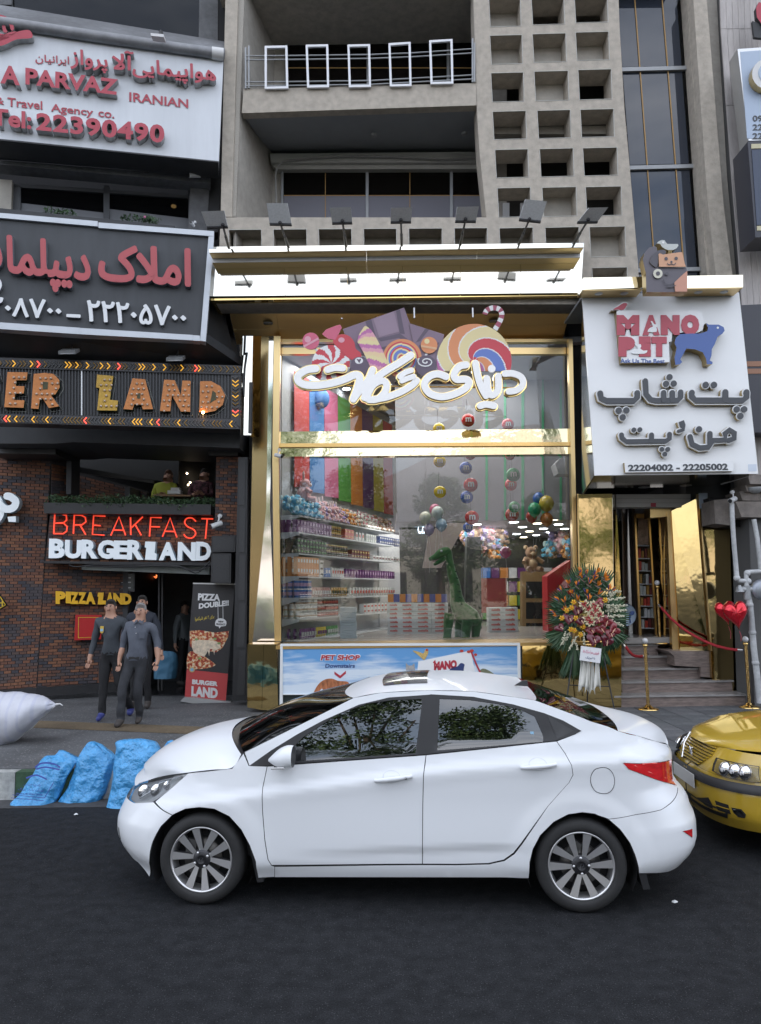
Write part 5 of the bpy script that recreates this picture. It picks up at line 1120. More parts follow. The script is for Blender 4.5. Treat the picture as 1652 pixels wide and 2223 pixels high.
S=[(1,648,721,'tin','chocolate_tin',('purple','lilac'),'purple tin on the second shelf',.118,2,.112,1),(1,723,745,'jar','sweet_jar',('amber','gold_','brown'),'amber sweet jar on the second shelf',.1,2,.112,0),(1,752,773,'flat','chocolate_box',('redp','orangep'),'red chocolate box on the second shelf',.15,2,.1,0),(1,775,796,'box','chocolate_box',('whitep','redp'),'white box with red script on the second shelf',.16,1,.1,0),(1,798,822,'box','chocolate_box',('palep','greyp'),'pale tall carton on the second shelf',.12,1,.1,0),(1,828,874,'smalltin','small_tin',('navyp','whitep'),'navy and white small tin on the second shelf',.13,2,.088,0),
     (2,648,710,'smalltin','dark_tin',('dark','greenp'),'dark green metal tin on the third shelf',.118,3,.088,1),(2,712,760,'jar','brown_jar',('brown','gold_','dark'),'brown jar with gold lid on the third shelf',.115,2,.112,0),(2,766,806,'smalltin','maroon_tin',('maroon','gold_'),'maroon tin on the third shelf',.14,2,.088,0),(2,812,872,'flat','chocolate_box',('whitep','maroon'),'white and maroon box at the far end of the third shelf',.18,1,.1,0),
     (3,648,694,'box','biscuit_pack',('orangep','whitep'),'orange and white biscuit pack on the fourth shelf',.105,2,.172,1),(3,697,706,'flat','white_box_stack',('whitep','dark'),'white box with dark bands on the fourth shelf',.15,3,.1,0),(3,709,721,'box','biscuit_pack',('bluep','whitep'),'blue snack pack on the fourth shelf',.11,1,.17,0),(3,723,750,'box','biscuit_pack',('whitep','redp'),'white and red wafer pack on the fourth shelf',.11,1,.17,0),(3,752,860,'box','biscuit_pack',('purple','lilac'),'violet chocolate pack on the fourth shelf',.14,1,.17,0),
     (4,648,679,'tub','blue_tub',('bluep','whitep','lilac'),'blue plastic tub on the fifth shelf',.12,2,.158,1),(4,681,722,'bag','sweet_bag',('mixed','whitep'),'mixed sweet bag on the fifth shelf',.1,1,.17,0),(4,724,760,'bag','sweet_bag',('amber','dark'),'amber and black sweet bag on the fifth shelf',.11,1,.17,0),(4,764,860,'bag','sweet_bag',('palep','redp'),'pale sweet bag farther along the fifth shelf',.15,1,.17,0),
     (5,651,694,'jar','spread_jar',('whitep','whitep','tanp'),'white spread jar on the sixth shelf',.096,3,.112,1),(5,696,738,'jar','spread_jar',('maroon','whitep','redp'),'dark spread jar with white lid on the sixth shelf',.096,3,.112,0),(5,790,866,'flat','chocolate_box',('whitep','redp'),'white red box on the far part of the sixth shelf',.2,2,.1,0),
     (6,657,690,'bag','coffee_bag',('purple','palep'),'purple standing bag on the lowest shelf',.1,1,.17,1),(6,692,712,'bag','coffee_bag',('yellowp','purple'),'yellow standing bag on the lowest shelf',.1,1,.17,0),(6,714,738,'bag','coffee_bag',('greenp','whitep'),'green standing bag on the lowest shelf',.1,1,.17,0)]
PC=dict(purple=(.14,.035,.16),lilac=(.45,.30,.48),amber=(.40,.22,.05),gold_=(.55,.42,.16),brown=(.10,.05,.03),redp=(.50,.06,.04),orangep=(.60,.22,.05),whitep=(.66,.66,.66),palep=(.50,.52,.50),greyp=(.3,.3,.32),navyp=(.06,.09,.24),dark=(.03,.04,.035),greenp=(.10,.28,.09),maroon=(.16,.03,.035),bluep=(.04,.17,.50),mixed=(.40,.20,.18),tanp=(.42,.30,.2),yellowp=(.62,.50,.06))
for si,x0,x1,kind,nm_,cl,lab,dw,st_,sh_,en in S:shelf_row(si,x0,x1,kind,nm_,[pm_(c,PC[c])for c in cl],lab,lab.split(' on the')[0].split(' at the')[0].split(' farther')[0].split(' with')[0]+'s, '+['','second','third','fourth','fifth','sixth','lowest'][si]+' shelf',dw,st_,sh_,en)
def plush(body,belly,nose,ears,s_=1.0):
 mb=MB();mb.ball((0,0,.08*s_),(.075*s_,.07*s_,.085*s_),8,6,0);mb.ball((0,-.045*s_,.075*s_),(.045*s_,.035*s_,.055*s_),7,5,1);bdy=mb.mesh('body',[body,belly])
 mb=MB();mb.ball((0,-.02*s_,.19*s_),(.062*s_,.06*s_,.056*s_),8,6,0);mb.ball((0,-.072*s_,.178*s_),(.028*s_,.02*s_,.02*s_),6,4,1)
 for q in(-1,1):mb.ball((q*.024*s_,-.073*s_,.205*s_),.008*s_,5,4,2)
 hd=mb.mesh('head',[body,belly,M_blk]);mb=MB()
 for q in(-1,1):
  if ears=='round':mb.ball((q*.05*s_,-.01*s_,.238*s_),(.024*s_,.014*s_,.024*s_),6,5)
  elif ears=='long':mb.ball((q*.03*s_,0,.275*s_),(.014*s_,.01*s_,.05*s_),6,5)
  else:mb.ball((q*.085*s_,0,.195*s_),(.035*s_,.012*s_,.045*s_),6,5)
 er=mb.mesh('ears',[belly]);mb=MB()
 for q in(-1,1):mb.tube([(q*.055*s_,-.02*s_,.13*s_),(q*.10*s_,-.07*s_,.09*s_)],0,6,rs=[.026*s_,.022*s_]);mb.tube([(q*.04*s_,-.04*s_,.03*s_),(q*.06*s_,-.12*s_,.025*s_)],0,6,rs=[.03*s_,.026*s_])
 lm=mb.mesh('limbs',[body]);return bdy,hd,er,lm
FZ=lambda n,c:mat('plush_'+n,c,.95,var=.15,scale=60,sheen=.3)
PL={'blue elephant':plush(FZ('blue',(.10,.38,.58)),FZ('sky',(.50,.68,.72)),0,'side',1.25),'pink unicorn':plush(FZ('pink',(.62,.34,.36)),FZ('palepink',(.70,.55,.55)),0,'long',1.2),'white bear':plush(FZ('white',(.62,.60,.56)),FZ('rose',(.58,.20,.26)),0,'round',1.1),'orange tiger':plush(FZ('orange',(.58,.24,.06)),FZ('cream',(.6,.5,.38)),0,'round',1.0),'lilac hippo':plush(FZ('lilac',(.34,.28,.52)),FZ('palepink',(.70,.55,.55)),0,'round',1.15),'brown bear':plush(FZ('brown',(.26,.15,.09)),FZ('tan',(.45,.32,.2)),0,'round',1.1)}
def put_plush(kind,loc,rz,label,group,s_=1):
 r=thing('plush_'+kind.split()[1],label,'plush toy',loc,group,rz);r.scale=(s_,)*3
 for n_,me in zip(('body','head','ears','limbs'),PL[kind]):o=bpy.data.objects.new(n_,me);COL.objects.link(o);o.parent=r
zt0=sz_[0]+.002
seq=[(0,.9,'blue elephant'),(.9,2.0,'pink unicorn'),(1.2,2.2,'lilac hippo'),(2.0,3.0,'orange tiger'),(2.6,4.7,'white bear'),(4.0,4.7,'brown bear')]
for a,b,kd in seq:
 t=a
 while t<b:
  for row in range(2):
   put_plush(kd,org+WLd*(t+row*.05+random.uniform(-.02,.02))-WS.n*(.1+row*.2)+Vector((0,0,zt0+row*.10)),ang+random.uniform(-.5,.5),'%s %s plush toy from the window, %s row, on the top shelf'%(ORD[int(round((t-a)/.2))],kd,['front','back'][row]),kd+' plush toys on the top shelf',random.uniform(.85,1.1))
  t+=.2
put_plush('pink unicorn',org+WLd*.75-WS.n*.3+Vector((0,0,zt0+.32)),ang+.6,'pink unicorn plush lying highest, above the blue elephants',None,1.5)
rnd=random.Random(11)
for i in range(46):
 x,y=rnd.uniform(570,880),rnd.uniform(990,1170);Yv=rnd.uniform(17.6,18.6);kd=rnd.choice(list(PL));put_plush(kd,P(*kD(x,y+(x-570)*.12),Yv),rnd.uniform(-.8,.8),kd+' plush toy %s in the hanging heap in mid shop'%(['far left','left of centre','right of centre','far right'][min(3,int((x-570)/78))]+', '+['top','upper','lower','bottom'][min(3,int((y-990)/45))]),kd+' toys in the hanging heap',rnd.uniform(1.2,1.8))
for i in range(16):
 x,y=rnd.uniform(1340,1560),rnd.uniform(1080,1190);kd=rnd.choice(list(PL));put_plush(kd,P(*kD(x,y),rnd.uniform(19,20)),rnd.uniform(-.8,.8),'%s plush toy, %s in the far heap at the right of the shop'%(kd,['upper left','upper right','lower left','lower right'][2*(y>1135)+(x>1450)]),kd+' toys in the far right heap',rnd.uniform(1.1,1.7))
put_plush('brown bear',P(*kD(1165,1310),17.0),.2,'big brown bear plush sitting on the far counter',None,2.1)
def stack(x0,x1,y0,y1,Y,n,m0,lab,grp,txt=None,dep=.3,col_=''):
 bm_=None
 a=P(x0,y1,Y);b=P(x1,y0,Y);h=(b.z-zf)/n if False else(P((x0+x1)/2,y0,Y).z-P((x0+x1)/2,y1,Y).z)/n;w_=b.x-a.x
 zb_=P((x0+x1)/2,y1,Y).z
 mb=MB();mb.bb(-w_/2,w_/2,0,dep,.002,h-.002);me=mb.mesh('carton',[m0])
 tm=None
 for i in range(n):
  o=bpy.data.objects.new('carton',me);COL.objects.link(o);o.location=((a.x+b.x)/2+random.uniform(-.006,.006),Y+random.uniform(0,.01),zb_+i*h);tag(o,(ORD[i]+' '+lab.replace('stacked','from the floor')+col_)if n>1 else lab+col_,'carton',grp)
  if txt:
   if tm is None:
    c_=[Vector((-w_*.3,-.002,h*.78)),Vector((w_*.3,-.002,h*.78)),Vector((w_*.3,-.002,h*.25)),Vector((-w_*.3,-.002,h*.25))]
    t_=letter(txt,c_,.002,[pm_('redp',PC['redp'])],None,bold=.04,n=Vector((0,-1,0)),split=False,name='print')[0];tm=t_.data;t_.parent=o
   else:t_=bpy.data.objects.new('print',tm);COL.objects.link(t_);t_.parent=o
M_ctn=mat('carton_white',(.55,.56,.57),.6)
for i,(x0,x1)in enumerate(((842,868),(869,900),(901,936),(938,972))):stack(x0,x1,1308,1392,15.2,9,M_ctn,'white carton with red lettering stacked behind the window','white lettered cartons stacked left of the dinosaur','nutella',col_=', '+ORD[i]+' pile')
for i,(x0,x1)in enumerate(((1062,1092),(1093,1124))):stack(x0,x1,1318,1392,15.4,7,M_ctn,'white carton with red lettering right of the dinosaur','white lettered cartons stacked right of the dinosaur','nutella',col_=', '+ORD[i]+' pile')
stack(738,773,1318,1391,14.1,13,mat('carton_pale_blue',(.50,.56,.60),.6),'slim pale blue-white carton in the stack in front of the shelves','slim pale cartons stacked by the lowest shelves',None)
for i in range(10):
 x0=842+i*13;stack(x0,x0+12,1289,1307,15.22,1,pm_('indigo',(.10,.10,.30))if i%2 else pm_('orangep',PC['orangep']),ORD[i]+' small %s box from the left on top of the white cartons'%('indigo' if i%2 else 'orange'),'small boxes on top of the white cartons',None)
mb=MB();rslab(mb,PY(18.5),1040,1255,1100,1330,.3);srp('counter_block',mb,mat('deep_red',(.25,.03,.03),.5))
mb=MB();rslab(mb,PY(17.8),1134,1240,1192,1400,.3);cnt=srp('wooden_rack',mb,mat('rack_wood',(.26,.17,.08),.5))
for i in range(3):mb=MB();rslab(mb,PY(17.79),1142,1262+i*45,1184,1298+i*45,.01);obj('rack_bay',mb,M_dark,cnt)
mb=MB();mb.prism([P(1188,1250,15.5),P(1240,1215,15.5),P(1245,1400,15.5),P(1190,1400,15.5)],(0,.5,0));single('red_display',mb,mat('display_red',(.45,.03,.035),.4),'red display stand at the right edge of the window','stand')
for j in range(5):
 for i in range(12):
  x=1010+i*19;y=1232+j*30;mb=MB();rslab(mb,PY(21),x,y,x+17,y+22,.2);ck=random.choice(['redp','bluep','purple','yellowp','greenp','whitep','orangep']);rw=['top','second','middle','fourth','bottom'][j];o=single('far_pack',mb,pm_(ck,PC[ck]),'%s pack from the left, %s, in the %s row of the far back shelves'%(ORD[i],ck[:-1]if ck!='purple' else ck,rw),'product','packs on the far back shelves',None)
def lentil(x,y,r,col,lab,Y=14.1,rx=1.0):
 c_=P(*kD(x,y),Y);rr=(P(*kD(x+r,y),Y)-c_).length;t=thing('hanging_disc',lab,'hanging disc',c_,'strings of round candy discs marked m')
 mb=MB();prof=[(rr*math.sin(a),-.055*math.cos(a))for a in[k*math.pi/10 for k in range(11)]];mb.lathe([(q[0],q[1])for q in prof],(0,0,0),24,axis='Y');mb.v=[Vector((v.x*rx,v.y,v.z))for v in mb.v];o=obj('disc',mb,mat('disc_'+col,dict(red=(.55,.02,.03),blue=(.03,.10,.45),green=(.02,.26,.09),yellow=(.70,.50,.04))[col],.15,coat=.5),t,org=(0,0,0))
 w_=rr*.42;letter('m',[Vector((-w_*rx,-.058,w_*.85)),Vector((w_*rx,-.058,w_*.85)),Vector((w_*rx,-.058,-w_*.75)),Vector((-w_*rx,-.058,-w_*.75))],.008,[M_wh],None,bold=.03,n=Vector((0,-1,0)),split=False)[0].parent=t
 mb=MB();mb.tube([(-.02,0,rr*.9),(-.02,0,rr*3.2)],.003,4);mb2=obj('string',mb,M_blk,t,org=(0,0,0))
for a in((315,280,58,'yellow','upper yellow disc in the left string'),(317,563,58,'yellow','lower yellow disc in the left string'),(558,340,60,'blue','top blue disc under the beam, middle string'),(603,497,67,'red','red disc touching a blue one, middle string'),(567,612,60,'blue','blue disc below the red one, middle string'),(615,802,67,'red','lowest red disc of the middle string'),(578,893,48,'blue','lowest blue disc, half behind a red one'),
          (998,403,66,'green','light green disc in the right string'),(977,495,58,'red','red disc half behind the light green one'),(1010,703,55,'green','dark green disc in the right string'),(988,773,64,'red','lowest red disc, behind the dark green one'),(600,215,52,'red','red disc cut by the mirror beam, middle string'),(967,222,48,'red','red disc cut by the mirror beam, right string')):lentil(a[0],a[1],a[2],a[3],a[4]+' of m candies',14.1+(.25 if 'behind' in a[4]else 0))
for(x,y,r,c_,l)in((1420,985,40,'red','red m disc in the upper window under the script'),(1247,1035,36,'yellow','yellow m disc peeping over the beam in the upper window'),(1655,1010,36,'red','red m disc at the right of the upper window')):
 px,py=kS(x,y);lentil((px-1600*.55067)/.23333,(py-1700*.55067)/.23333,r*1.571,c_,l,14.1)
def balloon(x,y,r,col,lab,Y=14.0,name='balloon',el=1.12):
 c_=P(*kD(x,y),Y);rr=(P(*kD(x+r,y),Y)-c_).length;t=thing(name,lab,'balloon',c_)
 mb=MB();mb.lathe([(rr*math.sin(a)*(1 if a<1.6 else 1-.12*(a-1.6)),rr*el*math.cos(a))for a in[k*math.pi/12 for k in range(12)]]+[(.012,-rr*el*1.02),(.02,-rr*el*1.08),(.0,-rr*el*1.08)],(0,0,0),16);obj('envelope',mb,mat('balloon_%d%d'%(x,y),col,.18,coat=.3),t,org=(0,0,0))
 mb=MB();mb.tube([(0,0,-rr*el*1.05),(.02,0,-.45),(-.01,0,-.8)],.002,4);obj('string',mb,M_cam,t,org=(0,0,0))
for a in((270,730,52,(.60,.16,.28),'speckled pink balloon behind the white one'),(295,758,58,(.66,.70,.66),'white balloon in the pale bunch'),(180,806,57,(.64,.64,.52),'cream balloon left in the pale bunch'),(330,870,55,(.42,.56,.68),'light blue balloon low in the pale bunch'),(215,915,50,(.50,.40,.60),'lilac balloon lowest in the pale bunch'),
          (1235,628,56,(.03,.13,.50),'dark blue balloon at the top of the bright bunch'),(1308,672,70,(.62,.45,.05),'yellow balloon in the bright bunch'),(1170,795,52,(.50,.03,.04),'red balloon behind the green one'),(1197,728,62,(.02,.34,.16),'green balloon in front of the bright bunch'),(1310,818,60,(.65,.17,.03),'orange balloon lowest in the bright bunch')):balloon(a[0],a[1],a[2],a[3],a[4],14.0+(.2 if 'behind' in a[4]or 'top' in a[4]else 0))
balloon(928,1125,54,(.42,.08,.22),'magenta balloon alone over the middle counter',16,el=1.0)
mb=MB();mb.prism([P(*kD(1390,300),14.6),P(*kD(1440,245),14.6),P(*kD(1560,240),14.6),P(*kD(1560,400),14.6),P(*kD(1420,390),14.6)],(0,.4,0));single('air_conditioner',mb,mat('ac_grey',(.42,.43,.45),.5),'grey-white wall unit high at the right inside the window','air conditioner')
letter('Cho',[P(*kD(112,845),17.55),P(*kD(205,845),17.55),P(*kD(205,952),17.55),P(*kD(112,952),17.55)],.03,[mat('blue_white_neon',(.7,.85,1),emit=1.2)],thing('neon_script','white neon letters Cho on the dark wall behind the pale balloons','sign',P(*kD(160,950),17.5)),bold=.0,n=Vector((0,-1,0)),shear=.2)
dn=thing('toy_dinosaur','tall green long-necked plush dinosaur standing in the shop window','toy',P(*kD(520,1935),13.9));YD=13.9
M_dino=mat('dino_plush',(.045,.15,.05),.9,var=.3,scale=14,sheen=.3,bump=.3,bscale=90);D_=lambda x,y,dy=0:P(*kD(x,y),YD+dy);px_=(P(*kD(600,1500),YD)-P(*kD(500,1500),YD)).length/100
def dt(pts,rs):mb=MB();pp,rr_=spline([(*p,)for p in pts],rs,4);mb.tube([D_(*p)for p in pp],0,12,rs=[r*px_ for r in rr_]);return mb
mb=dt([(395,1110),(405,1200),(425,1310),(455,1420),(468,1520),(490,1620),(545,1700),(620,1740),(680,1780)],[30,36,42,50,56,75,98,85,30])
pp,rr_=spline([(450,1640,-.05),(440,1720,-.1)],[70,60],3);obj('body',mb,M_dino,dn)
mb=dt([(415,1130),(380,1115),(330,1130),(280,1165),(215,1190)],[20,42,44,32,14]);obj('head',mb,M_dino,dn)
mb=dt([(365,1175),(310,1210),(260,1240)],[26,22,12]);obj('jaw',mb,M_dino,dn)
mb=dt([(340,1165),(290,1195),(240,1212)],[10,9,4]);obj('mouth',mb,mat('dino_mouth',(.5,.35,.33),.7),dn)
mb=MB();mb.ball(D_(330,1112,-.12),12*px_,8,6);obj('eye',mb,M_cam,dn)
mb=MB();mb.ball(D_(345,1108,.08),12*px_,8,6);obj('eye',mb,M_cam,dn)
for x,y0,dy in((395,1690,-.16),(500,1740,.12),(560,1760,-.16),(655,1720,.1)):mb=dt([(x+15,y0,dy),(x,y0+90,dy),(x-8,y0+190,dy),(x-12,1930,dy)],[52,46,36,42]);obj('leg',mb,M_dino,dn)
for k in range(7):mb=dt([(430+k*9,1240+k*60,.0),(450+k*10,1250+k*60,-.0)],[6,5]);mb.v=[v+Vector((.02,-.13-k*.012,0))for v in mb.v];obj('stripe',mb,mat('dino_stripe',(.02,.07,.04),.9),dn)
# ================================================================ PET SHOP SIGN, ENTRANCE, RIGHT BUILDING
kM=C(2200,900,800);kR=C(2100,1850,900)
YP=11.25;MP=PY(YP)
ps=thing('pet_shop_sign','tall white box sign reading MANO PET with gold-edged Persian letters','sign',P(1460,1030,YP))
fr=[kM(195,532),kM(1474,520),kM(1630,1996),kM(298,2010)]
mb=MB();slab(mb,MP,fr,.03);
obj('front_panel',mb,mat('white_composite_panel',(.84,.85,.86),.32,var=.02,scale=2,var2=.04),ps)
A=[MP(*p)for p in fr];ZT=max(A[0].z,A[1].z);
B0=P(1251,640,12.9);B3=P(1263,1073,12.75)
mb=MB();mb.hexa([A[0]+Vector((0,.031,0)),A[3]+Vector((0,.031,0)),B3,B0],[p+Vector((.03,.01,0))for p in(A[0]+Vector((0,.031,0)),A[3]+Vector((0,.031,0)),B3,B0)]);obj('side_panel',mb,mat('silver_mirror',(.60,.62,.64),.07,1,bump=.1,bscale=1),ps)
C2=P(1520,1065,12.7);D2=P(1592,1010,12.7);D2.z=A[2].z
under=[A[3]+Vector((.01,.03,-.002)),A[2]+Vector((-.01,.03,0)),Vector((A[2].x-.1,12.7,A[3].z)),Vector((B3.x,12.7,A[3].z))]
mb=MB();mb.prism(under,(0,0,.03));obj('underside',mb,mat('champagne_mirror',(.66,.60,.50),.10,1,bump=.15,bscale=1.2),ps)
mb=MB();mb.prism([Vector((A[0].x,YP+.04,A[0].z-.02)),Vector((A[1].x-.05,YP+.04,A[0].z-.02)),Vector((A[1].x-.05,12.4,A[0].z-.02)),Vector((A[0].x,12.4,A[0].z-.02))],(0,0,-.04));obj('top_cover',mb,M_grey,ps)
mb=MB();mb.prism([A[1]+Vector((-.03,.031,0)),A[2]+Vector((-.03,.031,0)),A[2]+Vector((-.03,1.2,0)),A[1]+Vector((-.03,1.2,0))],(.02,0,0));obj('side_panel',mb,M_white,ps)
for x,y in((1040,2095),(700,2110)):
 q=PZ(*kM(x,y),under[0].z-.004);mb=MB();mb.lathe([(0,0),(.09,0),(.1,.004)],q,14);obj('downlight',mb,M_grey,ps)
PT=MP.off(.32)
M_hb=mat('cream_mirror_sheet',(.90,.84,.66),.12,1,bump=.05,bscale=2)
for q,u in(([(205,400),(690,392),(690,480),(200,498)],30),([(1022,386),(1505,378),(1505,478),(1018,486)],36)):
 mb=MB();slab(mb,PT,[kM(*p)for p in q],.3);b_=obj('head_box',mb,M_hb,ps)
 mb=MB();bl,br=[PT(*kM(*q[3])),PT(*kM(*q[2]))];zz=min(bl.z,br.z)-.004;mb.bb(bl.x+.005,br.x-.005,bl.y+.003,bl.y+.3,zz-.006,zz);obj('gold_underside',mb,M_gold2,b_)
for x,y in((330,517),(538,515),(1140,507),(1350,503)):
 q=P(*kM(x,y),YP-.18);q.z=PT(*kM(205,498)).z-.016 if x<800 else PT(*kM(1020,486)).z-.016;mb=MB();mb.lathe([(0,-.004),(.05,-.004),(.062,.004)],q,14);obj('head_lamp',mb,M_cam,ps)
an=thing('animal_cutout','cut-out grey dog with a cat and bird on its head above the white sign','sign figure',P(1437,645,YP));AP=MP.off(.42)
M_dogg=mat('dog_grey',(.12,.11,.13),.5);M_dogd=mat('dog_dark',(.085,.08,.095),.5);M_gr=mat('gold_return',(.42,.31,.14),.3,.8)
def acut(par,name,pts,z,m,sm=0,th=.16):mb=MB();cutout(mb,AP,[kM(*p)for p in pts],z,th,0,1,sm);return obj(name,mb,[m,M_gr],par)
acut(an,'dog_body',[(660,290),(672,240),(710,195),(755,180),(775,200),(772,235),(790,355),(1010,356),(1014,385),(995,420),(1015,440),(1015,552),(688,552),(684,400),(672,350)],0,M_dogg)
acut(an,'dog_ear',[(712,310),(735,260),(780,222),(828,220),(840,245),(790,290),(765,355),(740,345),(722,330)],.17,M_dogd,3,.01)
acut(an,'cat_head',[(780,256),(790,246),(815,258),(945,240),(970,238),(990,330),(1000,356),(785,356)],.17,mat('cat_peach',(.60,.33,.20),.5),0,.02)
acut(an,'peach_chest',[(915,552),(908,480),(960,430),(1012,385),(1012,552)],.17,mat('chest_peach',(.56,.28,.20),.5),0,.01)
acut(an,'bird',[(772,160),(800,138),(835,136),(858,165),(942,166),(935,195),(905,213),(860,214),(815,190),(800,165)],.0,mat('bird_grey_white',(.50,.52,.50),.5),2)
for x in(868,884):acut(an,'bird_leg',[(x,212),(x+5,212),(x+5,246),(x,246)],.0,M_gr)
for c_,r_,m,z in(((776,409),38,mat('eye_cream',(.62,.60,.50),.5),.182),((776,409),17,M_dogd,.186),((848,408),14,M_dogd,.182),((840,292),14,M_dogd,.194),((920,290),14,M_dogd,.194),((882,318),9,M_dogd,.194),((822,155),9,M_wh,.162)):
 acut(an,'eye' if r_!=9 else 'nose',circ(c_[0],c_[1],r_,14),z,m,0,.003)
for pts,z in(([(822,455),(836,490),(870,498),(905,486)],.182),([(850,330),(864,342),(882,334),(900,342),(916,328)],.194)):
 mb=MB();ribbon(mb,[kM(*p)for p in pts],.8,z,.004,AP);obj('smile',mb,M_dogd,an)
acut(an,'muzzle',[(835,515),(880,520),(925,500),(870,508)],.183,M_dogd,2,.003)
M_lr=mat('logo_red',(.44,.07,.10),.4);M_lb=mat('logo_blue',(.07,.13,.36),.4)
def mcut(name,pts,z,mats,sm=0,th=.04):mb=MB();cutout(mb,MP,[kM(*p)for p in pts],z,th,0,len(mats)-1,sm);return obj(name,mb,mats,ps)
mcut('logo_backing',[(455,700),(480,690),(665,690),(680,700),(700,690),(980,690),(1000,700),(1075,686),(1140,705),(1168,770),(1150,850),(1100,872),(1040,872),(1000,866),(905,878),(900,940),(878,945),(884,1108),(497,1112),(478,900)],0,[M_white,M_gr],0,.12)
for ch,x0,x1,y0,y1 in(('M',478,662,704,868),('A',688,828,704,868),('N',838,990,704,866),('O',1002,1150,700,866),('P',492,628,880,1042),('E',660,756,878,1042),('T',762,886,880,1042)):
 letter(ch,L4(kM,MP,(x0,y0),(x1,y0),(x1,y1),(x0,y1)),.012,[M_lr],ps,bold=.11,n=MP.n,at=.122,split=False)
mcut('rabbit',[(750+(x-750)*.72,866+(y-866)*.8)for x,y in[(684,866),(712,825),(745,812),(720,762),(740,762),(760,790),(800,790),(798,812),(782,822),(785,866)]],.137,[M_white],2,.003)
mcut('kitten',[(640+(x-640)*.75,1042+(y-1042)*.75)for x,y in[(562,1042),(560,1012),(620,990),(600,955),(582,930),(612,940),(650,940),(655,970),(645,985),(680,1010),(718,1005),(718,1020),(690,1042)]],.137,[M_white],2,.003)
mcut('red_bird',[(414,688),(470,650),(510,622),(548,628),(545,650),(520,690),(470,690),(440,688)],0,[M_white,M_gr],2,.12);mcut('red_bird',[(425,684),(475,655),(512,632),(540,636),(535,655),(512,686),(470,684)],.121,[M_lr],2,.006)
letter('Ask Us The Best',L4(kM,MP,(508,1058),(868,1062),(868,1096),(508,1094)),.006,[M_lb],ps,bold=.012,n=MP.n,at=.121)
dg=mcut('blue_dog',[(1168,800),(1190,812),(1270,812),(1310,832),(1318,860),(1300,885),(1262,908),(1240,965),(1215,1010),(1212,1060),(1198,1100),(1220,1112),(1218,1130),(1175,1130),(1168,1085),(1142,1035),(1080,1010),(1010,1004),(980,1060),(962,1090),(976,1112),(960,1130),(922,1136),(915,1080),(932,1000),(915,960),(925,920),(960,888),(1040,884),(1120,884),(1178,865),(1185,838)],0,[M_lb,M_gr],0,.16)
mcut('dog_eye',circ(1262,838,9,10),.161,[M_wh],0,.003)
M_anth=mat('anthracite_face',(.055,.06,.07),.4)
def chunky(strokes,dots,w_=27):
 for i,pts in enumerate(strokes):
  mb=MB();ribbon(mb,[kM(*p)for p in pts],(w_+8)*.2667,.0+i*.0012,.08,MP,0,1,smooth=False);b_=obj('letter_return',mb,[M_white,M_gr],ps)
  mb=MB();ribbon(mb,[kM(*p)for p in pts],w_*.2667*.88,.09+i*.003,.01,MP,0,square=False,smooth=False,ramp=.002);obj('letter_face',mb,M_anth,ps)
 for j,(x,y,r)in enumerate(dots):
  mb=MB();cutout(mb,MP,circ(*kM(x,y),(r+7)*.2667,16),.0015*(j%3)+.02,.062,0,1);obj('dot_return',mb,[M_white,M_gr],ps)
  mb=MB();cutout(mb,MP,circ(*kM(x,y),r*.2667*.95,16),.092,.01,0);obj('dot_face',mb,M_anth,ps)
chunky([[(1510,1345),(1510,1385),(1480,1412),(1100,1412),(1068,1380),(1068,1350)],[(1338,1345),(1338,1405)]],[(1180,1287,27),(1246,1287,27),(1430,1484,27),(1490,1484,27),(1460,1538,27)])
chunky([[(978,1345),(978,1385),(955,1412),(780,1414),(735,1405),(698,1360),(692,1255)],[(910,1350),(910,1408)],[(840,1350),(840,1408)]],[(888,1224,26),(860,1278,26),(922,1276,26)],25)
chunky([[(628,1352),(628,1385),(600,1416),(380,1416),(336,1395),(328,1355)]],[(478,1494,27),(540,1492,27),(510,1548,27)])
chunky([[(1365,1735),(1410,1720),(1412,1675),(1372,1650),(1335,1680),(1338,1730),(1240,1735),(1200,1790),(1130,1795),(1070,1765),(1054,1705)]],[(1126,1645,26)],24)
chunky([[(1214,1680),(1214,1760)]],[],24)
chunky([[(988,1622),(975,1590),(995,1582),(1003,1610),(998,1650),(960,1660)]],[],15)
chunky([[(888,1685),(888,1720),(860,1740),(540,1745),(505,1715),(500,1690)],[(742,1690),(742,1735)]],[(600,1650,20),(648,1648,20),(826,1806,20),(874,1806,20),(850,1846,20)],22)
mcut('number_plate',[(528,1912),(1410,1898),(1412,1980),(535,1992)],0,[M_white,M_gr],0,.07)
letter('22204002 - 22205002',L4(kM,MP,(570,1922),(1382,1912),(1384,1966),(572,1976)),.006,[M_anth],ps,bold=.035,n=MP.n,at=.071)
mcut('sticker',[(1546,1920),(1614,1918),(1616,1976),(1550,1978)],0,[mat('sticker_pale',(.6,.66,.75),.4)],0,.003)
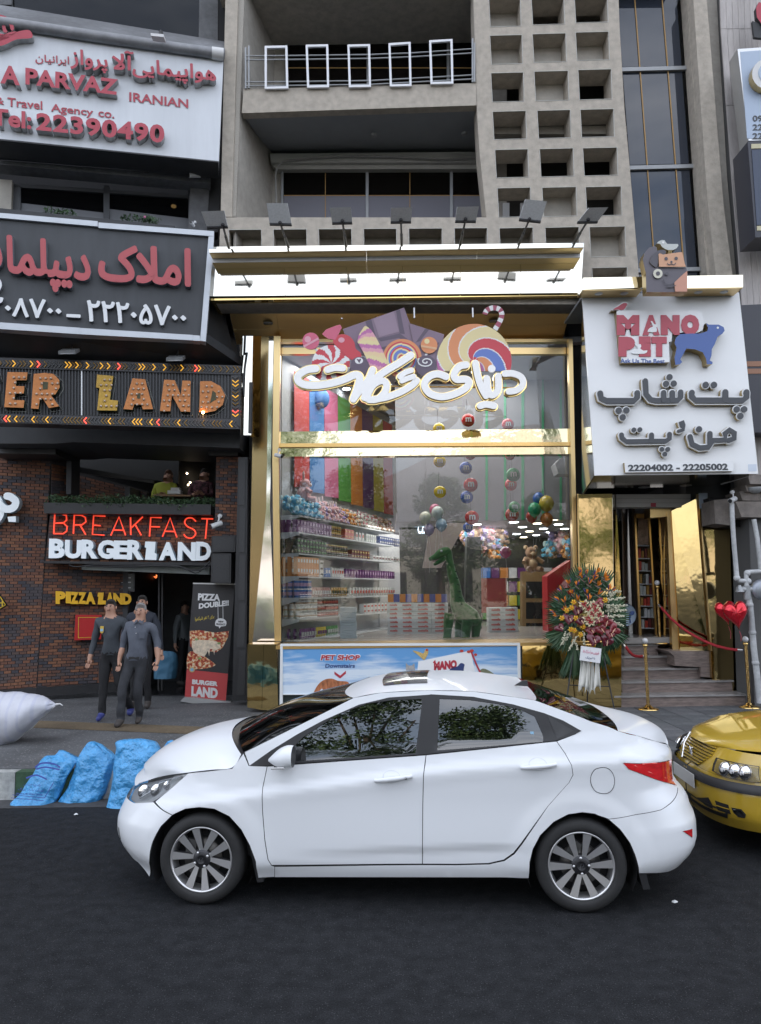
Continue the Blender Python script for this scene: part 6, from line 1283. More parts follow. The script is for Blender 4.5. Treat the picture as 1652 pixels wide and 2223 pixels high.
# ---------------------------------------------------------------- right-hand building in travertine, with its signs
tb=thing('stone_building','travertine-clad building at the right edge of the street','building',(6.5,12,0));TP=PY(11.9)
M_trav=mat('travertine',(.42,.39,.375),.75,var=.12,scale=14,var2=.2,stretch=(3,3,.35),bump=.2,bscale=30);M_joint=mat('stone_joint',(.10,.10,.10),.9)
mb=MB();slab(mb,TP,[(1560,-90),(1760,-90),(1820,1560),(1640,1560),(1610,620),(1587,370)],.6);tbb=obj('backing_wall',mb,M_joint,tb)
ys=[-90,62,228,390,540,690,1080]
for i in range(6):
 for j in range(9):
  xa=1560.5+j*13;
  def xx(x,y):t=max(0,y);return x+t*.0735+(t>370)*(t-370)*.013+(0 if t<550 else(t-550)*-.02)
  y0,y1=ys[i]+.4,ys[i+1]-.4
  mb=MB();slab(mb,TP.off(.03+.006*((i+j)%2)),[(xx(xa,y0),y0),(xx(xa+12.5,y0),y0),(xx(xa+12.5,y1),y1),(xx(xa,y1),y1)],.03);obj('stone_panel',mb,M_trav,tb)
mb=MB();mb.bb(P(1680,700,12).x,40,11.92,12.4,3,19.5);obj('unseen_shading_side',mb,M_trav,tb)  # unseen extension to the right, added to block the sun
mb=MB();mb.bb(5.25,40,12.5,22,4.0,19.4);obj('rear_body',mb,M_joint,tb)
mb=MB();mb.bb(5.25,40,12.95,14,ZS-.2,4.0);obj('rear_body',mb,M_joint,tb)
RP_=PY(11.3);kN=C(2750,0,250)
rs=thing('clinic_sign','pale blue-grey boxed sign with a gold-rimmed round emblem, cut by the right edge','sign',P(1640,300,11.3))
mb=MB();slab(mb,RP_,[(1601,106),(1760,95),(1770,300),(1625,305)],.3);obj('case',mb,M_alu,rs)
mb=MB();slab(mb,RP_.off(.004),[(1607,112),(1760,101),(1770,306),(1622,300)],.003);obj('face',mb,mat('pale_blue_face',(.38,.46,.58),.4),rs)
mb=MB();cutout(mb,RP_,circ(1657,172,33,20),.01,.12,0,1);obj('emblem',mb,[M_white2,M_gold2],rs)
mb=MB();cutout(mb,RP_,circ(1659,170,22,18),.13,.01,0,0);obj('emblem_inner',mb,[mat('pale_blue_face',(1,1,1))],rs)
for s_,y in(('0912',257),('2244',276),('2220',295)):
 q=QL();q.pl=RP_;q.q=[(1634,y-7),(1678,y-7),(1678,y+6),(1634,y+6)];letter(s_,q,.006,[M_anth],rs,bold=.02,n=RP_.n,at=.005,split=False)
ra=thing('red_figure_sign','small red raised emblem above the pale blue sign at the right edge','sign',P(1645,80,11.6))
mb=MB();cutout(mb,PY(11.6),[(1636,25),(1642,12),(1665,20),(1665,75),(1655,70),(1638,45)],0,.08,0,1);obj('emblem',mb,[mat('emblem_red',(.40,.03,.06),.4),M_blk],ra);mb=MB();cutout(mb,PY(11.6),[(1630,50),(1660,60),(1664,88),(1634,85)],.0,.05);obj('base',mb,M_dk2,ra)
for lab,q,nm_ in(('dark navy boxed sign with cream bands under the pale blue sign, right edge',[(1623,307),(1760,300),(1790,508),(1640,515)],'navy_sign'),('black boxed sign with timber stripes at the lower right edge',[(1607,662),(1760,655),(1800,940),(1622,938)],'black_sign')):
 s_=thing(nm_,lab,'sign',P(1640,q[2][1],11.1));YQ=11.1 if nm_=='navy_sign' else 11.5;mb=MB();slab(mb,PY(YQ),q,.5);obj('case',mb,mat('navy_case',(.03,.032,.045),.35),s_)
 x=q[0][0]
 if nm_=='navy_sign':
  for y in(312,490):mb=MB();slab(mb,PY(11.09),[(x+8+(y-310)*.07,y),(1760,y-4),(1760,y+6),(x+8+(y-310)*.07,y+10)],.008);obj('cream_band',mb,mat('cream_band',(.5,.46,.3),.4),s_)
  mb=MB();slab(mb,PY(11.09),[(x+9,325),(1760,320),(1775,484),(x+20,488)],.006);obj('face',mb,mat('navy_face',(.035,.05,.09),.3),s_)
 else:
  for y in(784,800):mb=MB();slab(mb,PY(11.49),[(x+12,y),(1760,y-2),(1760,y+9),(x+12,y+11)],.01);obj('timber_stripe',mb,mat('timber_stripe',(.30,.15,.09),.5),s_)
for q,Y in(([(1624,1030),(1760,1028),(1760,1052),(1628,1050)],11.6),([(1617,1052),(1760,1050),(1760,1066),(1622,1066)],11.7),([(1605,1066),(1760,1066),(1760,1088),(1612,1086)],11.8),([(1597,1088),(1760,1088),(1760,1124),(1610,1122)],11.75),([(1550,1085),(1583,1082),(1585,1140),(1553,1136)],11.95),([(1628,1124),(1760,1124),(1760,1400),(1648,1440)],12.1)):
 mb=MB();slab(mb,PY(Y),q,.5);obj('cornice_block',mb,mat('stained_travertine',(.25,.22,.20),.85,var=.25,scale=9,var2=.3,bump=.3,bscale=30),tb)
mb=MB();slab(mb,PY(12.2),[(1540,1080),(1640,1080),(1640,1145),(1545,1140)],.4);obj('dark_recess',mb,M_dark,tb)
M_pipe=mat('peeling_white_pipe',(.46,.47,.48),.6,var=.2,scale=14,var2=.4)
gp=thing('gas_pipes','white gas pipes with elbows and a regulator on the wall at the right edge','pipe',P(1640,1520,11.6));YPp=11.6
def pipe(pts,r=.035,nm_='pipe'):mb=MB();mb.tube([P(*kR(*p),YPp)for p in pts],r,10);return obj(nm_,mb,M_pipe,gp)
pipe([(1447,400),(1458,560),(1478,780)]);pipe([(1478,780),(1495,805),(1560,806)]);pipe([(1700,732),(1560,742),(1545,755),(1548,860)]);pipe([(1548,860),(1560,920),(1575,1000),(1600,1300),(1625,1500),(1645,1690)],.045);pipe([(1600,360),(1625,500),(1650,720)]);pipe([(1440,240),(1447,400)])
mb=MB();c_=P(*kR(1655,870),YPp-.02);mb.lathe([(0,-.06),(.10,-.06),(.155,-.02),(.155,.02),(.10,.06),(0,.06)],c_,18,axis='Y');obj('regulator',mb,mat('regulator_grey',(.30,.32,.36),.4,.6),gp)
mb=MB();mb.tube([P(*kR(1480,870),YPp),P(*kR(1600,868),YPp)],.05,10);mb.tube([P(*kR(1548,840),YPp),P(*kR(1556,940),YPp)],.055,10);obj('valve',mb,M_grey,gp);mb=MB();mb.lathe([(.07,0),(.02,.1)],P(*kR(1500,885),YPp),10);obj('bell_cap',mb,M_grey,gp)
for x,y,r in((1478,785,.05),(1558,808,.05),(1552,750,.05),(1570,980,.056),(1590,1180,.056),(1612,1400,.056)):mb=MB();c_=P(*kR(x,y),YPp);mb.ball(c_,r,10,6);obj('joint',mb,M_pipe,gp)
bullet_cam(1596,1082,PY(11.6),(-.8,-.6,-.3),.16,'white bullet camera under the stone cornice right of the pet shop sign')
mb=MB();mb.lathe([(.10,.03),(.10,0),(.08,-.03),(.04,-.06),(0,-.065)],P(1640,1062,11.4),16);single('dome_camera',mb,M_grey,'grey dome camera on the cornice at the right edge','camera')
# ---------------------------------------------------------------- entrance
en=thing('entrance','gold mirror-clad shop entrance with an open doorway','entrance',(4.2,13,1.1))
def enp(name,mb,m,**k):return obj(name,mb,m,en,**k)
M_goldw=mat('wavy_gold_mirror',(.64,.48,.22),.05,1,bump=.16,bscale=1.1,dist=.05)
def pan(name,pts,Ys,m,d=.02):
 mb=MB();A=[P(*kR(*p),y)for p,y in zip(pts,Ys)];n=(A[1]-A[0]).cross(A[2]-A[0]).normalized()
 if n.y<0:n=-n
 mb.prism(A,n*d);return enp(name,mb,m)
pan('gold_wall',[(330,180),(575,176),(592,1265),(350,1265)],[12.7]*4,M_goldw);pan('gold_return',[(576,176),(603,178),(640,900),(645,1265),(593,1265)],[12.7,12.85,12.85,12.85,12.7],M_mirror)
pan('gold_edge_trim',[(322,176),(331,176),(352,1265),(342,1265)],[12.66]*4,M_gold2)
mb=MB();pts=[kR(604,180),kR(1142,178),kR(1142,274),kR(606,272)];slab(mb,PY(12.82),pts,.25);shb=enp('shutter',mb,mat('shutter_grey',(.46,.46,.46),.5))
for y in(208,240):mb=MB();slab(mb,PY(12.815),[kR(606,y),kR(1142,y),kR(1142,y+3),kR(606,y+3)],.01);obj('shutter_joint',mb,M_grey,shb)
mb=MB();slab(mb,PY(12.81),[kR(856,242),kR(892,242),kR(892,270),kR(856,270)],.01);obj('red_sticker',mb,M_rfr,shb)
mb=MB();slab(mb,PY(13.0),[kR(1142,205),kR(1198,205),kR(1190,290),kR(975,340),kR(850,350),kR(850,276),kR(1142,276)],.3);enp('gold_header',mb,M_gold2)
mb=MB();mb.prism([P(*kR(606,272),16.2),P(*kR(860,272),16.2),P(*kR(900,1260),16.2),P(*kR(640,1260),16.2)],(0,.1,0));enp('passage_back',mb,M_dark)
pan('passage_side',[(650,274),(740,276),(755,1240),(668,1240)],[13.4,15.5,15.5,13.4],mat('passage_brown',(.09,.06,.045),.4));pan('passage_lintel',[(606,276),(722,276),(722,360),(620,375)],[14.6]*4,M_soffit)
mb=MB();slab(mb,PY(14.0),[kR(716,276),kR(738,276),kR(768,1240),kR(752,1240)],.2);enp('brown_post',mb,MATS['passage_brown'])
tw=thing('shelf_tower','narrow gold-framed glass tower of shelves inside the doorway','shelf',P(*kR(820,1240),13.9));TWP=PY(13.9)
for q in([(735,320),(748,320),(790,1240),(772,1240)],[(836,320),(848,330),(905,1252),(893,1252)],[(735,318),(848,322),(848,352),(737,350)],[(772,1228),(900,1240),(902,1254),(792,1250)]):
 mb=MB();slab(mb,TWP.off(.03),[kR(*p)for p in q],.05);obj('frame_bar',mb,M_gold2,tw)
mb=MB();slab(mb,TWP.off(-.3),[kR(748,352),kR(838,352),kR(893,1240),kR(790,1230)],.02);obj('back',mb,mat('tower_back',(.16,.12,.09),.6),tw)
def twx(y,f):t=(y-352)/880;a=748+t*42;b=838+t*55;return a+(b-a)*f
for y in(545,640,730,825,905,985,1065,1145):
 mb=MB();slab(mb,TWP,[kR(twx(y,0),y),kR(twx(y,1),y+2),kR(twx(y,1),y+8),kR(twx(y,0),y+6)],.25);obj('tower_shelf',mb,M_white2,tw)
i_=0
for y in(545,640,730,825,905,985,1065,1145):
 for k in range(4):
  hh=random.choice((50,60,68));a,b=twx(y,.03+k*.24),twx(y,.22+k*.24);ck=random.choice(['brown','redp','whitep','maroon','palep','dark','amber']);mb=MB();slab(mb,TWP.off(-.06),[kR(a,y-hh),kR(b,y-hh),kR(b,y),kR(a,y)],.08);nmk={'redp':'red','whitep':'white','palep':'pale'}.get(ck,ck)
  single('bottle_box',mb,pm_(ck,PC[ck]),'%s package, %s from the left on the %s shelf down of the doorway glass tower'%(nmk,ORD[k],ORD[[545,640,730,825,905,985,1065,1145].index(y)]),'product','%s packages in the glass tower'%nmk)
mb=MB();slab(mb,TWP.off(-.02),[kR(765,352),kR(838,356),kR(838,540),kR(760,545)],.01);single('poster',mb,mat('poster_nuts',(.42,.28,.2),.5,var=.6,scale=9),'pale poster with reddish nuts at the top of the glass tower','poster')
pan('gold_wall',[(850,352),(975,310),(1012,1306),(905,1252)],[14.2,13.1,13.1,14.2],mat('dark_gold_mirror',(.62,.44,.18),.06,1,bump=.12,bscale=1.2,dist=.05));pan('gold_post',[(972,308),(1004,300),(1065,1308),(1012,1306)],[12.98]*4,M_gold2,.12)
pan('gold_wall',[(1004,300),(1205,200),(1288,1310),(1066,1308)],[12.95,12.6,12.6,12.95],M_goldw);pan('gold_post',[(1198,176),(1208,176),(1300,1312),(1289,1312)],[12.5]*4,M_gold2,.1)
pan('gold_wall',[(1209,282),(1560,290),(1612,1660),(1322,1500),(1301,1312)],[12.54]*5,M_goldw)
mb=MB();slab(mb,PY(12.44),[kR(1203,170),kR(1265,170),kR(1270,282),kR(1209,282)],.02);enp('pale_sign_strip',mb,mat('pale_blue_face',(1,1,1)))
mb=MB();mb.bb(P(1553,1460,12.42).x,P(1640,1500,12.42).x,12.55,12.9,ZS,2.2);enp('gold_base',mb,M_goldw)
M_marb=mat('veined_marble',(.235,.185,.165),.35,var=.45,scale=7,stretch=(.7,1,5),var2=.25,bump=.05);M_tread=mat('marble_tread',(.30,.285,.275),.3,var=.35,scale=8,stretch=(.6,1,4))
stp=thing('marble_steps','five brown veined marble steps up to the shop door','steps',(4.3,12.2,ZS))
SD=[(12.2,.46,1335,1643),(12.5,.64,1350,1589),(12.74,.82,1352,1521),(12.98,1.0,1355,1464),(13.2,1.18,1356,1428)];zp=ZS
for k,(Y,z,x0,x1)in enumerate(SD):
 py=1500-k*20;a=P(x0,py,Y);b=P(x1,py,Y);mb=MB();mb.bb(a.x,b.x,Y,13.9+k*.01,zp-(.1 if k==0 else 0),z-.03);obj('riser',mb,M_marb,stp)
 mb=MB();mb.bb(a.x-.02,b.x+.02,Y-.025,13.9+k*.01,z-.0295,z);obj('tread',mb,M_tread,stp);zp=z+.0005
mb=MB();a=P(1447,1440,12.9);b=P(1552,1440,12.9);mb.prism([P(*kR(975,1312),12.63),P(*kR(1318,1314),12.63),P(*kR(1322,1508),12.63),P(*kR(1216,1500),12.63),P(*kR(1214,1430),12.63),P(*kR(1030,1420),12.63),P(*kR(1025,1350),12.63)],(0,1.2,0));obj('cheek_block',mb,M_marb,stp)
mb=MB();mb.bb(3.9,5.6,13.9,16.3,1.05,1.18);enp('landing',mb,M_tread)
mb=MB();rs_=P(*kR(748,1050),13.6);c_=P(*kR(664,1050),13.6);mb.lathe([(0,-.01),((rs_-c_).length,-.01),((rs_-c_).length,.01)],c_,28,axis='Y');rd=single('round_sign',mb,mat('round_pale_blue',(.55,.66,.80),.4),'round pale blue sign with a blue dog, half behind the flowers','sign',weld=False)
mb=MB();cutout(mb,PY(13.585),[kR(*p)for p in((700,1030),(722,1022),(738,1030),(732,1048),(712,1060),(706,1085),(712,1108),(700,1110),(696,1060))],0,.004);obj('dog_mark',mb,M_lb,rd)
M_brass=mat('polished_brass',(.78,.55,.22),.12,1);M_twist=mat('twisted_brass',(.50,.34,.14),.25,1,bump=.4,bscale=60)
def post_mesh():
 o={};mb=MB();mb.lathe([(0,.0),(.155,0),(.155,.02),(.12,.035),(.06,.05),(.045,.075),(.028,.085)],(0,0,0),24);o['base']=(mb,M_brass)
 mb=MB();rows=[]
 for i in range(61):
  z=.08+i*.0145;rows.append([((.024+.003*math.cos(4*t+i*.55))*math.cos(t),(.024+.003*math.cos(4*t+i*.55))*math.sin(t),z)for t in[2*math.pi*k/12 for k in range(12)]])
 mb.grid(rows,closed_u=True);o['pole']=(mb,M_twist)
 mb=MB();mb.lathe([(.03,.955),(.04,.965),(.04,.985),(.024,.995),(.02,1.0)],(0,0,0),14);o['collar']=(mb,M_brass)
 mb=MB();mb.ball((0,0,1.045),.048,14,9);o['crystal_ball']=(mb,mat('crystal',(.55,.55,.56),.05,coat=1));return o
pmesh={k:v[0].mesh(k,v[1])for k,v in post_mesh().items()}
posts=[]
for x,y,z,lab in((1434,1416,1.18,'brass barrier post on the top step by the door'),(1407.5,1544,ZS,'brass barrier post on the pavement at the foot of the steps'),(1627.5,1540,ZS,'rightmost brass barrier post, beside the white pipe')):
 q=PZ(x,y-3,z)if z<1 else P(x,y-4,13.25)
 q.z=z;t=thing('barrier_post',lab,'barrier post',q,'brass posts with crystal balls')
 for k,me in pmesh.items():o=bpy.data.objects.new(k,me);COL.objects.link(o);o.parent=t
 posts.append(q)
M_rope=mat('red_rope',(.40,.02,.03),.7,bump=.6,bscale=70)
def rope(pts,lab,Ys):
 pp=spline([(*p,y)for p,y in zip(pts,Ys)],None,8)[0];t=thing('barrier_rope',lab,'rope',P(pp[0][0],pp[0][1],pp[0][2]));W=[P(*p)for p in pp]
 rows=[]
 for i,p in enumerate(W):
  d=(W[min(i+1,len(W)-1)]-W[max(i-1,0)]).normalized();u=d.cross(Vector((0,0,1))).normalized();b=d.cross(u);rows.append([p+(u*math.cos(a)+b*math.sin(a))*(.022+.004*math.cos(3*a+i*1.3))for a in[2*math.pi*k/9 for k in range(9)]])
 mb=MB();mb.grid(rows,closed_u=True);obj('rope',mb,M_rope,t)
 for a,b in((W[0],W[1]),(W[-1],W[-2])):mb=MB();d=(b-a).normalized();mb.tube([a-d*.03,a+d*.05],.025,8);obj('hook',mb,M_chrome,t)
rope([kR(920,985),kR(1010,1085),kR(1130,1180),kR(1290,1262),kR(1420,1298),kR(1510,1306)],'long red rope sagging from the top step post to the right post',[13.2,12.95,12.7,12.4,12.15,12.0])
rope([kR(672,1276),kR(700,1320),kR(740,1350),kR(800,1352),kR(822,1340)],'short red rope from the flower stand side to the front post',[12.6,12.4,12.2,12.0,11.95])
for x,y,s_,Y,lab in((1395,1025,.86,11.75,'rear red foil heart balloon, half hidden behind the other'),(1468,1040,1.0,11.55,'shiny red foil heart balloon in front of the gold wall')):
 c_=P(*kR(x,y),Y);t=thing('heart_balloon',lab,'balloon',c_,'red foil heart balloons');rows=[];N_=36
 out=[(16*math.sin(a)**3,13*math.cos(a)-5*math.cos(2*a)-2*math.cos(3*a)-math.cos(4*a))for a in[2*math.pi*k/N_ for k in range(N_)]];sc_=.0148*s_
 for ph in[k*math.pi/8 for k in range(9)]:
  f=math.sin(ph)**.55;rows.append([(px_*sc_*f*.74,-.11*s_*math.cos(ph)*(1+.04*math.sin(k*2.1)),(py_*f)*sc_*(1 if 1 else 1))for k,(px_,py_)in enumerate(out)])
 mb=MB();mb.grid(rows,closed_u=True);obj('envelope',mb,mat('red_foil',(.62,.01,.025),.12,.6,coat=.6,bump=.35,bscale=14),t,org=(0,0,0))
 mb=MB();mb.tube([(0,0,-.27*s_),(.01,0,-.34),(-.01,0,-.42)],.004,5);obj('ribbon_tail',mb,M_rfr,t,org=(0,0,0));t.rotation_euler=(0,math.radians(-8),math.radians(-15))
# ---------------------------------------------------------------- flower stand
fs=thing('flower_stand','big opening-day flower arrangement on a black easel by the shop window','flower stand',PZ(1290,1540,ZS));YFl=11.35;FLP=PY(YFl)
def K(x,y,dy=0):return P(*kR(x,y),YFl+dy)
s1m=(K(400,1000)-K(300,1000)).length/100
for a,b in(((300,1290),(245,1670)),((400,1300),(395,1700)),((500,1290),(595,1758))):
 mb=MB();mb.tube([K(*a,.12 if a[0]!=400 else .3),K(*b,-.05 if a[0]!=400 else .45)],.011,6);obj('easel_leg',mb,M_blk,fs)
mb=MB();mb.tube([K(268,1560),K(560,1570)],.008,6);obj('easel_bar',mb,M_blk,fs)
M_palm=[mat('palm_a',(.035,.085,.04),.45),mat('palm_b',(.05,.11,.045),.45),mat('palm_c',(.075,.13,.06),.5)]
rnd=random.Random(5)
def leaf(mb,a,b,w_,bend=0,mi=0,segs=4,n=Vector((0,-1,0))):
 d=b-a;s_=d.cross(n).normalized();L_=[];R_=[]
 for i in range(segs+1):
  t=i/segs;c_=a+d*t+n*bend*math.sin(t*math.pi);ww=w_*math.sin(max(.03,min(.97,t*.9+.06))*math.pi);L_.append(c_+s_*ww+n*0);R_.append(c_-s_*ww)
 for i in range(segs):mb.face([L_[i],L_[i+1],a+d*((i+1)/segs)+n*(bend*math.sin((i+1)/segs*math.pi)-w_*.5),a+d*(i/segs)+n*(bend*math.sin(i/segs*math.pi)-w_*.5)],mi);mb.face([a+d*(i/segs)+n*(bend*math.sin(i/segs*math.pi)-w_*.5),a+d*((i+1)/segs)+n*(bend*math.sin((i+1)/segs*math.pi)-w_*.5),R_[i+1],R_[i]],mi)
cen=(400,1060)
def frond(cx,cy,a0,a1,rad,n,w_,dy,name='palm_frond'):
 mb=MB()
 for k in range(n):
  t=math.radians(a0+(a1-a0)*(k+.5)/n);r_=rad*rnd.uniform(.92,1.04);leaf(mb,K(cx,cy,dy),K(cx+r_*math.cos(t),cy-r_*math.sin(t),dy+rnd.uniform(-.03,.03)),w_*s1m,.04,rnd.choice((0,0,1,2)),5)
 return obj(name,mb,M_palm,fs)
frond(330,1040,120,235,250,30,11,.10);frond(480,1060,-55,70,230,30,11,.10);frond(400,1000,50,130,320,26,14,.12);frond(250,1150,190,280,190,22,10,.09);frond(520,1140,-100,-20,200,22,10,.09)
frond(300,1230,245,290,300,20,9,.13);frond(470,1230,255,300,230,16,9,.13)
mb=MB()
for k in range(90):
 a=rnd.uniform(0,6.28);r_=rnd.uniform(.2,1)**.5;cx,cy=400+230*r_*math.cos(a),1030+230*r_*math.sin(a);t=rnd.uniform(0,6.28);leaf(mb,K(cx,cy,.06),K(cx+55*math.cos(t),cy+55*math.sin(t),rnd.uniform(-.02,.1)),12*s1m,.02,rnd.choice((0,0,1)),3)
obj('foliage',mb,M_palm,fs)
M_bop=[mat('strelitzia_orange',(.75,.24,.02),.45),mat('strelitzia_beak',(.20,.14,.12),.5),mat('strelitzia_blue',(.07,.06,.22),.5)]
BOP=[(330,770,60),(385,760,70),(440,770,40),(455,750,55),(520,800,20),(265,830,110),(320,840,95),(405,830,80),(470,840,50),(545,870,60),(210,880,130),(290,900,110),(390,900,90),(470,905,60),(190,950,150),(235,965,120),(330,950,100),(405,945,80),(160,1030,160),(175,1060,185),(240,1030,130),(440,800,70),(360,790,90),(515,780,35),(345,750,80),(570,880,30)]
for x,y,a in BOP:
 mb=MB();t=math.radians(a);fx,fy=math.cos(t+.9),-math.sin(t+.9)
 base=K(x,y,-.05)
 leaf(mb,K(x+34*math.cos(t-.8),y+22*abs(math.sin(t))+8,-.03),K(x-30*math.cos(t-.8),y-8,-.09),5*s1m,.0,1,4)
 for k in range(5):
  t2=math.radians(a+rnd.uniform(-38,38));l_=rnd.uniform(30,50);leaf(mb,base,K(x+l_*math.cos(t2),y-l_*abs(math.sin(t2))-5,-.08+rnd.uniform(-.05,.05)),5.5*s1m,.015,2 if k==4 else 0,3)
 mb.tube([base,K(x+(400-x)*.3,y+(1000-y)*.35,.05)],.006,5,3);obj('strelitzia',mb,M_bop+[M_palm[1]],fs)
M_anthu=[mat('anthurium_maroon',(.11,.01,.022),.22,coat=.4,bump=.3,bscale=40),mat('anthurium_red',(.19,.018,.025),.22,coat=.4,bump=.3,bscale=40),mat('spadix',(.55,.32,.2),.5)]
ANT=[(320,1020,42,0,20),(478,970,42,1,-30),(262,1080,44,0,10),(345,1095,40,0,-10),(470,1085,40,1,30),(420,1165,40,1,5),(490,1155,42,1,-15),(535,1100,44,1,40),(590,1155,42,1,60),(440,1230,48,0,15),(535,1240,44,0,30),(195,1145,34,0,-30),(560,1190,36,1,20)]
for i,(x,y,r_,mi,a)in enumerate(ANT):
 mb=MB();rr_=r_*s1m*1.12;c_=K(x,y,-.12-.013*(i%5));rot=Matrix.Rotation(math.radians(a),3,'Y')@Matrix.Rotation(math.radians(rnd.uniform(-25,10)),3,'X');rows=[]
 for q in(0.02,.35,.7,1.0):
  rows.append([c_+rot@Vector((16*math.sin(t)**3/16*rr_*q,-.04*math.sin(q*2.4)+(.025*q*q),-(13*math.cos(t)-5*math.cos(2*t)-2*math.cos(3*t)-math.cos(4*t))/-16*rr_*q))for t in[2*math.pi*k/20 for k in range(20)]])
 mb.grid(rows,mi,closed_u=True);mb.tube([c_+Vector((0,-.05,.01)),c_+rot@Vector((.02,-.07,-.06))],.007,6,2);obj('anthurium',mb,M_anthu,fs)
M_lily=[mat('lily_cream',(.62,.55,.36),.5),mat('lily_throat',(.35,.02,.03),.5)]
for x,y in((400,1005),(455,1015),(430,1045),(480,1050),(395,1075),(440,985),(415,1100),(370,975)):
 mb=MB();c_=K(x,y,-.2)
 for k in range(6):
  t=k*math.pi/3+rnd.uniform(0,1);e=c_+Vector((.085*math.cos(t),-.01,.085*math.sin(t)));leaf(mb,c_,e,.022,.02,0,3);leaf(mb,c_+Vector((0,-.012,0)),c_+(e-c_)*.6+Vector((0,-.012,0)),.010,.02,1,2)
 obj('lily',mb,M_lily,fs)
M_yel=mat('yellow_petal',(.68,.42,.03),.5)
for x,y in((295,960),(357,968),(525,945),(210,1075),(280,1000),(300,1165),(345,1195),(365,1137),(312,1075),(275,1158),(245,1020)):
 mb=MB();c_=K(x,y,-.17)
 for k in range(6):t=k*math.pi/3;leaf(mb,c_,c_+Vector((.045*math.cos(t),0,.045*math.sin(t))),.018,.02,0,2)
 mb.ball(c_+Vector((0,-.03,0)),.014,6,4,1);obj('yellow_flower',mb,[M_yel,M_bop[0]],fs)
M_stock=mat('white_stock',(.58,.56,.42),.7)
for pts in([(545,900),(640,880)],[(530,945),(665,930)],[(520,985),(680,985)],[(530,1025),(680,1020)],[(540,1060),(665,1060)],[(560,1100),(660,1130)],[(270,1180),(205,1270)],[(320,1200),(262,1310)],[(370,1180),(375,1270)],[(300,1240),(330,1310)],[(235,1190),(215,1230)],[(560,920),(600,890)],[(545,1005),(620,1000)]):
 mb=MB();(xa,ya),(xb,yb)=pts;n_=int(math.hypot(xb-xa,yb-ya)/3.2)
 for k in range(n_):
  t=k/n_;w_=14*(1-t*.55);x,y=xa+(xb-xa)*t+rnd.gauss(0,w_*.5),ya+(yb-ya)*t+rnd.gauss(0,w_*.5);mb.ball(K(x,y,-.13+rnd.uniform(-.04,.04)),.012*rnd.uniform(.7,1.3),5,3)
 obj('white_stock_spray',mb,M_stock,fs)
mb=MB();mb.prism([K(350,1276,-.2),K(498,1296,-.2),K(488,1402,-.2),K(340,1380,-.2)],(0,.008,0));cd_=obj('card',mb,mat('card_white',(.72,.72,.74),.6),fs)
letter(fa('شیرینی سرا مبارک باد'),[K(364,1300,-.2),K(480,1316,-.2),K(478,1346,-.2),K(362,1330,-.2)],.003,[mat('pink_ink',(.6,.15,.25),.5)],cd_,split=False,bold=.0,n=Vector((0,-1,0)),name='card_writing')
letter(fa('با تبریک'),[K(384,1350,-.2),K(452,1358,-.2),K(450,1378,-.2),K(382,1370,-.2)],.003,[PN_[0]],cd_,split=False,bold=.0,n=Vector((0,-1,0)),name='card_writing')
M_rib_=mat('satin_ribbon',(.56,.55,.50),.35,var=.08,scale=5)
for x0,x1,y0,y1,dy in((350,415,1385,1598,-.14),(390,425,1392,1612,-.17),(410,450,1398,1618,-.15),(440,492,1395,1592,-.18),(342,372,1385,1600,-.12)):
 rows=[]
 for i in range(10):
  t=i/9;y=y0+(y1-y0)*t;w_=(x1-x0)*(.55+.45*t);cx=(x0+x1)/2+(t*-14 if x0<400 else t*2);e=12 if i==9 else 0
  rows.append([K(cx-w_/2,y+e,dy+.03*math.sin(t*5)),K(cx-w_/6,y-e*2,dy-.02+.03*math.sin(t*5)),K(cx+w_/6,y-e*2,dy+.02),K(cx+w_/2,y+e,dy-.02+.02*math.sin(t*6))])
 mb=MB();mb.grid(rows);obj('ribbon',mb,M_rib_,fs)
# ================================================================ WHITE SEDAN
kA=C(400,2600,1300);kB=C(1600,2600,1250)
hF=PZ(437,1866,.30);hR=PZ(1262,1880,.30)
ax_=(hR-hF);WB=ax_.length;ax_.normalize();ain=Vector((-ax_.y,ax_.x,0))
CO=(hF+hR)/2+ain*.82;CO.z=0;CROT=math.atan2(ax_.y,ax_.x)
CM=Matrix((ax_,ain,Vector((0,0,1)))).transposed()
CMI=CM.transposed()
def smooth(a,b,x):t=max(0,min(1,(x-a)/(b-a)));return t*t*(3-2*t)
HWD=.85
FS,FA,RS_,RA=-1.28,.86,1.42,.79
def crease(s):return .76+.135*(s+.85)-.05*smooth(.0,1.6,s)*(s+.2)if s>-2 else .6
def bodyY(u):
 if u<FS:th=min(1.5707,(FS-u)/.95);return FS-FA*math.sin(th)**(2/2.35),HWD*math.cos(th)**(2/2.6)
 if u>RS_:th=min(1.5707,(u-RS_)/.90);return RS_+RA*math.sin(th)**(2/2.4),HWD*math.cos(th)**(2/3.0)
 return u,HWD
def nose(z):
 return .10*smooth(.42,.12,z)+.05*smooth(.45,.62,z)+.26*smooth(.60,.95,z)
def tail(z):
 return .14*smooth(.40,.10,z)+.10*smooth(.62,.80,z)+.04*smooth(.5,.62,z)+.12*smooth(.95,1.08,z)
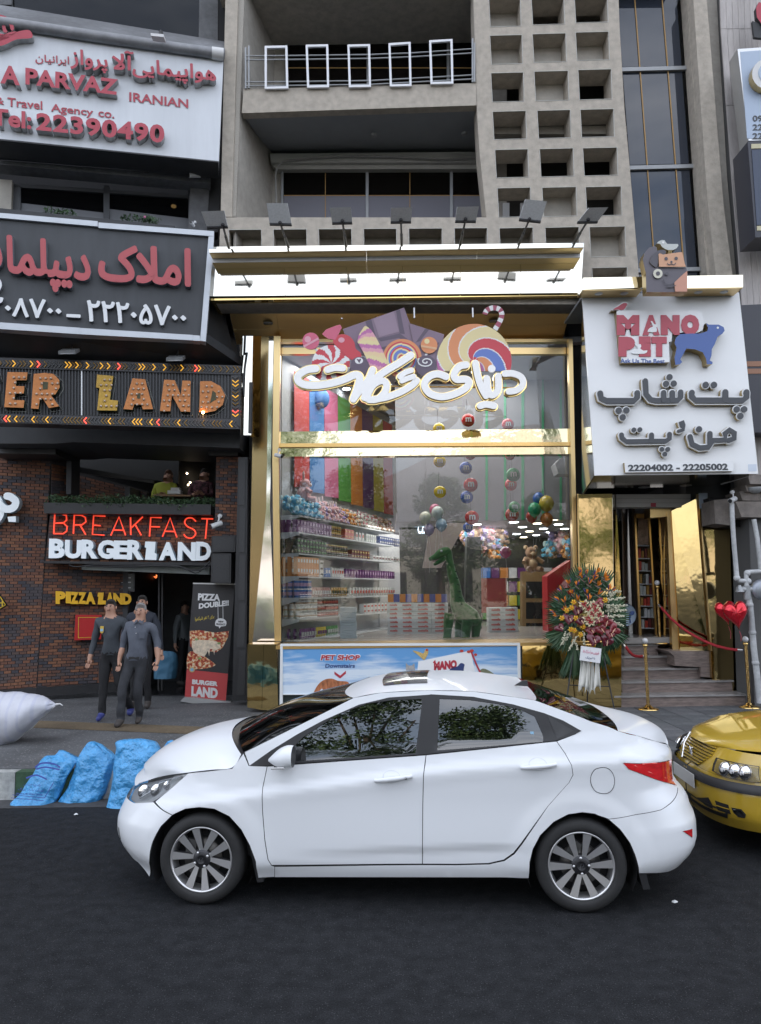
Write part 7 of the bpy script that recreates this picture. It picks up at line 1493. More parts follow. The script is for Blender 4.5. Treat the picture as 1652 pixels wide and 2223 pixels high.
def SB(u,z):
 s,h=bodyY(u);wf=smooth(FS+.1,FS-.9,u);wr=smooth(RS_-.1,RS_+.7,u)
 s2=s+wf*nose(z)-wr*tail(z)
 zc=crease(s);ins=0
 belt=1.0+.08*max(-1.2,min(1.4,s))
 ins+=.02*smooth(zc-.03,zc+.045,z)+.05*smooth(zc-.08,belt+.06,z)
 if z>belt:ins+=(z-belt)*.22+(z-belt)**2*.06
 mid=smooth(-1.0,-.8,s)*smooth(1.1,.7,s)
 ins+=.013*smooth(zc+.05,zc-.12,z)*smooth(.40,.74,z)*(.3+.7*smooth(-1.0,.2,s))
 zl=.40+.045*s;ins+=.016*smooth(zl+.02,zl-.05,z)*mid*smooth(-.9,.1,s)*smooth(.20,.30,z)+.01*smooth(.34,.2,z)+.06*smooth(.30,.14,z)
 for c in(-WB/2,WB/2):
  d=math.hypot(s-c,z-.30);ins-=.012*smooth(.52,.40,d)*(1 if z<.8 else 0)
 ins+=.10*wf*smooth(.45,.85,z)
 return Vector((s2,-max(0.0,h-ins*min(1,h*3)),z))
def SBn(u,z):
 e=.004;a=SB(u+e,z)-SB(u-e,z);b=SB(u,z+e)-SB(u,z-e);n=a.cross(b)
 if n.length<1e-12:return Vector((-1 if u<0 else 1,0,0))
 n.normalize()
 return n if n.dot(Vector((0,-1,0))+Vector((-1 if u<FS else(1 if u>RS_ else 0),0,0))*.9)>0 else-n
def proj(pl):
 p=CMI_w(pl);q=CAMR.transposed()@(p-ORG);return(CX+F*q.x/-q.z,CY-F*q.y/-q.z)
def CMI_w(pl):return CO+CM@pl
def uz(px,py,g=None):
 d=CMI@ray(px,py);o=CMI@(ORG-CO);t=(-.8-o.y)/d.y;p=o+d*t;u,z=(g or(max(-2.2,min(2.3,p.x)),p.z))
 for it in range(40):
  a=proj(SB(u,z));ex,ey=px-a[0],py-a[1]
  if abs(ex)+abs(ey)<.02:break
  h=.003;b=proj(SB(u+h,z));c=proj(SB(u,z+h));J=((b[0]-a[0])/h,(c[0]-a[0])/h,(b[1]-a[1])/h,(c[1]-a[1])/h)
  l=60.0 if it<4 else 20.0;A_=J[0]**2+J[2]**2+l;B_=J[0]*J[1]+J[2]*J[3];D_=J[1]**2+J[3]**2+l;gx_=J[0]*ex+J[2]*ey;gy_=J[1]*ex+J[3]*ey;det=A_*D_-B_*B_
  du=(gx_*D_-gy_*B_)/det;dz=(A_*gy_-B_*gx_)/det;u+=max(-.15,min(.15,du));z+=max(-.15,min(.15,dz));u=max(-2.75,min(2.85,u))
 return(u,z)
car=thing('white_car','white four-door sedan parked side-on at the kerb facing left','car',CO,rz=CROT)
M_paint=mat('white_car_paint',(.74,.76,.79),.3,coat=.35,spec=.35);M_gap=mat('panel_gap',(.02,.02,.02),.8);M_trimb=mat('black_window_trim',(.022,.022,.025),.4)
M_cglass=glass('car_glass',(.20,.22,.22),2.3,body=.12,bodycol=(.012,.013,.013));M_tyre=mat('tyre_rubber',(.022,.022,.023),.75,var=.2,scale=12);M_alloy=mat('machined_alloy',(.72,.72,.73),.38,.85);M_alloyd=mat('dark_alloy',(.05,.05,.055),.4,.5)
def dens(pts,step=.03):
 out=[]
 for i in range(len(pts)):
  a,b=Vector(pts[i]),Vector(pts[(i+1)%len(pts)]);n=max(1,int((b-a).length/step))
  for k in range(n):out.append(tuple(a+(b-a)*k/n))
 return out
def PL_(seq,k=None):return seq
def topoly(seq):
 r=[]
 for q in seq:
  if q[0]=='u':r.append((q[1],q[2]))
  else:r.append(uz(*q))
 return r
def shrink(poly,g):
 n=len(poly);ar=sum(poly[i][0]*poly[(i+1)%n][1]-poly[(i+1)%n][0]*poly[i][1]for i in range(n));sg=1 if ar>0 else-1;out=[]
 for i in range(n):
  a,b,c=Vector(poly[i-1]),Vector(poly[i]),Vector(poly[(i+1)%n]);d1=(b-a);d2=(c-b)
  if d1.length<1e-9 or d2.length<1e-9:out.append(tuple(b));continue
  d1.normalize();d2.normalize();n1=Vector((-d1.y,d1.x));n2=Vector((-d2.y,d2.x));m=(n1+n2);L_=m.length
  m=(m/L_/max(.5,(m/L_).dot(n1)))if L_>.1 else n1
  out.append(tuple(b+m*g*sg))
 return out
def sheet(name,poly,fn,fnn,m,holes=(),off=0.0,rim=.014,step=.05,gap=.0025,parent=None,mirror=True,raw=False):
 poly=dens(poly if not gap else shrink(poly,gap),step*.7);holes=[dens(h,step*.7)for h in holes]
 V=[Vector(p)for p in poly];E_=[(i,(i+1)%len(poly))for i in range(len(poly))]
 for h in holes:
  k=len(V);V+=[Vector(p)for p in h];E_+=[(k+i,k+(i+1)%len(h))for i in range(len(h))]
 xs=[p.x for p in V];ys=[p.y for p in V];nb=len(V)
 def inside_all(p):return inside2(p,poly)and not any(inside2(p,h)for h in holes)
 hs_=step*.45;cells=set()
 for v in V[:nb]:
  i0,j0=int(math.floor(v.x/hs_)),int(math.floor(v.y/hs_));cells |={(i0+a,j0+b)for a in(-1,0,1)for b in(-1,0,1)}
 x=min(xs)+step/2
 while x<max(xs):
  y=min(ys)+step/2
  while y<max(ys):
   if(int(math.floor(x/hs_)),int(math.floor(y/hs_)))not in cells and inside_all((x,y)):V.append(Vector((x,y)))
   y+=step
  x+=step
 res=geometry.delaunay_2d_cdt(V,E_,[],0,1e-6);vv,ff=res[0],res[2]
 tri=[f for f in ff if inside_all(tuple(sum((vv[i]for i in f),Vector((0,0)))/len(f)))]
 P3=[];N3=[]
 for v in vv:n=fnn(v.x,v.y);N3.append(n);P3.append(fn(v.x,v.y)+n*off)
 F_=[];MI=[]
 for f in tri:
  a,b,c=P3[f[0]],P3[f[1]],P3[f[2]];nn=(b-a).cross(c-a);F_.append(list(f)if nn.dot(N3[f[0]])>0 else list(reversed(f)));MI.append(0)
 cnt={}
 for f in tri:
  for i in range(len(f)):e=tuple(sorted((f[i],f[(i+1)%len(f)])));cnt[e]=cnt.get(e,0)+1
 k=len(P3);mp_={}
 if rim:
  for(a,b),c_ in cnt.items():
   if c_==1:
    q=[]
    for i in(a,b):
     if(i,0)not in mp_:mp_[(i,0)]=len(P3);P3.append(P3[i].copy());N3.append(N3[i]);mp_[(i,1)]=len(P3);P3.append(P3[i]-N3[i]*rim);N3.append(N3[i])
    F_.append([mp_[(a,0)],mp_[(b,0)],mp_[(b,1)],mp_[(a,1)]]);MI.append(1)
 me=bpy.data.meshes.new(name);me.from_pydata(P3,[],F_)
 me.materials.append(m);me.materials.append(M_gap if rim else m);me.polygons.foreach_set('material_index',MI);me.polygons.foreach_set('use_smooth',[True]*len(F_))
 me.update();me.normals_split_custom_set_from_vertices([tuple(n)for n in N3])
 o=bpy.data.objects.new(name,me);COL.objects.link(o);o.parent=parent or car
 o2=None
 if mirror:o2=bpy.data.objects.new(name,me);COL.objects.link(o2);o2.parent=car;o2.scale=(1,-1,1)
 return o,o2
def A_(*p):return[kA(x,y)for x,y in zip(p[::2],p[1::2])]
def B_(*p):return[kB(x,y)for x,y in zip(p[::2],p[1::2])]
U=lambda u,z:('u',u,z)
def side(name,seq,m=M_paint,**k):return sheet(name,topoly(seq),SB,SBn,m,**k)
archF=A_(785,1093,772,1010,742,930,700,852,640,785,565,748,490,740,420,748,355,778,300,832,258,910,241,1000,240,1088)
archR=B_(640,1138,644,1060,660,990,700,915,770,845,845,806,920,795,985,803,1055,830,1115,882,1170,958,1202,1040,1215,1112)
ffront=A_(830,534,808,640,807,760,818,900,834,1000,852,1030,868,1036)
side('front_fender',A_(435,567,655,544,712,467,738,530,830,534)+ffront[1:]+A_(868,1089)+archF[:9][:9]+A_(268,712,380,617),step=.03)
nb_=archF[8:]
side('front_bumper',[U(-2.62,.20),U(-2.62,.615)]+A_(130,690,165,716,262,712)+nb_+[U(-2.0,.205)],step=.045)
hl=A_(130,688,150,642,196,606,300,586,432,569,380,614,300,670,232,708,168,715)
hlp=topoly(hl);hlo,hlo2=sheet('headlight',hlp,SB,SBn,mat('headlight_dark',(.50,.51,.53),.2),off=-.03,rim=0,step=.05,gap=0)
for o in(hlo,hlo2):
 for c_,r_ in(((205,655),.055),((265,650),.05),((320,625),.035)):
  u_,z_=uz(*kA(*c_));q=SB(u_,z_)-SBn(u_,z_)*.02;mb=MB();mb.ball(q,(r_*.9,r_*.5,r_),12,8);ob_=obj('reflector',mb,mat('headlight_chrome',(.85,.86,.88),.15,.9),None,org=(0,0,0));ob_.parent=o
 mb=MB();pp=[SB(*uz(*kA(*p)))-SBn(*uz(*kA(*p)))*.008 for p in((190,690),(240,660),(290,615),(400,585))];mb.tube(pp,.009,6);ob_=obj('light_guide',mb,MATS['headlight_chrome'],None,org=(0,0,0));ob_.parent=o
sheet('headlight_cover',hlp,SB,SBn,glass('lamp_cover',(.85,.87,.88),1.5,body=.06,bodycol=(.5,.5,.52)),off=.001,rim=0,step=.05,gap=.002)
dsplit=B_(105,496,92,600,88,760,86,1064)
side('front_door',ffront[::-1][1:]+B_(105,496)+dsplit[1:]+A_(868,1032)[:0],step=.028)
rdr=B_(785,424,830,488,864,550,871,600,850,642,740,765,620,930,560,1008,510,1043,430,1061)
side('rear_door',dsplit+B_(260,1065)+rdr[::-1],step=.028)
side('sill',A_(868,1037)+B_(86,1069,260,1070,432,1066,514,1048,566,1012,626,932)+B_(700,915)[:0]+B_(668,960,645,1055,640,1138)+A_(868,1089),gap=.001)
frameF=A_(741,532,850,455,980,375,1110,305,1290,226,1440,190,1640,176);frameR=B_(131,182,350,195,560,235,720,280,820,319,912,371,880,388,785,421)
fg=A_(930,512,960,440,1010,388,1180,275,1330,220,1460,202,1608,197,1574,468);rg=B_(176,203,330,209,500,234,600,261,672,296,703,365,718,402,715,428,163,473)
gh=[topoly(fg),topoly(rg)]
side('window_surround',frameF+frameR+B_(105,493)+A_(830,531),M_trimb,holes=gh,off=.003,gap=0,rim=.02,step=.06)
for nm_,pg in(('front_side_window',gh[0]),('rear_side_window',gh[1])):sheet(nm_,pg,SB,SBn,M_cglass,off=-.008,rim=0,gap=-.004,step=.06)
side('quarter_trim',B_(738,292,872,369,842,388,787,412),mat('quarter_panel_grey',(.035,.035,.038),.3),off=.006,gap=0,rim=.004)
for a_,b_ in((B_(108,494),B_(131,184)),):
 pass
edgeRoof=A_(1262,191,1400,165,1640,153)+B_(350,165,560,193,665,209)
q_=A_(716,463,900,372,1080,283,1262,191)+edgeRoof[1:]+B_(682,214,850,276,1000,332,1100,369,1200,394,1300,424,1368,446)
tl_=B_(1130,538,1160,570,1240,600,1360,641,1408,654)
q2=[U(2.80,.93),U(2.80,.80)]
side('body_side',q_+B_(1384,515)+B_(1130,537)+tl_[1:]+B_(1415,662,1388,738,1330,781,1200,806,1056,830)+archR[::-1][5:-1][:8]+B_(660,990)[:0]+B_(626,930,740,763,850,640,871,600,864,550,830,488,786,425,880,389,913,371,820,318,720,279,560,234,350,194,131,181)+frameF[::-1],gap=.0015,step=.032)
side('rear_bumper',B_(1056,831,1200,807,1330,782,1389,739,1416,663)+[U(2.80,.60),U(2.80,.22),U(2.1,.215)]+B_(1400,1078)[:0]+B_(1215,1112)+archR[::-1][1:5],gap=.001)
tlp=topoly(B_(1130,538,1384,516))+[(2.42,.90),(2.42,.74)]+topoly(tl_[::-1][:-1])
sheet('tail_light',tlp,SB,SBn,mat('tail_red',(.62,.015,.02),.12,coat=1,var=.25,scale=9,stretch=(1,1,3)),off=.004,gap=.001,rim=0,step=.05)
for pts in([(1190,552),(1270,588),(1350,615),(1410,628)],[(1230,545),(1300,540),(1370,545)]):
 mb=MB();mb.tube([SB(*uz(*kB(*p)))-SBn(*uz(*kB(*p)))*.0 for p in pts],.007,6);obj('light_strip',mb,mat('tail_red_bright',(.80,.06,.05),.15,coat=1),None,org=(0,0,0)).parent=car
sheet('trunk_rear',[(2.86,.60),(2.42,.62),(2.42,.90),(2.2,.985),(2.86,.985)],SB,SBn,M_paint,gap=0,rim=0)
sheet('rear_reflector',topoly(B_(1442,893,1490,881,1490,926)),SB,SBn,MATS['tail_red'],off=.004,gap=0,rim=.006)
sheet('fog_trim',topoly(A_(72,830,88,842,92,880,84,905)),SB,SBn,M_grey,off=.003,gap=0,rim=.006)
uc,zc_=uz(*kB(1030,629));sheet('fuel_flap',[(uc+.074*math.cos(t),zc_+.083*math.sin(t))for t in[2*math.pi*k/24 for k in range(24)]],SB,SBn,M_paint,off=.0016,gap=.0,rim=.006)
mb=MB();mb.tube([SB(uc+.0765*math.cos(t),zc_+.0855*math.sin(t))+Vector((0,-.0005,0))for t in[2*math.pi*k/30 for k in range(31)]],.0022,5,caps=False);obj('flap_gap',mb,M_gap,None,org=(0,0,0)).parent=car
def cpl(px,py,y=0.0):d=CMI@ray(px,py);o=CMI@(ORG-CO);t=(y-o.y)/d.y;return o+d*t
def loft(name,edges,cents,m,ex=2.4,nseg=16,sub=4,off=0,rim=False,mirror=False):
 E3=[SB(*uz(*p))if not isinstance(p,Vector)else p for p in edges];E3=spline([tuple(p)for p in E3],None,sub)[0];C3_=spline([tuple(c)for c in cents],None,sub)[0];rows=[]
 for e,c in zip(E3,C3_):
  row=[]
  for k in range(-nseg,nseg+1):
   v=k/nseg;f=1-abs(v)**ex;y=v*abs(e[1]);row.append(Vector((e[0]+(c[0]-e[0])*f,y,e[2]+(c[2]-e[2])*f+off)))
  rows.append(row)
 mb=MB();mb.grid(rows);o=obj(name,mb,m,None,org=(0,0,0));o.parent=car;return rows,o
hoodR,_=loft('hood',[SB(-2.30,.685),SB(-2.16,.735)]+A_(300,584,432,565,550,551,655,540,700,474),[Vector((-2.04,0,.73)),Vector((-1.97,0,.80)),cpl(*kA(255,490)),cpl(*kA(330,425)),cpl(*kA(430,373)),cpl(*kA(560,330)),cpl(*kA(700,306))],M_paint,2.6)
loft('cowl',[hoodR[-1][0],SB(*uz(*kA(716,462)))],[Vector((hoodR[-1][16].x,0,hoodR[-1][16].z)),Vector((hoodR[-1][16].x+.10,0,hoodR[-1][16].z-.03))],M_trimb,2.4,off=-.012)
wsE=A_(712,462,900,370,1080,280,1255,190);ws0=hoodR[-1][16]
def crf(px,py,y=.36,up=.014):p=cpl(px,py,y);return Vector((p.x,0,p.z+up))
rt=crf(*kA(1262,122));loft('windscreen',wsE,[Vector((ws0.x+.06,0,ws0.z-.0)),ws0.lerp(rt,.36)+Vector((0,0,.03)),ws0.lerp(rt,.70)+Vector((0,0,.035)),rt],M_cglass,2.3)
roofC=[rt]+[crf(*kA(1400,78)),crf(*kA(1640,58)),crf(*kB(350,88)),crf(*kB(500,110)),crf(*kB(632,142))]
roofR,_=loft('roof',A_(1262,191,1400,165,1640,153)+B_(350,165,560,193,675,211),roofC,M_paint,2.3,sub=6)
rwC=[roofC[-1],crf(*kB(800,188),.25),crf(*kB(930,240),.15,.005),cpl(*kB(1030,280))]
rwR,_=loft('rear_window',B_(675,212,850,276,1000,332,1100,369),rwC,M_cglass,2.3)
dkR,_=loft('boot_lid',B_(1104,371,1200,394,1300,424,1368,446)+[SB(2.25,.93)],[rwC[-1]+Vector((.01,0,-.004)),cpl(*kB(1160,288)),cpl(*kB(1250,312)),cpl(*kB(1330,365)),Vector((SB(2.8,.93).x,0,.93))],M_paint,2.4,sub=5)
sr_s=[cpl(*kP(690,268),.1).x,cpl(*kP(995,262),.1).x];mb=MB();rows=[]
for row in roofR:
 if sr_s[0]<=row[16].x<=sr_s[1]:rows.append([row[k]+Vector((0,0,.004))for k in range(5,28)])
mb.grid(rows);
mb.v=mb.v;sro=obj('sunroof',mb,mat('sunroof_glass',(.025,.022,.022),.06,coat=1),None,org=(0,0,0));sro.parent=car
mb=MB();q=cpl(*kB(605,130));mb.prism([q+Vector((-.06,-.012,-.005)),q+Vector((.05,-.012,-.012)),q+Vector((.04,-.008,.035)),q+Vector((.0,-.008,.03))],(0,.02,0));obj('antenna_fin',mb,M_trimb,None,org=(0,0,0)).parent=car
for a,b in(((660,455),(850,300)),((700,425),(880,345))):
 p=[cpl(*kA(*a),-.45),cpl(*kA((a[0]+b[0])/2-20,(a[1]+b[1])/2),-.2),cpl(*kA(*b),.1)];mb=MB();mb.tube([v+Vector((0,0,.01))for v in p],.010,6);obj('wiper',mb,M_trimb,None,org=(0,0,0)).parent=car
wc={}
mb=MB();R_=.303;mb.lathe([(.218,.0),(.224,-.012),(.245,-.02),(.275,-.016),(.292,-.004),(.301,.02),(R_,.05),(R_,.15),(.292,.185),(.26,.195),(.22,.19)],(0,0,0),64,axis='Y')
mb.v=[Vector((v.x,-v.y,v.z))for v in mb.v];wc['tyre']=(mb,M_tyre)
mb=MB();mb.lathe([(.222,.01),(.220,-.008),(.212,-.010),(.205,.002),(.198,.05),(.19,.15)],(0,0,0),64,axis='Y');mb.v=[Vector((v.x,-v.y,v.z))for v in mb.v];wc['rim']=(mb,M_alloy)
mb=MB();
for k in range(5):
 for sgn in(-1,1):
  a0=math.radians(90+72*k+sgn*9);a1=math.radians(90+72*k+sgn*19.5);d0=Vector((math.cos(a0),0,math.sin(a0)));d1=Vector((math.cos(a1),0,math.sin(a1)));p0_=d0*.048;p1_=d1*.207;dd=(p1_-p0_).normalized();s0=Vector((-dd.z,0,dd.x));w0,w1=.013,.028
  f=[p0_+s0*w0+Vector((0,.012,0)),p1_+s0*w1+Vector((0,-.004,0)),p1_-s0*w1+Vector((0,-.004,0)),p0_-s0*w0+Vector((0,.012,0))];bk=[v+Vector((0,.03,0))+(v-(p0_+p1_)/2)*.02 for v in f]
  mb.hexa(f,bk,0,1)
mb.lathe([(0,.0),(.03,.001),(.06,.008),(.068,.02),(.068,.045)],(0,0,0),20,axis='Y',mi=1);mb.v=mb.v
for i in range(len(mb.v)-100,len(mb.v)):mb.v[i]=Vector((mb.v[i].x,-mb.v[i].y,mb.v[i].z))
wc['spokes']=(mb,[M_alloy,M_alloyd])
mb=MB();mb.lathe([(0,.012),(.20,.012),(.20,.03)],(0,0,0),32,axis='Y',mi=0);mb.v=[Vector((v.x,.07-v.y,v.z))for v in mb.v];wc['wheel_recess']=(mb,M_dark)
mb=MB();mb.lathe([(.03,.0),(.135,.0),(.135,.015),(.03,.015)],(0,.055,0),28,axis='Y');wc['brake_disc']=(mb,mat('brake_steel',(.10,.095,.09),.4,.8));
mb=MB();mb.box((-.09,.045,.07),(.07,.05,.09));wc['caliper']=(mb,mat('caliper_grey',(.09,.09,.09),.5,.5))
mb=MB();mb.lathe([(0,.004),(.026,.003),(.03,-.004)],(0,-.004,0),18,axis='Y');mb.v=[Vector((v.x,-v.y-.01,v.z))for v in mb.v];wc['hub_cap']=(mb,M_trimb)
wm={k:v[0].mesh(k,v[1])for k,v in wc.items()}
mb=MB();
for k in range(5):
 a=math.radians(90+36+72*k);mb.ball((.052*math.cos(a),-.012,.052*math.sin(a)),(.009,.008,.009),8,6)
nut_one=MB();nut_one.ball((0,0,0),(.0095,.009,.0095),8,6);nutm=nut_one.mesh('wheel_nut',M_alloy)
embs=letter('H',[Vector((-.012,-.012,.013)),Vector((.018,-.012,.013)),Vector((.012,-.012,-.013)),Vector((-.018,-.012,-.013))],.003,[M_chrome],None,bold=.02,n=Vector((0,-1,0)),split=False,name='emblem',shear=.2)[0]
for i,(sx,far)in enumerate(((-WB/2,0),(WB/2,0),(-WB/2,1),(WB/2,1))):
 wr=bpy.data.objects.new('wheel',None);COL.objects.link(wr);wr.parent=car;wr.location=(sx,-.82 if not far else .82,.303);wr.rotation_euler=(0,math.radians(8+25*i),0)
 if far:wr.rotation_euler=(0,0,math.pi)
 for k,me in wm.items():o=bpy.data.objects.new(k,me);COL.objects.link(o);o.parent=wr
 for k in range(4 if not far else 0):
  a=math.radians(90+36+90*k);o=bpy.data.objects.new('wheel_nut',nutm);COL.objects.link(o);o.parent=wr;o.location=(.05*math.cos(a),-.004,.05*math.sin(a))
 if not far:e=embs if i==0 else embs.copy();(COL.objects.link(e)if i else None);e.parent=wr;e.rotation_euler=(0,-wr.rotation_euler.y,0)
for cx in(-WB/2,WB/2):
 mb=MB();rows=[[Vector((cx+.37*math.cos(t),y,.30+.36*math.sin(t)))for t in[math.pi*(k/16)*1.3-.47 for k in range(17)]]for y in(-.80,-.5)];mb.grid(rows);mb.face(rows[1])
 arl=obj('wheel_arch_liner',mb,M_dark,None,org=(0,0,0));arl.parent=car;l2=arl.copy();COL.objects.link(l2);l2.scale=(1,-1,1);l2.parent=car
mb=MB();mb.bb(-1.72,1.85,-.60,.60,.17,.50);mb.bb(-.88,.88,-.77,.77,.20,.34);mb.bb(-.86,.86,-.745,-.735,.3,.90);mb.bb(-.86,.86,.735,.745,.3,.90);mb.bb(-1.0,-.9,-.72,.72,.3,.9);obj('underbody',mb,M_dark,None,org=(0,0,0)).parent=car
mb=MB();mb.bb(-.86,1.25,-.73,.73,.48,.50);obj('cabin_floor',mb,M_dark,None,org=(0,0,0)).parent=car
M_seat=mat('seat_fabric',(.06,.06,.065),.8,var=.2,scale=20)
for x,y in((.05,-.36),(.05,.36),(.95,-.36),(.95,.36)):
 mb=MB();mb.box((x,y,.60),(.48,.5,.16));mb.box((x+.28,y,.86),(.14,.48,.5),M=Matrix.Rotation(.22,3,'Y'));mb.box((x+.36,y,1.17),(.08,.24,.16));obj('seat',mb,M_seat,None,org=(0,0,0)).parent=car
mb=MB();mb.prism([Vector((-.95,-.68,.6)),Vector((-.95,-.68,.97)),Vector((-.55,-.68,.93)),Vector((-.5,-.68,.6))],(0,1.36,0));obj('dashboard',mb,M_trimb,None,org=(0,0,0)).parent=car
mb=MB();mb.tube([Vector((-.38+.17*math.sin(t)*.35,-.36+.18*math.cos(t),.90+.17*math.sin(t)))for t in[2*math.pi*k/20 for k in range(21)]],.014,6,caps=False);obj('steering_wheel',mb,M_trimb,None,org=(0,0,0)).parent=car
def S3(px,py):return SB(*uz(px,py))
q=S3(*kA(925,480));mrr=bpy.data.objects.new('door_mirror',None)
for sg in(1,-1):
 mb=MB();rows=[]
 for i in range(9):
  t=i/8;x=q.x-.085+.17*t;rz_=.085*math.sin(max(.04,min(1,.06+t*.95))*math.pi*.62);ry_=.10*math.sin(max(.05,min(1,.1+t))*math.pi*.6)
  rows.append([Vector((x,(-.93+ry_*math.cos(a)*.9),q.z+.012+.018*(t-.5)+rz_*(abs(math.sin(a))**.85)*(1 if math.sin(a)>0 else-.82)))for a in[2*math.pi*k/16 for k in range(16)]])
 mb.grid(rows,closed_u=True);mb.face(rows[-1],1);mb.face(rows[0]);mb.v=[Vector((v.x,v.y*sg,v.z))for v in mb.v];o=obj('mirror_housing',mb,[M_paint,M_trimb],None,org=(0,0,0));o.parent=car
 mb=MB();mb.prism([Vector((q.x-.07,-.80*sg,q.z-.06)),Vector((q.x+.03,-.80*sg,q.z-.06)),Vector((q.x+.03,-.93*sg,q.z-.045)),Vector((q.x-.05,-.93*sg,q.z-.045))],(0,0,.03));mo=obj('mirror_arm',mb,M_trimb,None,org=(0,0,0));mo.parent=car
 mb=MB();mb.tube([Vector((q.x-.05,-1.012*sg,q.z-.035)),Vector((q.x+.04,-1.018*sg,q.z-.03))],.007,6);o=obj('indicator',mb,mat('indicator_grey',(.5,.5,.5),.2),None,org=(0,0,0));o.parent=car
for(a,b,c_)in((kA(1370,606),kA(1555,584),kA(1452,590)),(kB(600,562),kB(782,546),kB(688,548))):
 pa,pb=S3(*a),S3(*b);pc_=S3(*c_)
 for sg in(1,-1):
  mb=MB();pts=[pa+(pb-pa)*t+Vector((0,-.008-.022*math.sin(t*math.pi)**.5,.002))for t in[k/10 for k in range(11)]];mb.tube(pts,0,8,rs=[.006+.011*math.sin(max(.1,min(.9,k/10))*math.pi)**.5 for k in range(11)]);mb.v=[Vector((v.x,v.y*sg,v.z))for v in mb.v];obj('door_handle',mb,M_paint,None,org=(0,0,0)).parent=car
 uh,zh=uz(*c_);sheet('handle_bowl',[(uh+.062*math.cos(t),zh+.004+.040*math.sin(t))for t in[2*math.pi*k/20 for k in range(20)]],SB,SBn,mat('handle_bowl_shade',(.62,.64,.67),.35),off=.0012,gap=0,rim=0)
q=S3(*kA(1525,588));mb=MB();mb.lathe([(0,.0),(.009,0),(.009,.006)],q+Vector((0,-.034,0)),10,axis='Y');obj('key_lock',mb,M_trimb,None,org=(0,0,0)).parent=car
for x0 in(-WB/2+.36,WB/2+.37):
 for sg in(1,-1):mb=MB();mb.prism([Vector((x0-.03,-.80*sg,.40)),Vector((x0+.02,-.80*sg,.40)),Vector((x0+.075,-.80*sg,.155)),Vector((x0+.03,-.80*sg,.15))],(0,.26*sg,0));obj('mud_flap',mb,M_dark,None,org=(0,0,0)).parent=car
for x,y in((658,385),(660,405)):
 u_,z_=uz(*kB(x,y));sheet('window_sticker',[(u_-.012,z_-.012),(u_+.012,z_-.012),(u_+.012,z_+.014),(u_-.012,z_+.014)],SB,SBn,mat('sticker_blue',(.25,.45,.62),.5),off=-.006,gap=0,rim=0,mirror=False)
# ================================================================ YELLOW TAXI
k6=C(2400,2700,600)
SB_sedan=SB
CO=Vector((2.66,6.92,0));CROT=R(-3);CM=Matrix.Rotation(CROT,3,'Z');CMI=CM.transposed()
def SB(u,z):
 hw=.86
 if u<.7:th=min(1.5707,(.7-u)/.98);s=.7-.7*math.sin(th)**(2/2.3);h=hw*math.cos(th)**(2/3.2)
 elif u>3.8:th=min(1.5707,(u-3.8)/.9);s=3.8+.7*math.sin(th)**(2/2.5);h=hw*math.cos(th)**(2/3.0)
 else:s=u;h=hw
 wf=smooth(.8,0,u);wr=smooth(3.7,4.4,u);s+=wf*(.05*smooth(.56,.60,z)+.14*smooth(.60,.86,z)+.07*smooth(.36,.18,z))-wr*.1*smooth(.6,.9,z)
 ins=.05*smooth(.72,.95,z)+.04*smooth(.3,.15,z)+(max(0,z-.95)*.38)+.02*smooth(.54,.6,z);ins-=.012*smooth(.55,.53,z)*smooth(.2,.3,z)
 return Vector((s,-max(0,h-ins*min(1,h*3)),z))
def SBn(u,z):
 e=.004;n=(SB(u+e,z)-SB(u-e,z)).cross(SB(u,z+e)-SB(u,z-e))
 if n.length<1e-12:return Vector((-1 if u<.7 else 1,0,0))
 n.normalize();return n if n.dot(Vector((-.9 if u<.7 else(.9 if u>3.8 else 0),-1,0)))>0 else-n
sedan=car
car=thing('yellow_taxi','yellow taxi at the kerb behind the white car, cut by the right edge','taxi',CO,rz=CROT)
M_ty=mat('taxi_yellow',(.50,.33,.03),.32,coat=1.0);M_tb=mat('taxi_black_plastic',(.02,.02,.022),.5)
UC=.7-.98*1.5707
tz=lambda p,g=(-.3,.6):uz(*k6(*p),g)
def arch(c):return[(c+.37*math.cos(t),.30+.37*math.sin(t))for t in[math.pi*k/14 for k in range(15)]]
side('taxi_bumper',[],M_ty)if 0 else sheet('front_bumper',[(UC,.21),(UC,.60),(.35,.60),(.42,.50),(.50,.34),(.56,.22)],SB,SBn,M_ty,gap=.001)
sheet('bumper_strip',[(UC,.515),(UC,.575),(.38,.575),(.44,.515)],SB,SBn,M_tb,off=.012,rim=.012,gap=0)
a0=arch(.93)
sheet('front_wing',[(.35,.605),(.42,.72),(.30,.80),(.7,.87),(1.30,.93),(1.36,.22)]+a0[:]+[(.50,.36),(.43,.50)],SB,SBn,M_ty)
a1=arch(3.55)
sheet('body_side',[(1.365,.22),(1.305,.93),(1.55,1.0),(2.1,1.38),(3.2,1.40),(3.9,1.0),(4.9,.95),(4.9,.24),(4.0,.24)]+a1+[(3.1,.24)],SB,SBn,M_ty,step=.09,holes=[[(1.75,.97),(2.2,1.3),(3.1,1.32),(3.5,.99)]])
sheet('side_window',[(1.745,.966),(2.2,1.304),(3.1,1.324),(3.505,.986)],SB,SBn,M_cglass,off=-.008,rim=0,gap=0,step=.12)
sheet('nose_panel',[(UC,.60),(UC,.80),(-.1,.80),(.30,.80),(.42,.72),(.35,.60)],SB,SBn,M_ty,gap=0,off=-.004)
gr=[tz(p)for p in((770,648),(1098,790),(1060,860),(985,948),(735,862))];zg0,zg1=.60,.78
gl=max(UC,min(p[0]for p in gr));gr_=max(p[0]for p in gr)
gpoly=[(UC,.615),(UC,.785),(gr_*.999,.785),(gr_-.06,.70),(gr_-.14,.605)]
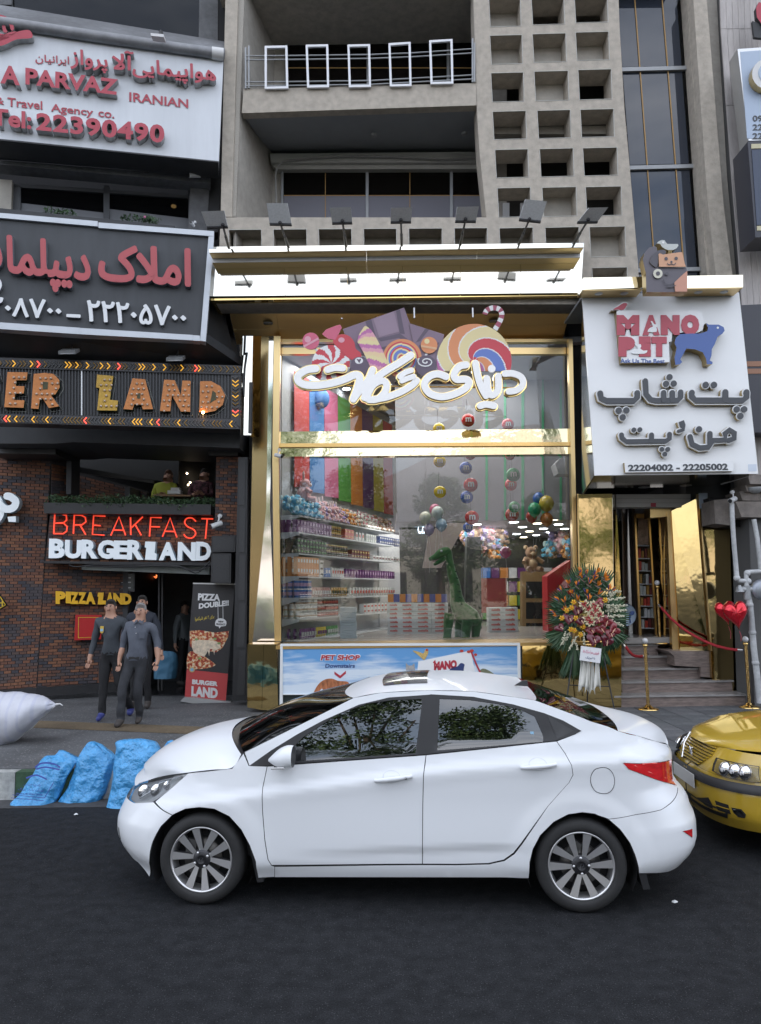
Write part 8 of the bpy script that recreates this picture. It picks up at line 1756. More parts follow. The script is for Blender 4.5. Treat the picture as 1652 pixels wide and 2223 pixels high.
g1,g2=sheet('grille',gpoly,SB,SBn,M_dark,off=.004,rim=.02,gap=0)
for g_,sg in((g1,0),(g2,1)):
 for k in range(8):
  z=.626+k*.021;ue=gr_-.14+.14*max(0,min(1,(z-.605)/.1));n_=14;top=[];bot=[]
  for i in range(n_+1):u_=UC+(ue-UC)*i/n_;q=SB(u_,z)+SBn(u_,z)*.016;top.append(q+Vector((0,0,.006)));bot.append(q-Vector((0,0,.006)))
  mb=MB()
  for i in range(n_):mb.prism([top[i],top[i+1],bot[i+1],bot[i]],(.02,0,0))
  o=obj('grille_slat',mb,M_ty,None,org=(0,0,0));o.parent=g_
mb=MB();cq=[SB(u_,z)+SBn(u_,z)*.02 for u_,z in((gr_,.79),(gr_-.06,.70),(gr_-.14,.60))];cq=[Vector((q.x,-q.y,q.z))for q in cq];mb.tube(cq,.012,6);obj('grille_chrome',mb,M_chrome,None,org=(0,0,0)).parent=car
q=SB(UC,.69)+Vector((-.03,0,0));mb=MB()
for a,b in(((-.03,.04),(.03,-.01)),((.03,.04),(-.03,-.01)),((-.025,-.045),(.0,.01)),((.025,-.045),(.0,.01)),((-.03,.04),(-.02,-.045)),((.03,.04),(.02,-.045))):mb.tube([q+Vector((0,a[0],a[1])),q+Vector((0,b[0],b[1]))],.006,5)
obj('emblem',mb,M_chrome,None,org=(0,0,0)).parent=car
hp=[tz(p,(.2,.68))for p in((1192,806),(1300,836),(1450,866),(1640,892),(1655,1055),(1500,1040),(1300,1000),(1152,935))]
h1,h2=sheet('headlight',hp,SB,SBn,mat('lamp_bowl',(.16,.17,.18),.15,.6),off=-.02,rim=0,gap=0)
cu=sum(p[0]for p in hp)/8;cz=sum(p[1]for p in hp)/8
for o in(h1,h2):
 for du in(-.13,.0,.13):q=SB(cu+du,cz)-SBn(cu+du,cz)*.005;mb=MB();mb.ball(q,(.06,.05,.062),14,9);ob_=obj('reflector',mb,M_chrome,None,org=(0,0,0));ob_.parent=o
 q=SB(cu+.17,cz);mb=MB();mb.ball(q,(.02,.02,.03),8,6);ob_=obj('amber_bulb',mb,mat('amber_lamp',(.6,.18,.02),.3),None,org=(0,0,0));ob_.parent=o
sheet('headlight_cover',hp,SB,SBn,MATS['lamp_cover'],off=.03,rim=.02,gap=0)
sheet('lower_grille',[(UC,.285),(UC,.36),(-.22,.36),(-.28,.29)],SB,SBn,M_tb,off=.003,rim=0,gap=0)
for pts in(((960,1218),(1085,1218),(1130,1300),(1135,1345),(1050,1300)),((1155,1250),(1300,1298),(1330,1400),(1185,1355))):
 pp=[tz(p,(-.2,.3))for p in pts];f_,f2=sheet('intake',pp,SB,SBn,M_dark,off=.004,rim=0,gap=0)
for k in(0,):pp=[tz(p,(-.2,.3))for p in((1165,1295),(1310,1340),(1315,1352),(1170,1308))];sheet('intake_bar',pp,SB,SBn,M_ty,off=.008,rim=.004,gap=0)
fp=[tz(p,(.2,.3))for p in((1330,1326),(1440,1346),(1490,1402),(1482,1442),(1405,1430),(1352,1380))];sheet('fog_lamp',fp,SB,SBn,M_tb,off=.004,rim=0,gap=0);fc=(sum(p[0]for p in fp)/6,sum(p[1]for p in fp)/6);sheet('fog_glass',[(fc[0]+(p[0]-fc[0])*.7,fc[1]+(p[1]-fc[1])*.7)for p in fp],SB,SBn,M_chrome,off=.008,rim=0,gap=0)
mb=MB();q=SB(UC,.50);mb.bb(q.x-.02,q.x-.014,-.26,.26,.44,.55);obj('number_plate',mb,mat('plate_white',(.6,.6,.58),.5),None,org=(0,0,0)).parent=car
def tl(name,E_,C__,m,ex=2.6):return loft(name,[SB(*e)for e in E_],[Vector(c)for c in C__],m,ex)
tl('bonnet',[(-.62,.79),(-.30,.81),(.10,.83),(.70,.89),(1.28,.955)],[(.10,0,.80),(.20,0,.85),(.45,0,.90),(.85,0,.96),(1.22,0,1.0)],M_ty)
tl('windscreen',[(1.30,.955),(1.75,1.18),(2.05,1.36)],[(1.20,0,1.0),(1.62,0,1.25),(1.95,0,1.44)],M_cglass)
tl('roof',[(2.05,1.365),(2.6,1.40),(3.2,1.385)],[(1.95,0,1.445),(2.6,0,1.47),(3.3,0,1.45)],M_ty)
tl('rear_window',[(3.2,1.38),(3.88,1.0)],[(3.3,0,1.45),(3.95,0,1.04)],M_cglass)
tl('boot',[(3.88,1.0),(4.3,.98),(4.9,.93)],[(3.95,0,1.04),(4.2,0,1.02),(4.42,0,.94)],M_ty)
for sx in(.93,3.55):
 for far in(0,1):
  wr=bpy.data.objects.new('wheel',None);COL.objects.link(wr);wr.parent=car;wr.location=(sx,-.80 if not far else .80,.303)
  if far:wr.rotation_euler=(0,0,math.pi)
  for k in('tyre','rim','spokes','wheel_recess'):o=bpy.data.objects.new(k,wm[k]);COL.objects.link(o);o.parent=wr
mb=MB();mb.bb(.45,4.2,-.55,.55,.2,.5);mb.bb(1.4,3.1,-.78,.78,.24,.9);obj('underbody',mb,M_dark,None,org=(0,0,0)).parent=car
# ================================================================ PEOPLE
M_skin=mat('skin',(.40,.22,.15),.55,var=.06,scale=20);M_hairg=mat('grey_hair',(.22,.21,.20),.8,var=.3,scale=60);M_hairb=mat('black_hair',(.02,.018,.016),.7)
def person(name,label,px,py,H,mats,pose,Yd,rz=0,hairm=None,top=1.0):
 """pose: joints in metres relative to the feet centre; x right, y away from the viewer, z up. One skinned body."""
 base=PZ(px,py,ZS)if Yd is None else P(px,py,Yd)
 t=thing(name,label,'person',base,rz=rz)
 J=dict(pose);edges=[('pel','bel'),('bel','che'),('che','nek'),('nek','hed'),('hed','cro'),('che','ls'),('ls','le'),('le','lw'),('lw','lh'),('che','rs'),('rs','re'),('re','rw'),('rw','rh'),('pel','lp'),('lp','lk'),('lk','la'),('la','lt'),('pel','rp'),('rp','rk'),('rk','ra'),('ra','rt')]
 rad=dict(pel=(.155,.115),bel=(.15,.11),che=(.165,.115),nek=(.058,.058),hed=(.075,.09),cro=(.066,.078),ls=(.072,.072),rs=(.072,.072),le=(.052,.052),re=(.052,.052),lw=(.034,.030),rw=(.034,.030),lh=(.034,.02),rh=(.034,.02),lp=(.098,.098),rp=(.098,.098),lk=(.066,.066),rk=(.066,.066),la=(.05,.055),ra=(.05,.055),lt=(.042,.038),rt=(.042,.038))
 names=list(rad);me=bpy.data.meshes.new('skeleton');me.from_pydata([Vector(J[n])for n in names],[(names.index(a),names.index(b))for a,b in edges],[])
 o=bpy.data.objects.new('body',me);COL.objects.link(o);md=o.modifiers.new('s','SKIN');md.use_smooth_shade=True
 for i,n in enumerate(names):me.skin_vertices[0].data[i].radius=rad[n];me.skin_vertices[0].data[i].use_root=(n=='pel')
 sd_=o.modifiers.new('d','SUBSURF');sd_.levels=2
 dg_=bpy.context.evaluated_depsgraph_get();dg_.update();m2=bpy.data.meshes.new_from_object(o.evaluated_get(dg_));bpy.data.objects.remove(o);m2.name='body'
 segm={}
 for a,b in edges:
  segm[(a,b)]=1 if a in('bel','che','ls','rs')or b in('bel',)else(2 if a in('lp','rp','lk','rk')or b in('lp','rp')else(3 if b in('lt','rt')else 0))
 segm[('nek','hed')]=0;segm[('che','nek')]=1;segm[('le','lw')]=segm[('re','rw')]=1
 for m in mats:m2.materials.append(m)
 for p in m2.polygons:
  c=p.center;best=None
  for a,b in edges:
   A,B=Vector(J[a]),Vector(J[b]);d=B-A;tt=max(0,min(1,(c-A).dot(d)/d.length_squared));dist=(c-A-d*tt).length-.5*(rad[a][0]*(1-tt)+rad[b][0]*tt)
   if best is None or dist<best[0]:best=(dist,(a,b),tt)
  s_=segm[best[1]]
  if best[1]in(('le','lw'),('re','rw'))and best[2]>top:s_=0
  if best[1]==('che','nek')and best[2]>.8:s_=0
  if best[1]in(('pel','bel'),('pel','lp'),('pel','rp'),('bel','che')):s_=1 if c.z>J['pel'][2]+.035 else 2
  if best[1]in(('lk','la'),('rk','ra'))and best[2]>.97:s_=2
  p.material_index=s_
 hd=Vector(J['hed'])*.5+Vector(J['cro'])*.5
 for v in m2.vertices:
  n=noise.noise(v.co*7+Vector((px,0,0)))*.016+(.5-abs(noise.noise(Vector((v.co.x*9,v.co.y*9,v.co.z*4+px)))))*.012;
  if v.co.z<J['nek'][2]-.02:v.co+=v.normal*n
 bo=bpy.data.objects.new('body',m2);COL.objects.link(bo);bo.parent=t
 hz=Vector(J['hed']);hc=(Vector(J['hed'])+Vector(J['cro']))/2
 mb=MB();rows=[]
 for i in range(9):
  a=math.pi*i/8;row=[]
  for k in range(14):
   th=2*math.pi*k/14;x,y,z=.083*math.sin(a)*math.cos(th),.098*math.sin(a)*math.sin(th)+.008,.094*math.cos(a)+.022
   if y<-.01 and z<.085:y=-.01;x*=.96
   if z<-.04:z=-.04
   row.append(hc+Vector((x,y,z)))
  rows.append(row)
 mb.grid(rows,closed_u=True);obj('hair',mb,hairm or M_hairb,None,org=(0,0,0)).parent=bo
 pc=Vector(J['pel'])*.7+Vector(J['bel'])*.3;mb=MB();rows=[]
 for dz,sc_h in((-.055,1.02),(-.05,1.06),(.0,1.04),(.03,.99),(.05,.9)):rows.append([pc+Vector((.150*sc_h*math.cos(th)*(1+.02*math.sin(5*th)),.118*sc_h*math.sin(th),dz+.006*math.sin(3*th)))for th in[2*math.pi*k/28 for k in range(28)]])
 mb.grid(rows,closed_u=True)
 if Yd is None:obj('shirt_hem',mb,mats[1],None,org=(0,0,0)).parent=bo
 F0=hc+Vector((0,-.09,-.012))
 mb=MB();mb.prism([F0+Vector((-.012,.005,.02)),F0+Vector((.012,.005,.02)),F0+Vector((.018,0,-.025)),F0+Vector((-.018,0,-.025))],(0,-.014,-.004));obj('nose',mb,mats[0],None,org=(0,0,0)).parent=bo
 for sx in(-1,1):
  mb=MB();mb.ball(F0+Vector((.030*sx,.004,.018)),(.013,.006,.007),8,5);obj('eye',mb,M_dk2,None,org=(0,0,0)).parent=bo
  mb=MB();mb.tube([F0+Vector((.014*sx,.001,.034)),F0+Vector((.045*sx,.006,.032))],.004,5);obj('eyebrow',mb,hairm or M_hairb,None,org=(0,0,0)).parent=bo
  mb=MB();mb.ball(hc+Vector((.084*sx,.0,-.02)),(.012,.02,.03),7,5);obj('ear',mb,mats[0],None,org=(0,0,0)).parent=bo
 mb=MB();mb.tube([F0+Vector((-.024,.006,-.042)),F0+Vector((0,.0,-.045)),F0+Vector((.024,.006,-.042))],.005,5);obj('mouth',mb,mat('lips',(.25,.09,.07),.5),None,org=(0,0,0)).parent=bo
 for h_,w_ in(('lh','lw'),('rh','rw')):
  A,B=Vector(J[w_]),Vector(J[h_]);d=(B-A).normalized();s_=d.cross(Vector((0,1,.2))).normalized();tip=B+d*.01
  for k,(o_,l_)in enumerate(((-.026,.055),(-.009,.068),(.009,.072),(.026,.062))):
   a=tip+s_*o_-d*.012;mb=MB();mb.tube([a,a+d*l_*.5+Vector((0,-.006,0)),a+d*l_+Vector((0,-.022,0))],0,6,rs=[.0095,.0085,.006]);obj('finger',mb,mats[0],None,org=(0,0,0)).parent=bo
  sd2=1 if h_=='lh' else-1;a=A+d*.03;mb=MB();mb.tube([a,a+s_*-.04*sd2*-1+d*.03+Vector((0,-.02,0)),a+s_*.045*sd2+d*.06+Vector((0,-.03,0))],0,6,rs=[.012,.0105,.008]);obj('thumb',mb,mats[0],None,org=(0,0,0)).parent=bo
 return t,bo
def pose(H,hip=.0,ll=(0,0,0),rl=(0,0,0),la=((-.27,.0,1.15),(-.31,-.02,.88),(-.33,-.05,.79)),ra=((.27,.0,1.15),(.31,-.02,.88),(.33,-.05,.79)),lean=0):
 k=H/1.73;p=dict(pel=(hip,0,.93),bel=(hip+lean*.3,0,1.08),che=(lean*.7,0,1.34),nek=(lean,-.01,1.49),hed=(lean,-.02,1.58),cro=(lean,-.015,1.67),ls=(-.18+lean,0,1.40),rs=(.18+lean,0,1.40),le=la[0],lw=la[1],lh=la[2],re=ra[0],rw=ra[1],rh=ra[2],lp=(-.09+hip,0,.86),lk=(-.10+ll[0],-.03+ll[1],.50),la=(-.11+ll[0]*1.6,.03+ll[2],.085),lt=(-.12+ll[0]*1.7,-.12+ll[2],.04),rp=(.09+hip,0,.86),rk=(.10+rl[0],-.03+rl[1],.50),ra=(.11+rl[0]*1.6,.03+rl[2],.085),rt=(.12+rl[0]*1.7,-.12+rl[2],.04))
 return{a:(b[0]*k,b[1]*k,b[2]*k)for a,b in p.items()}
M_shirt=mat('slate_shirt',(.085,.095,.12),.85,var=.12,scale=14,bump=.4,bscale=16);M_trou=mat('charcoal_trousers',(.032,.034,.04),.85,var=.2,scale=12,bump=.3,bscale=14);M_shoe=mat('worn_shoes',(.05,.043,.04),.7);M_polo=mat('dark_polo',(.045,.052,.062),.85,var=.15,scale=10,bump=.4,bscale=16);M_blkp=mat('black_trousers',(.012,.012,.014),.85,bump=.3,bscale=14);M_slip=mat('blue_slippers',(.04,.05,.20),.5)
t1,b1_=person('person','grey-haired man in a slate shirt with rolled cuffs walking in front',286,1576,1.73,[M_skin,M_shirt,M_trou,M_shoe],pose(1.74,.04,(-.02,-.05,-.10),(-.03,.02,.12),la=((-.155,.03,1.17),(-.18,-.05,.93),(-.175,-.09,.84)),ra=((.335,.03,1.17),(.365,-.04,.93),(.355,-.08,.84)),lean=.10),None,0,M_hairg,top=.35)
for k in range(5):mb=MB();mb.ball((.065+.012*k,-.135+.004*k,1.40-k*.085),.007,6,4);obj('button',mb,M_cam,None,org=(0,0,0)).parent=b1_
mb=MB();mb.prism([(-.02,-.13,.985),(.13,-.13,.985),(.13,-.13,.955),(-.02,-.13,.955)],(0,.01,0));obj('belt_front',mb,M_blk,None,org=(0,0,0)).parent=b1_
for sx in(-1,1):mb=MB();mb.prism([Vector((.095+.01*sx,-.075,1.505)),Vector((.095+.07*sx,-.04,1.50)),Vector((.095+.06*sx,-.10,1.44)),Vector((.095+.015*sx,-.115,1.47))],(0,-.008,0));obj('collar',mb,M_shirt,None,org=(0,0,0)).parent=b1_
mb=MB();mb.prism([(.12,-.145,1.34),(.20,-.13,1.34),(.20,-.13,1.24),(.12,-.145,1.24)],(0,-.004,0));obj('chest_pocket',mb,M_shirt,None,org=(0,0,0)).parent=b1_
t2,b2_=person('person','man in a dark polo and black trousers with blue slippers, walking at the left',240,1562,1.78,[M_skin,M_polo,M_blkp,M_slip],pose(1.80,.0,(.01,-.04,-.12),(.03,-.02,.40),la=((-.26,.0,1.13),(-.29,-.07,.90),(-.30,-.11,.81)),ra=((.29,.05,1.14),(.30,.05,.90),(.30,.02,.80)),lean=-.03),None,0,None,top=.85)
mb=MB();mb.prism([(-.14,-.13,1.40),(-.085,-.138,1.40),(-.085,-.14,1.31),(-.11,-.142,1.29),(-.14,-.135,1.31)],(0,-.004,0));obj('chest_badge',mb,mat('badge_yellow',(.5,.33,.04),.5),None,org=(0,0,0)).parent=b2_
mb=MB();mb.prism([(-.135,-.142,1.36),(-.09,-.146,1.36),(-.09,-.147,1.325),(-.135,-.143,1.325)],(0,-.003,0));obj('badge_mark',mb,mat('sticker_blue',(.25,.45,.62),.5),None,org=(0,0,0)).parent=b2_
t3,b3_=person('person','man in dark navy behind the two walking men at the doorway',305,1538,1.72,[M_skin,mat('navy_shirt',(.02,.024,.035),.85),M_blkp,M_shoe],pose(1.86),None,0,None)
t4,b4_=person('person','man in a grey shirt standing in the dark doorway behind the pizza banner',397,1488,1.72,[M_skin,mat('grey_shirt',(.13,.145,.15),.85,bump=.3,bscale=16),M_blkp,M_shoe],pose(1.72),None,1.2,None)
M_lime=mat('lime_scarf',(.38,.42,.06),.85,bump=.3,bscale=20)
sit=dict(pel=(0,0,.55),bel=(0,0,.70),che=(.02,0,.95),nek=(.05,-.02,1.09),hed=(.07,-.05,1.17),cro=(.08,-.05,1.26),ls=(-.17,0,1.0),rs=(.19,0,1.0),le=(-.22,-.08,.78),lw=(-.10,-.28,.76),lh=(-.02,-.32,.78),re=(.24,-.08,.78),rw=(.12,-.28,.76),rh=(.05,-.32,.80),lp=(-.1,0,.5),lk=(-.12,-.42,.5),la=(-.12,-.42,.1),lt=(-.12,-.54,.05),rp=(.1,0,.5),rk=(.12,-.42,.5),ra=(.12,-.42,.1),rt=(.12,-.54,.05))
q5=P(*k2(1075,160),14.9);t5,b5_=person('person','terrace guest in a lime green top bending over the table',0,0,1.7,[M_skin,M_lime,M_trou,M_shoe],sit,14.9,0,mat('brown_hair',(.10,.05,.03),.7));t5.location=q5-Vector((0,0,.85))
q6=P(*k2(1310,165),15.1);t6,b6_=person('person','terrace guest in a dark flowered top at the right end of the hedge',0,0,1.7,[M_skin,mat('flowered_top',(.08,.03,.04),.85,var=.9,scale=18,detail=1),M_trou,M_shoe],sit,15.1,0,None);t6.location=q6-Vector((0,0,.80))
for x,y in((1216,88),(1232,100),(1252,95)):
 pass
lampo=thing('terrace_lamp','small warm bulbs glowing deep inside the restaurant terrace','lamp',P(*k2(1218,30),15.7))
for x,y in((1218,26),(1225,100),(1250,95),(1238,84)):mb=MB();mb.ball(P(*k2(x,y),15.7),.018,6,4);obj('bulb',mb,mat('warm_bulb',(1,.8,.55),emit=7),lampo)
# ================================================================ ROLL-UP BANNER, BAGS, SACK
bn=thing('pizza_banner','roll-up banner in black and red with a pizza, PIZZA DOUBLE and BURGER LAND','banner',PZ(447,1528,ZS))
bb_=PZ(448,1524,ZS);NB=Plane(bb_+Vector((0,0,0)),(.10,-1,.02))
M_bblk=mat('banner_black',(.03,.028,.03),.45,var=.1,scale=3);M_bred=mat('banner_red',(.30,.025,.03),.45)
mb=MB();slab(mb,NB,[k2(1258,742),k2(1530,746),k2(1484,1330),k2(1216,1302)],.006);obj('black_print',mb,M_bblk,bn)
mb=MB();slab(mb,NB,[k2(1216,1302.5),k2(1484,1330.5),k2(1470,1516),k2(1203,1484)],.006);obj('red_print',mb,M_bred,bn)
mb=MB();slab(mb,NB.off(.012),[k2(1257,738),k2(1531,742),k2(1530,750),k2(1257,746)],.03);obj('top_bar',mb,M_alu,bn)
mb=MB();slab(mb,NB.off(.10),[k2(1200,1482),k2(1502,1512),k2(1502,1525),k2(1450,1555),k2(1172,1510)],.16);obj('base',mb,M_alu,bn)
mb=MB();mb.tube([NB.off(-.03)(*k2(1400,750)),NB.off(-.03)(*k2(1345,1500))],.012,6);obj('support_pole',mb,M_grey,bn)
BWh=[mat('banner_white',(.70,.70,.70),.5)]
letter('PIZZA',L4(k2,NB,(1291,806),(1434,812),(1432,856),(1288,852)),.003,BWh,bn,bold=.05,n=NB.n)
letter('DOUBLE!!',L4(k2,NB,(1296,872),(1490,850),(1490,886),(1294,908)),.003,BWh,bn,bold=.05,n=NB.n)
letter('BURGER',L4(k2,NB,(1252,1366),(1420,1382),(1418,1412),(1250,1398)),.003,BWh,bn,bold=.06,n=NB.n)
letter('LAND',L4(k2,NB,(1247,1410),(1420,1424),(1416,1492),(1245,1476)),.003,BWh,bn,bold=.06,n=NB.n)
letter('EAT DIFFERENT, THINK DIFFERENT!',L4(k2,NB,(1245,1480),(1408,1498),(1408,1505),(1245,1488)),.002,BWh,bn,bold=.01,n=NB.n,split=False)
letter(fa('برای ۲ نفر شیکموا'),L4(k2,NB,(1270,962),(1395,945),(1395,972),(1270,992)),.003,[mat('banner_yellow',(.62,.42,.05),.5)],bn,bold=.02,n=NB.n,split=False)
for x in(1418,1450):mb=MB();slab(mb,NB.off(.003),[k2(x,890),k2(x+2.5,890),k2(x+4,975),k2(x+1,975)],.003);obj('hanger_line',mb,BWh[0],bn)
mb=MB();cutout(mb,NB,[k2(*p)for p in((1405,985),(1425,970),(1455,972),(1474,990),(1470,1018),(1440,1022),(1428,1036),(1424,1022),(1402,1016))],.002,.003,smooth=2);obj('cloud_badge',mb,BWh[0],bn)
letter('NEW',L4(k2,NB,(1422,984),(1456,986),(1456,998),(1422,996)),.002,[M_bblk],bn,bold=.05,n=NB.n,at=.006,split=False);letter('PRODUCT',L4(k2,NB,(1408,1001),(1468,1004),(1468,1016),(1408,1013)),.002,[M_bblk],bn,bold=.05,n=NB.n,at=.006,split=False)
def food(name,c1_,c2_,c3_,sc):
 m=mat(name,c1_,.5);n=m.node_tree;b=n.nodes['Principled BSDF'];tc_=n.nodes.new('ShaderNodeTexCoord');v=n.nodes.new('ShaderNodeTexNoise');v.inputs['Scale'].default_value=sc;v.inputs['Detail'].default_value=5;n.links.new(tc_.outputs['Object'],v.inputs[0]);r=n.nodes.new('ShaderNodeValToRGB');r.color_ramp.interpolation='CONSTANT';r.color_ramp.elements[0].color=(*c1_,1);r.color_ramp.elements[1].position=.5;r.color_ramp.elements[1].color=(*c2_,1);e=r.color_ramp.elements.new(.57);e.color=(*c3_,1);e=r.color_ramp.elements.new(.44);e.color=(.45,.10,.04,1);n.links.new(v.outputs[0],r.inputs[0]);n.links.new(r.outputs[0],b.inputs['Base Color']);return m
M_piz=food('pizza_print',(.30,.03,.02),(.62,.30,.12),(.70,.58,.42),22)
mb=MB();cutout(mb,NB,[k2(*p)for p in((1236,1052),(1300,1046),(1400,1062),(1490,1052),(1486,1090),(1450,1160),(1410,1190),(1340,1180),(1290,1190),(1238,1150))],.001,.003);obj('pizza_slice_print',mb,M_piz,bn)
mb=MB();cutout(mb,NB,[k2(*p)for p in((1224,1200),(1262,1185),(1330,1215),(1395,1262),(1398,1278),(1340,1296),(1262,1302),(1218,1296))],.001,.003,smooth=2);obj('pizza_slice_print',mb,M_piz,bn)
mb=MB();cutout(mb,NB,[k2(*p)for p in((1250,1120),(1320,1110),(1410,1120),(1440,1160),(1400,1180),(1396,1210),(1388,1175),(1368,1170),(1362,1215),(1354,1180),(1330,1220),(1290,1200),(1262,1190))],.0045,.002,smooth=2);obj('melted_cheese_print',mb,mat('cheese_print',(.68,.56,.42),.5,var=.3,scale=20),bn)
for x,y in((1280,1106),(1400,1102),(1428,1132),(1300,1230)):mb=MB();cutout(mb,NB,circ(*k2(x,y),4,9,2.4),.008,.002);obj('pepper_print',mb,mat('pepper_green',(.22,.33,.12),.5),bn)
mb=MB();cutout(mb,NB,circ(*k2(1251,1303),6,14),.008,.002);obj('round_badge_print',mb,mat('banner_gold',(.55,.42,.2),.5),bn)
mb=MB();cutout(mb,NB,circ(*k2(1251,1303),3.6,12),.011,.002);obj('badge_centre_print',mb,mat('sticker_blue',(1,1,1)),bn)
k3=C(0,2600,1000)
M_bag=mat('blue_plastic',(.07,.34,.68),.3,var=.15,scale=5,bump=1,bscale=14,dist=.06,coat=.3);M_bagp=mat('navy_print',(.02,.05,.28),.5)
def bag(label,Lp,Rp,z0=0,d0=.30,seed=0,n=40,handle=None,Y0=None,m=None,lean=.10):
 b0=Y0 or PZ(*k3(*Lp[0]),z0).y;Ls=spline(Lp,None,9)[0];Rs=spline(Rp,None,9)[0];N_=min(len(Ls),len(Rs));rows=[];root=thing('plastic_bag' if m is None else 'sack',label,'bag',P(*k3(*[(a+b)/2 for a,b in zip(Lp[0],Rp[0])]),b0))
 for i in range(N_):
  t=i/(N_-1);Yc=b0+lean*t;a=P(*k3(*Ls[i]),Yc);b=P(*k3(*Rs[i]),Yc);c=(a+b)/2;hw=(b-a)/2;d=d0*(1-t)**.7*.5+.02;row=[]
  for k in range(n):
   th=2*math.pi*k/n;cx,sy=math.cos(th),math.sin(th);cx=math.copysign(abs(cx)**.75,cx);sy=math.copysign(abs(sy)**.75,sy);p=c+hw*cx+Vector((0,d*(1+sy),0))
   nv=noise.noise(p*9+Vector((seed,0,0)));nv2=noise.noise(Vector((th*3.0,t*1.2,seed)));p+=(hw.normalized()*cx*.3+Vector((0,sy,0)))*(nv*.03+nv2*.03-(abs(noise.noise(p*5+Vector((0,seed,4))))**.6)*.018-abs(noise.noise(p*13+Vector((seed,4,0))))*.007);row.append(p)
  rows.append(row)
 mb=MB();mb.grid(rows,closed_u=True);mb.face(rows[0]);mb.face(rows[-1]);o=obj('bag_body',mb,m or M_bag,root)
 return root,o
bg1,_=bag('leftmost blue plastic bag with navy printing, slumped on the asphalt by the kerb',[(25,960),(95,880),(190,745),(255,650),(330,630),(375,590)],[(305,972),(345,920),(405,790),(465,700),(495,652),(400,592)],seed=1,lean=.30)
PB=Plane(PZ(*k3(160,966),0)+Vector((0,-.012,0)),(0,-1,.42));PB=PB.off(.055)
for pts in([(232,700),(262,678),(310,672),(360,682),(390,700)],[(240,712),(300,700),(385,716)],[(175,770),(230,752),(270,762),(302,778)]):mb=MB();ribbon(mb,[k3(*p)for p in pts],1.7,.0,.004,PB);obj('bag_print',mb,M_bagp,bg1)
for(s_,q)in((fa('پارچه ایران'),[(160,805),(268,810),(262,828),(150,822)]),(fa('تهران بازار بزرگ'),[(122,832),(290,842),(284,862),(114,852)]),('PARCHE ISLAMIC REPUBLIC OF IRAN',[(108,866),(274,874),(272,884),(104,876)])):
 letter(s_,L4(k3,PB,*q),.003,[M_bagp],bg1,split=False,n=PB.n,name='bag_print')
for a,b in(((82,880),(290,900)),((74,900),(284,918)),((290,900),(350,800))):mb=MB();ribbon(mb,[k3(*a),k3(*b)],.6,0,.003,PB);obj('bag_print_line',mb,M_bagp,bg1)
bag('second blue plastic bag, upright and pointed with a torn handle hole',[(345,940),(400,870),(455,750),(505,620),(555,550),(590,534)],[(622,952),(668,860),(712,740),(725,645),(670,585),(615,540)],seed=5,lean=.22)
bag('large blue plastic bag nearest the white car bumper',[(662,975),(690,860),(715,700),(735,600),(738,545),(800,525)],[(960,985),(1000,900),(1035,740),(1045,640),(1000,550),(905,515)],seed=9,d0=.36,lean=.22)
bag('blue plastic bag tops peeping behind the white car bonnet',[(860,975),(900,860),(960,740),(1010,640),(1050,580),(1085,535)],[(1160,960),(1200,860),(1220,740),(1210,640),(1170,570),(1115,524)],seed=14,Y0=PZ(*k3(900,960),0).y+.25,lean=.15)
def woven():
 m=mat('woven_sack',(.55,.56,.62),.5,var=.08,scale=6,bump=.3,bscale=120);n=m.node_tree;b=n.nodes['Principled BSDF'];src=b.inputs['Base Color'].links[0].from_socket
 tc_=n.nodes.new('ShaderNodeTexCoord');w_=n.nodes.new('ShaderNodeTexWave');w_.inputs['Scale'].default_value=2.3;w_.inputs['Distortion'].default_value=2.0;w_.inputs['Detail'].default_value=2;n.links.new(tc_.outputs['Object'],w_.inputs[0]);r=n.nodes.new('ShaderNodeValToRGB');r.color_ramp.elements[0].position=.75;r.color_ramp.elements[0].color=(1,1,1,1);r.color_ramp.elements[1].position=.95;r.color_ramp.elements[1].color=(.90,.91,.97,1);n.links.new(w_.outputs[0],r.inputs[0]);mu=n.nodes.new('ShaderNodeMixRGB');mu.blend_type='MULTIPLY';mu.inputs[0].default_value=1;n.links.new(src,mu.inputs[1]);n.links.new(r.outputs[0],mu.inputs[2]);n.links.new(mu.outputs[0],b.inputs['Base Color']);return m
M_wov=woven();YS=PZ(*k3(20,570),ZS).y+.28
tp=[(-420,330),(-300,250),(-150,215),(0,210),(150,214),(255,232),(320,262),(358,288)];bt=[(-420,420),(-300,540),(-150,590),(0,580),(80,538),(170,470),(270,380),(362,300)]
Ts=spline(tp,None,5)[0];Bs=spline(bt,None,5)[0];rows=[]
for i in range(len(Ts)):
 a=P(*k3(*Ts[i]),YS);b=P(*k3(*Bs[i]),YS);c=(a+b)/2;h=(a-b)/2;d=min(.30,h.length*1.15)
 rows.append([c+h*math.sin(th)+Vector((0,d*math.cos(th),0))*(1 if math.cos(th)>0 else 1)+Vector((noise.noise(Vector((i*.5,th*2,3)))*.012,noise.noise(Vector((i*.4,th*2,8)))*.03,noise.noise(Vector((i*.4,th*2,5)))*.02))for th in[2*math.pi*k/26 for k in range(26)]])
sk=thing('woven_sack','big stuffed white woven sack lying on the pavement at the left edge','sack',P(*k3(0,570),YS));mb=MB();mb.grid(rows,closed_u=True);mb.face(rows[0]);mb.face(rows[-1]);obj('sack_body',mb,[M_wov],sk)
rows2=[[p+(p-c_)*.02 for p in r]for r in rows[-11:-1]for c_ in[sum(r,Vector())/len(r)]];mb=MB();mb.grid(rows2,closed_u=True);obj('blue_end_patch',mb,mat('blue_sack_patch',(.28,.46,.62),.5,bump=.3,bscale=120),sk)if 0 else None
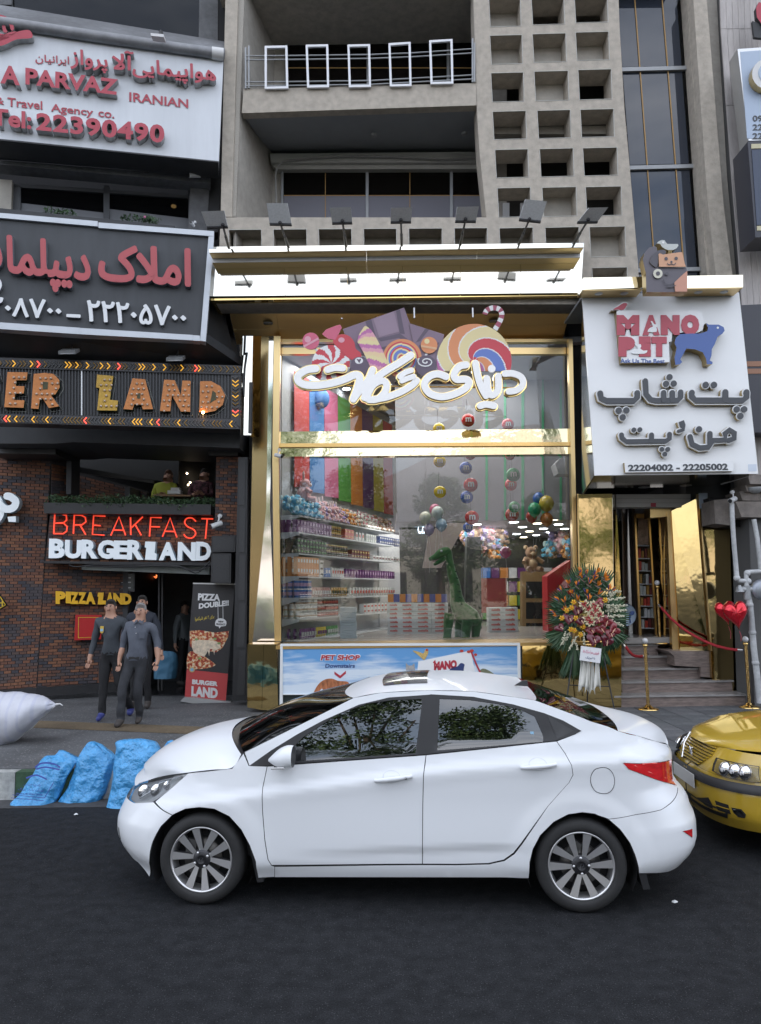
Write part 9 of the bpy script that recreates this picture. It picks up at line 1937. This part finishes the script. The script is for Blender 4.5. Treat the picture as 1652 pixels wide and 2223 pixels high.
mb=MB();sm_=[r[20]+Vector((0,-.012,0))for r in rows];mb.tube(sm_,.008,5);obj('sewn_seam',mb,M_white2,sk)
mb=MB();e=rows[-1][0];mb.tube([e,e+Vector((.06,0,.01)),e+Vector((.10,-.01,-.01))],0,6,rs=[.02,.01,.004]);obj('tied_end',mb,M_white2,sk)
k2Y=P(*k2(1070,1365),14.6);q=PZ(*k2(1060,1372),ZS+.02)
for pts,lab,sd_ in((((985,1362),(1000,1290),(1010,1200),(1060,1178)),'blue cloth bundle on the doorway floor behind the walking man',3),):
 Lq=[((x),(y-1364))for x,y in pts]
 f=lambda x,y:(x,y+(1850-2600)*1652/1000)
 bag(lab,[f(985,1366),f(992,1290),f(1005,1215),f(1035,1180)],[f(1125,1366),f(1140,1290),f(1142,1215),f(1120,1185)],seed=sd_,Y0=13.9,d0=.4,m=mat('blue_cloth',(.035,.12,.20),.7,bump=.5,bscale=10),lean=.1)
car=sedan
# ================================================================ ACROSS THE STREET (seen in the mirrors and panes)
M_tl=[mat('tree_leaf_a',(.055,.10,.03),.6),mat('tree_leaf_b',(.085,.13,.035),.6),mat('tree_leaf_c',(.035,.07,.025),.6)];M_bark=mat('bark',(.10,.075,.055),.9,var=.3,scale=9)
rnd=random.Random(21)
def tree(x,y,h,r,lab):
 t=thing('plane_tree',lab,'tree',(x,y,0),'trees across the street');mb=MB();mb.tube([(x,y,0),(x+.1,y,h*.3),(x-.1,y+.1,h*.55)],0,8,rs=[.24,.18,.1])
 for k in range(5):a=k*1.3;mb.tube([(x,y,h*(.3+.04*k)),(x+r*.6*math.cos(a),y+r*.6*math.sin(a),h*(.62+.04*k))],0,6,rs=[.09,.03])
 obj('trunk',mb,M_bark,t);mb=MB()
 for k in range(46):
  a=rnd.uniform(0,6.28);z=rnd.uniform(.34,.98);rr_=r*math.sin(min(1,(1.05-z)*2.2)*1.57)*rnd.uniform(.3,1);leafball(mb,Vector((x+rr_*math.cos(a),y+rr_*math.sin(a),h*z)),(r*.36,r*.36,r*.3),240,.115,rnd)
 obj('crown',mb,M_tl,t)
for i,(x,y,h,r)in enumerate(((-16,-17,10,3.0),(-10.5,-16,12,3.0),(-5.2,-16,13.6,2.7),(-1.2,-17,9.6,2.4),(3.4,-18,8.6,2.2),(9,-17,7.2,2.4),(14.5,-17,10.5,3.0),(21,-18,12,3.2))):
 tree(x,y,h,r,['far left','second from the left','third from the left','lowest','squat','third from the right','second from the right','rightmost'][i]+' leafy tree across the street, seen in the mirrors')
ob=thing('low_white_building','low pale building across the street, reflected in the gold beam','building',(1.5,-32,0));mb=MB();mb.bb(-8,11,-40,-32,0,5.2);obj('wall',mb,mat('sunlit_plaster',(.42,.39,.34),.8),ob)
for k in range(7):mb=MB();mb.bb(-7+k*2.5,-5.6+k*2.5,-31.97,-31.9,1.4,3.6);obj('window',mb,M_blk,ob)
mb=MB();mb.bb(-8.3,11.3,-40.2,-31.6,5.2,5.5);obj('roof',mb,mat('roof_slab',(.45,.42,.38),.8),ob)
mb=MB();rows=[]
for j in range(7):
 rows.append([(x*40-1600,-700-j*60,max(0,(60+190*(j/6))*(1-abs(j-5)*.12)*(.55+.8*noise.noise(Vector((x*.10,j*.3,3)))+.35))if j else 0)for x in range(81)])
mb.grid(rows);struct('mountains',mb,mat('mountain_rock',(.24,.23,.25),.95,var=.25,scale=.01))
mb=MB()
for k in range(150):leafball(mb,Vector((-26+k*.36,-13.6+rnd.uniform(-.3,.3),rnd.uniform(.5,2.4))),(.7,.6,.6),70,.09,rnd)
tag(obj('added_reflection_hedge',mb,M_tl),'dense clipped hedge across the street, seen only in reflections',kind='stuff')  # added behind the camera to darken what the shop glass reflects
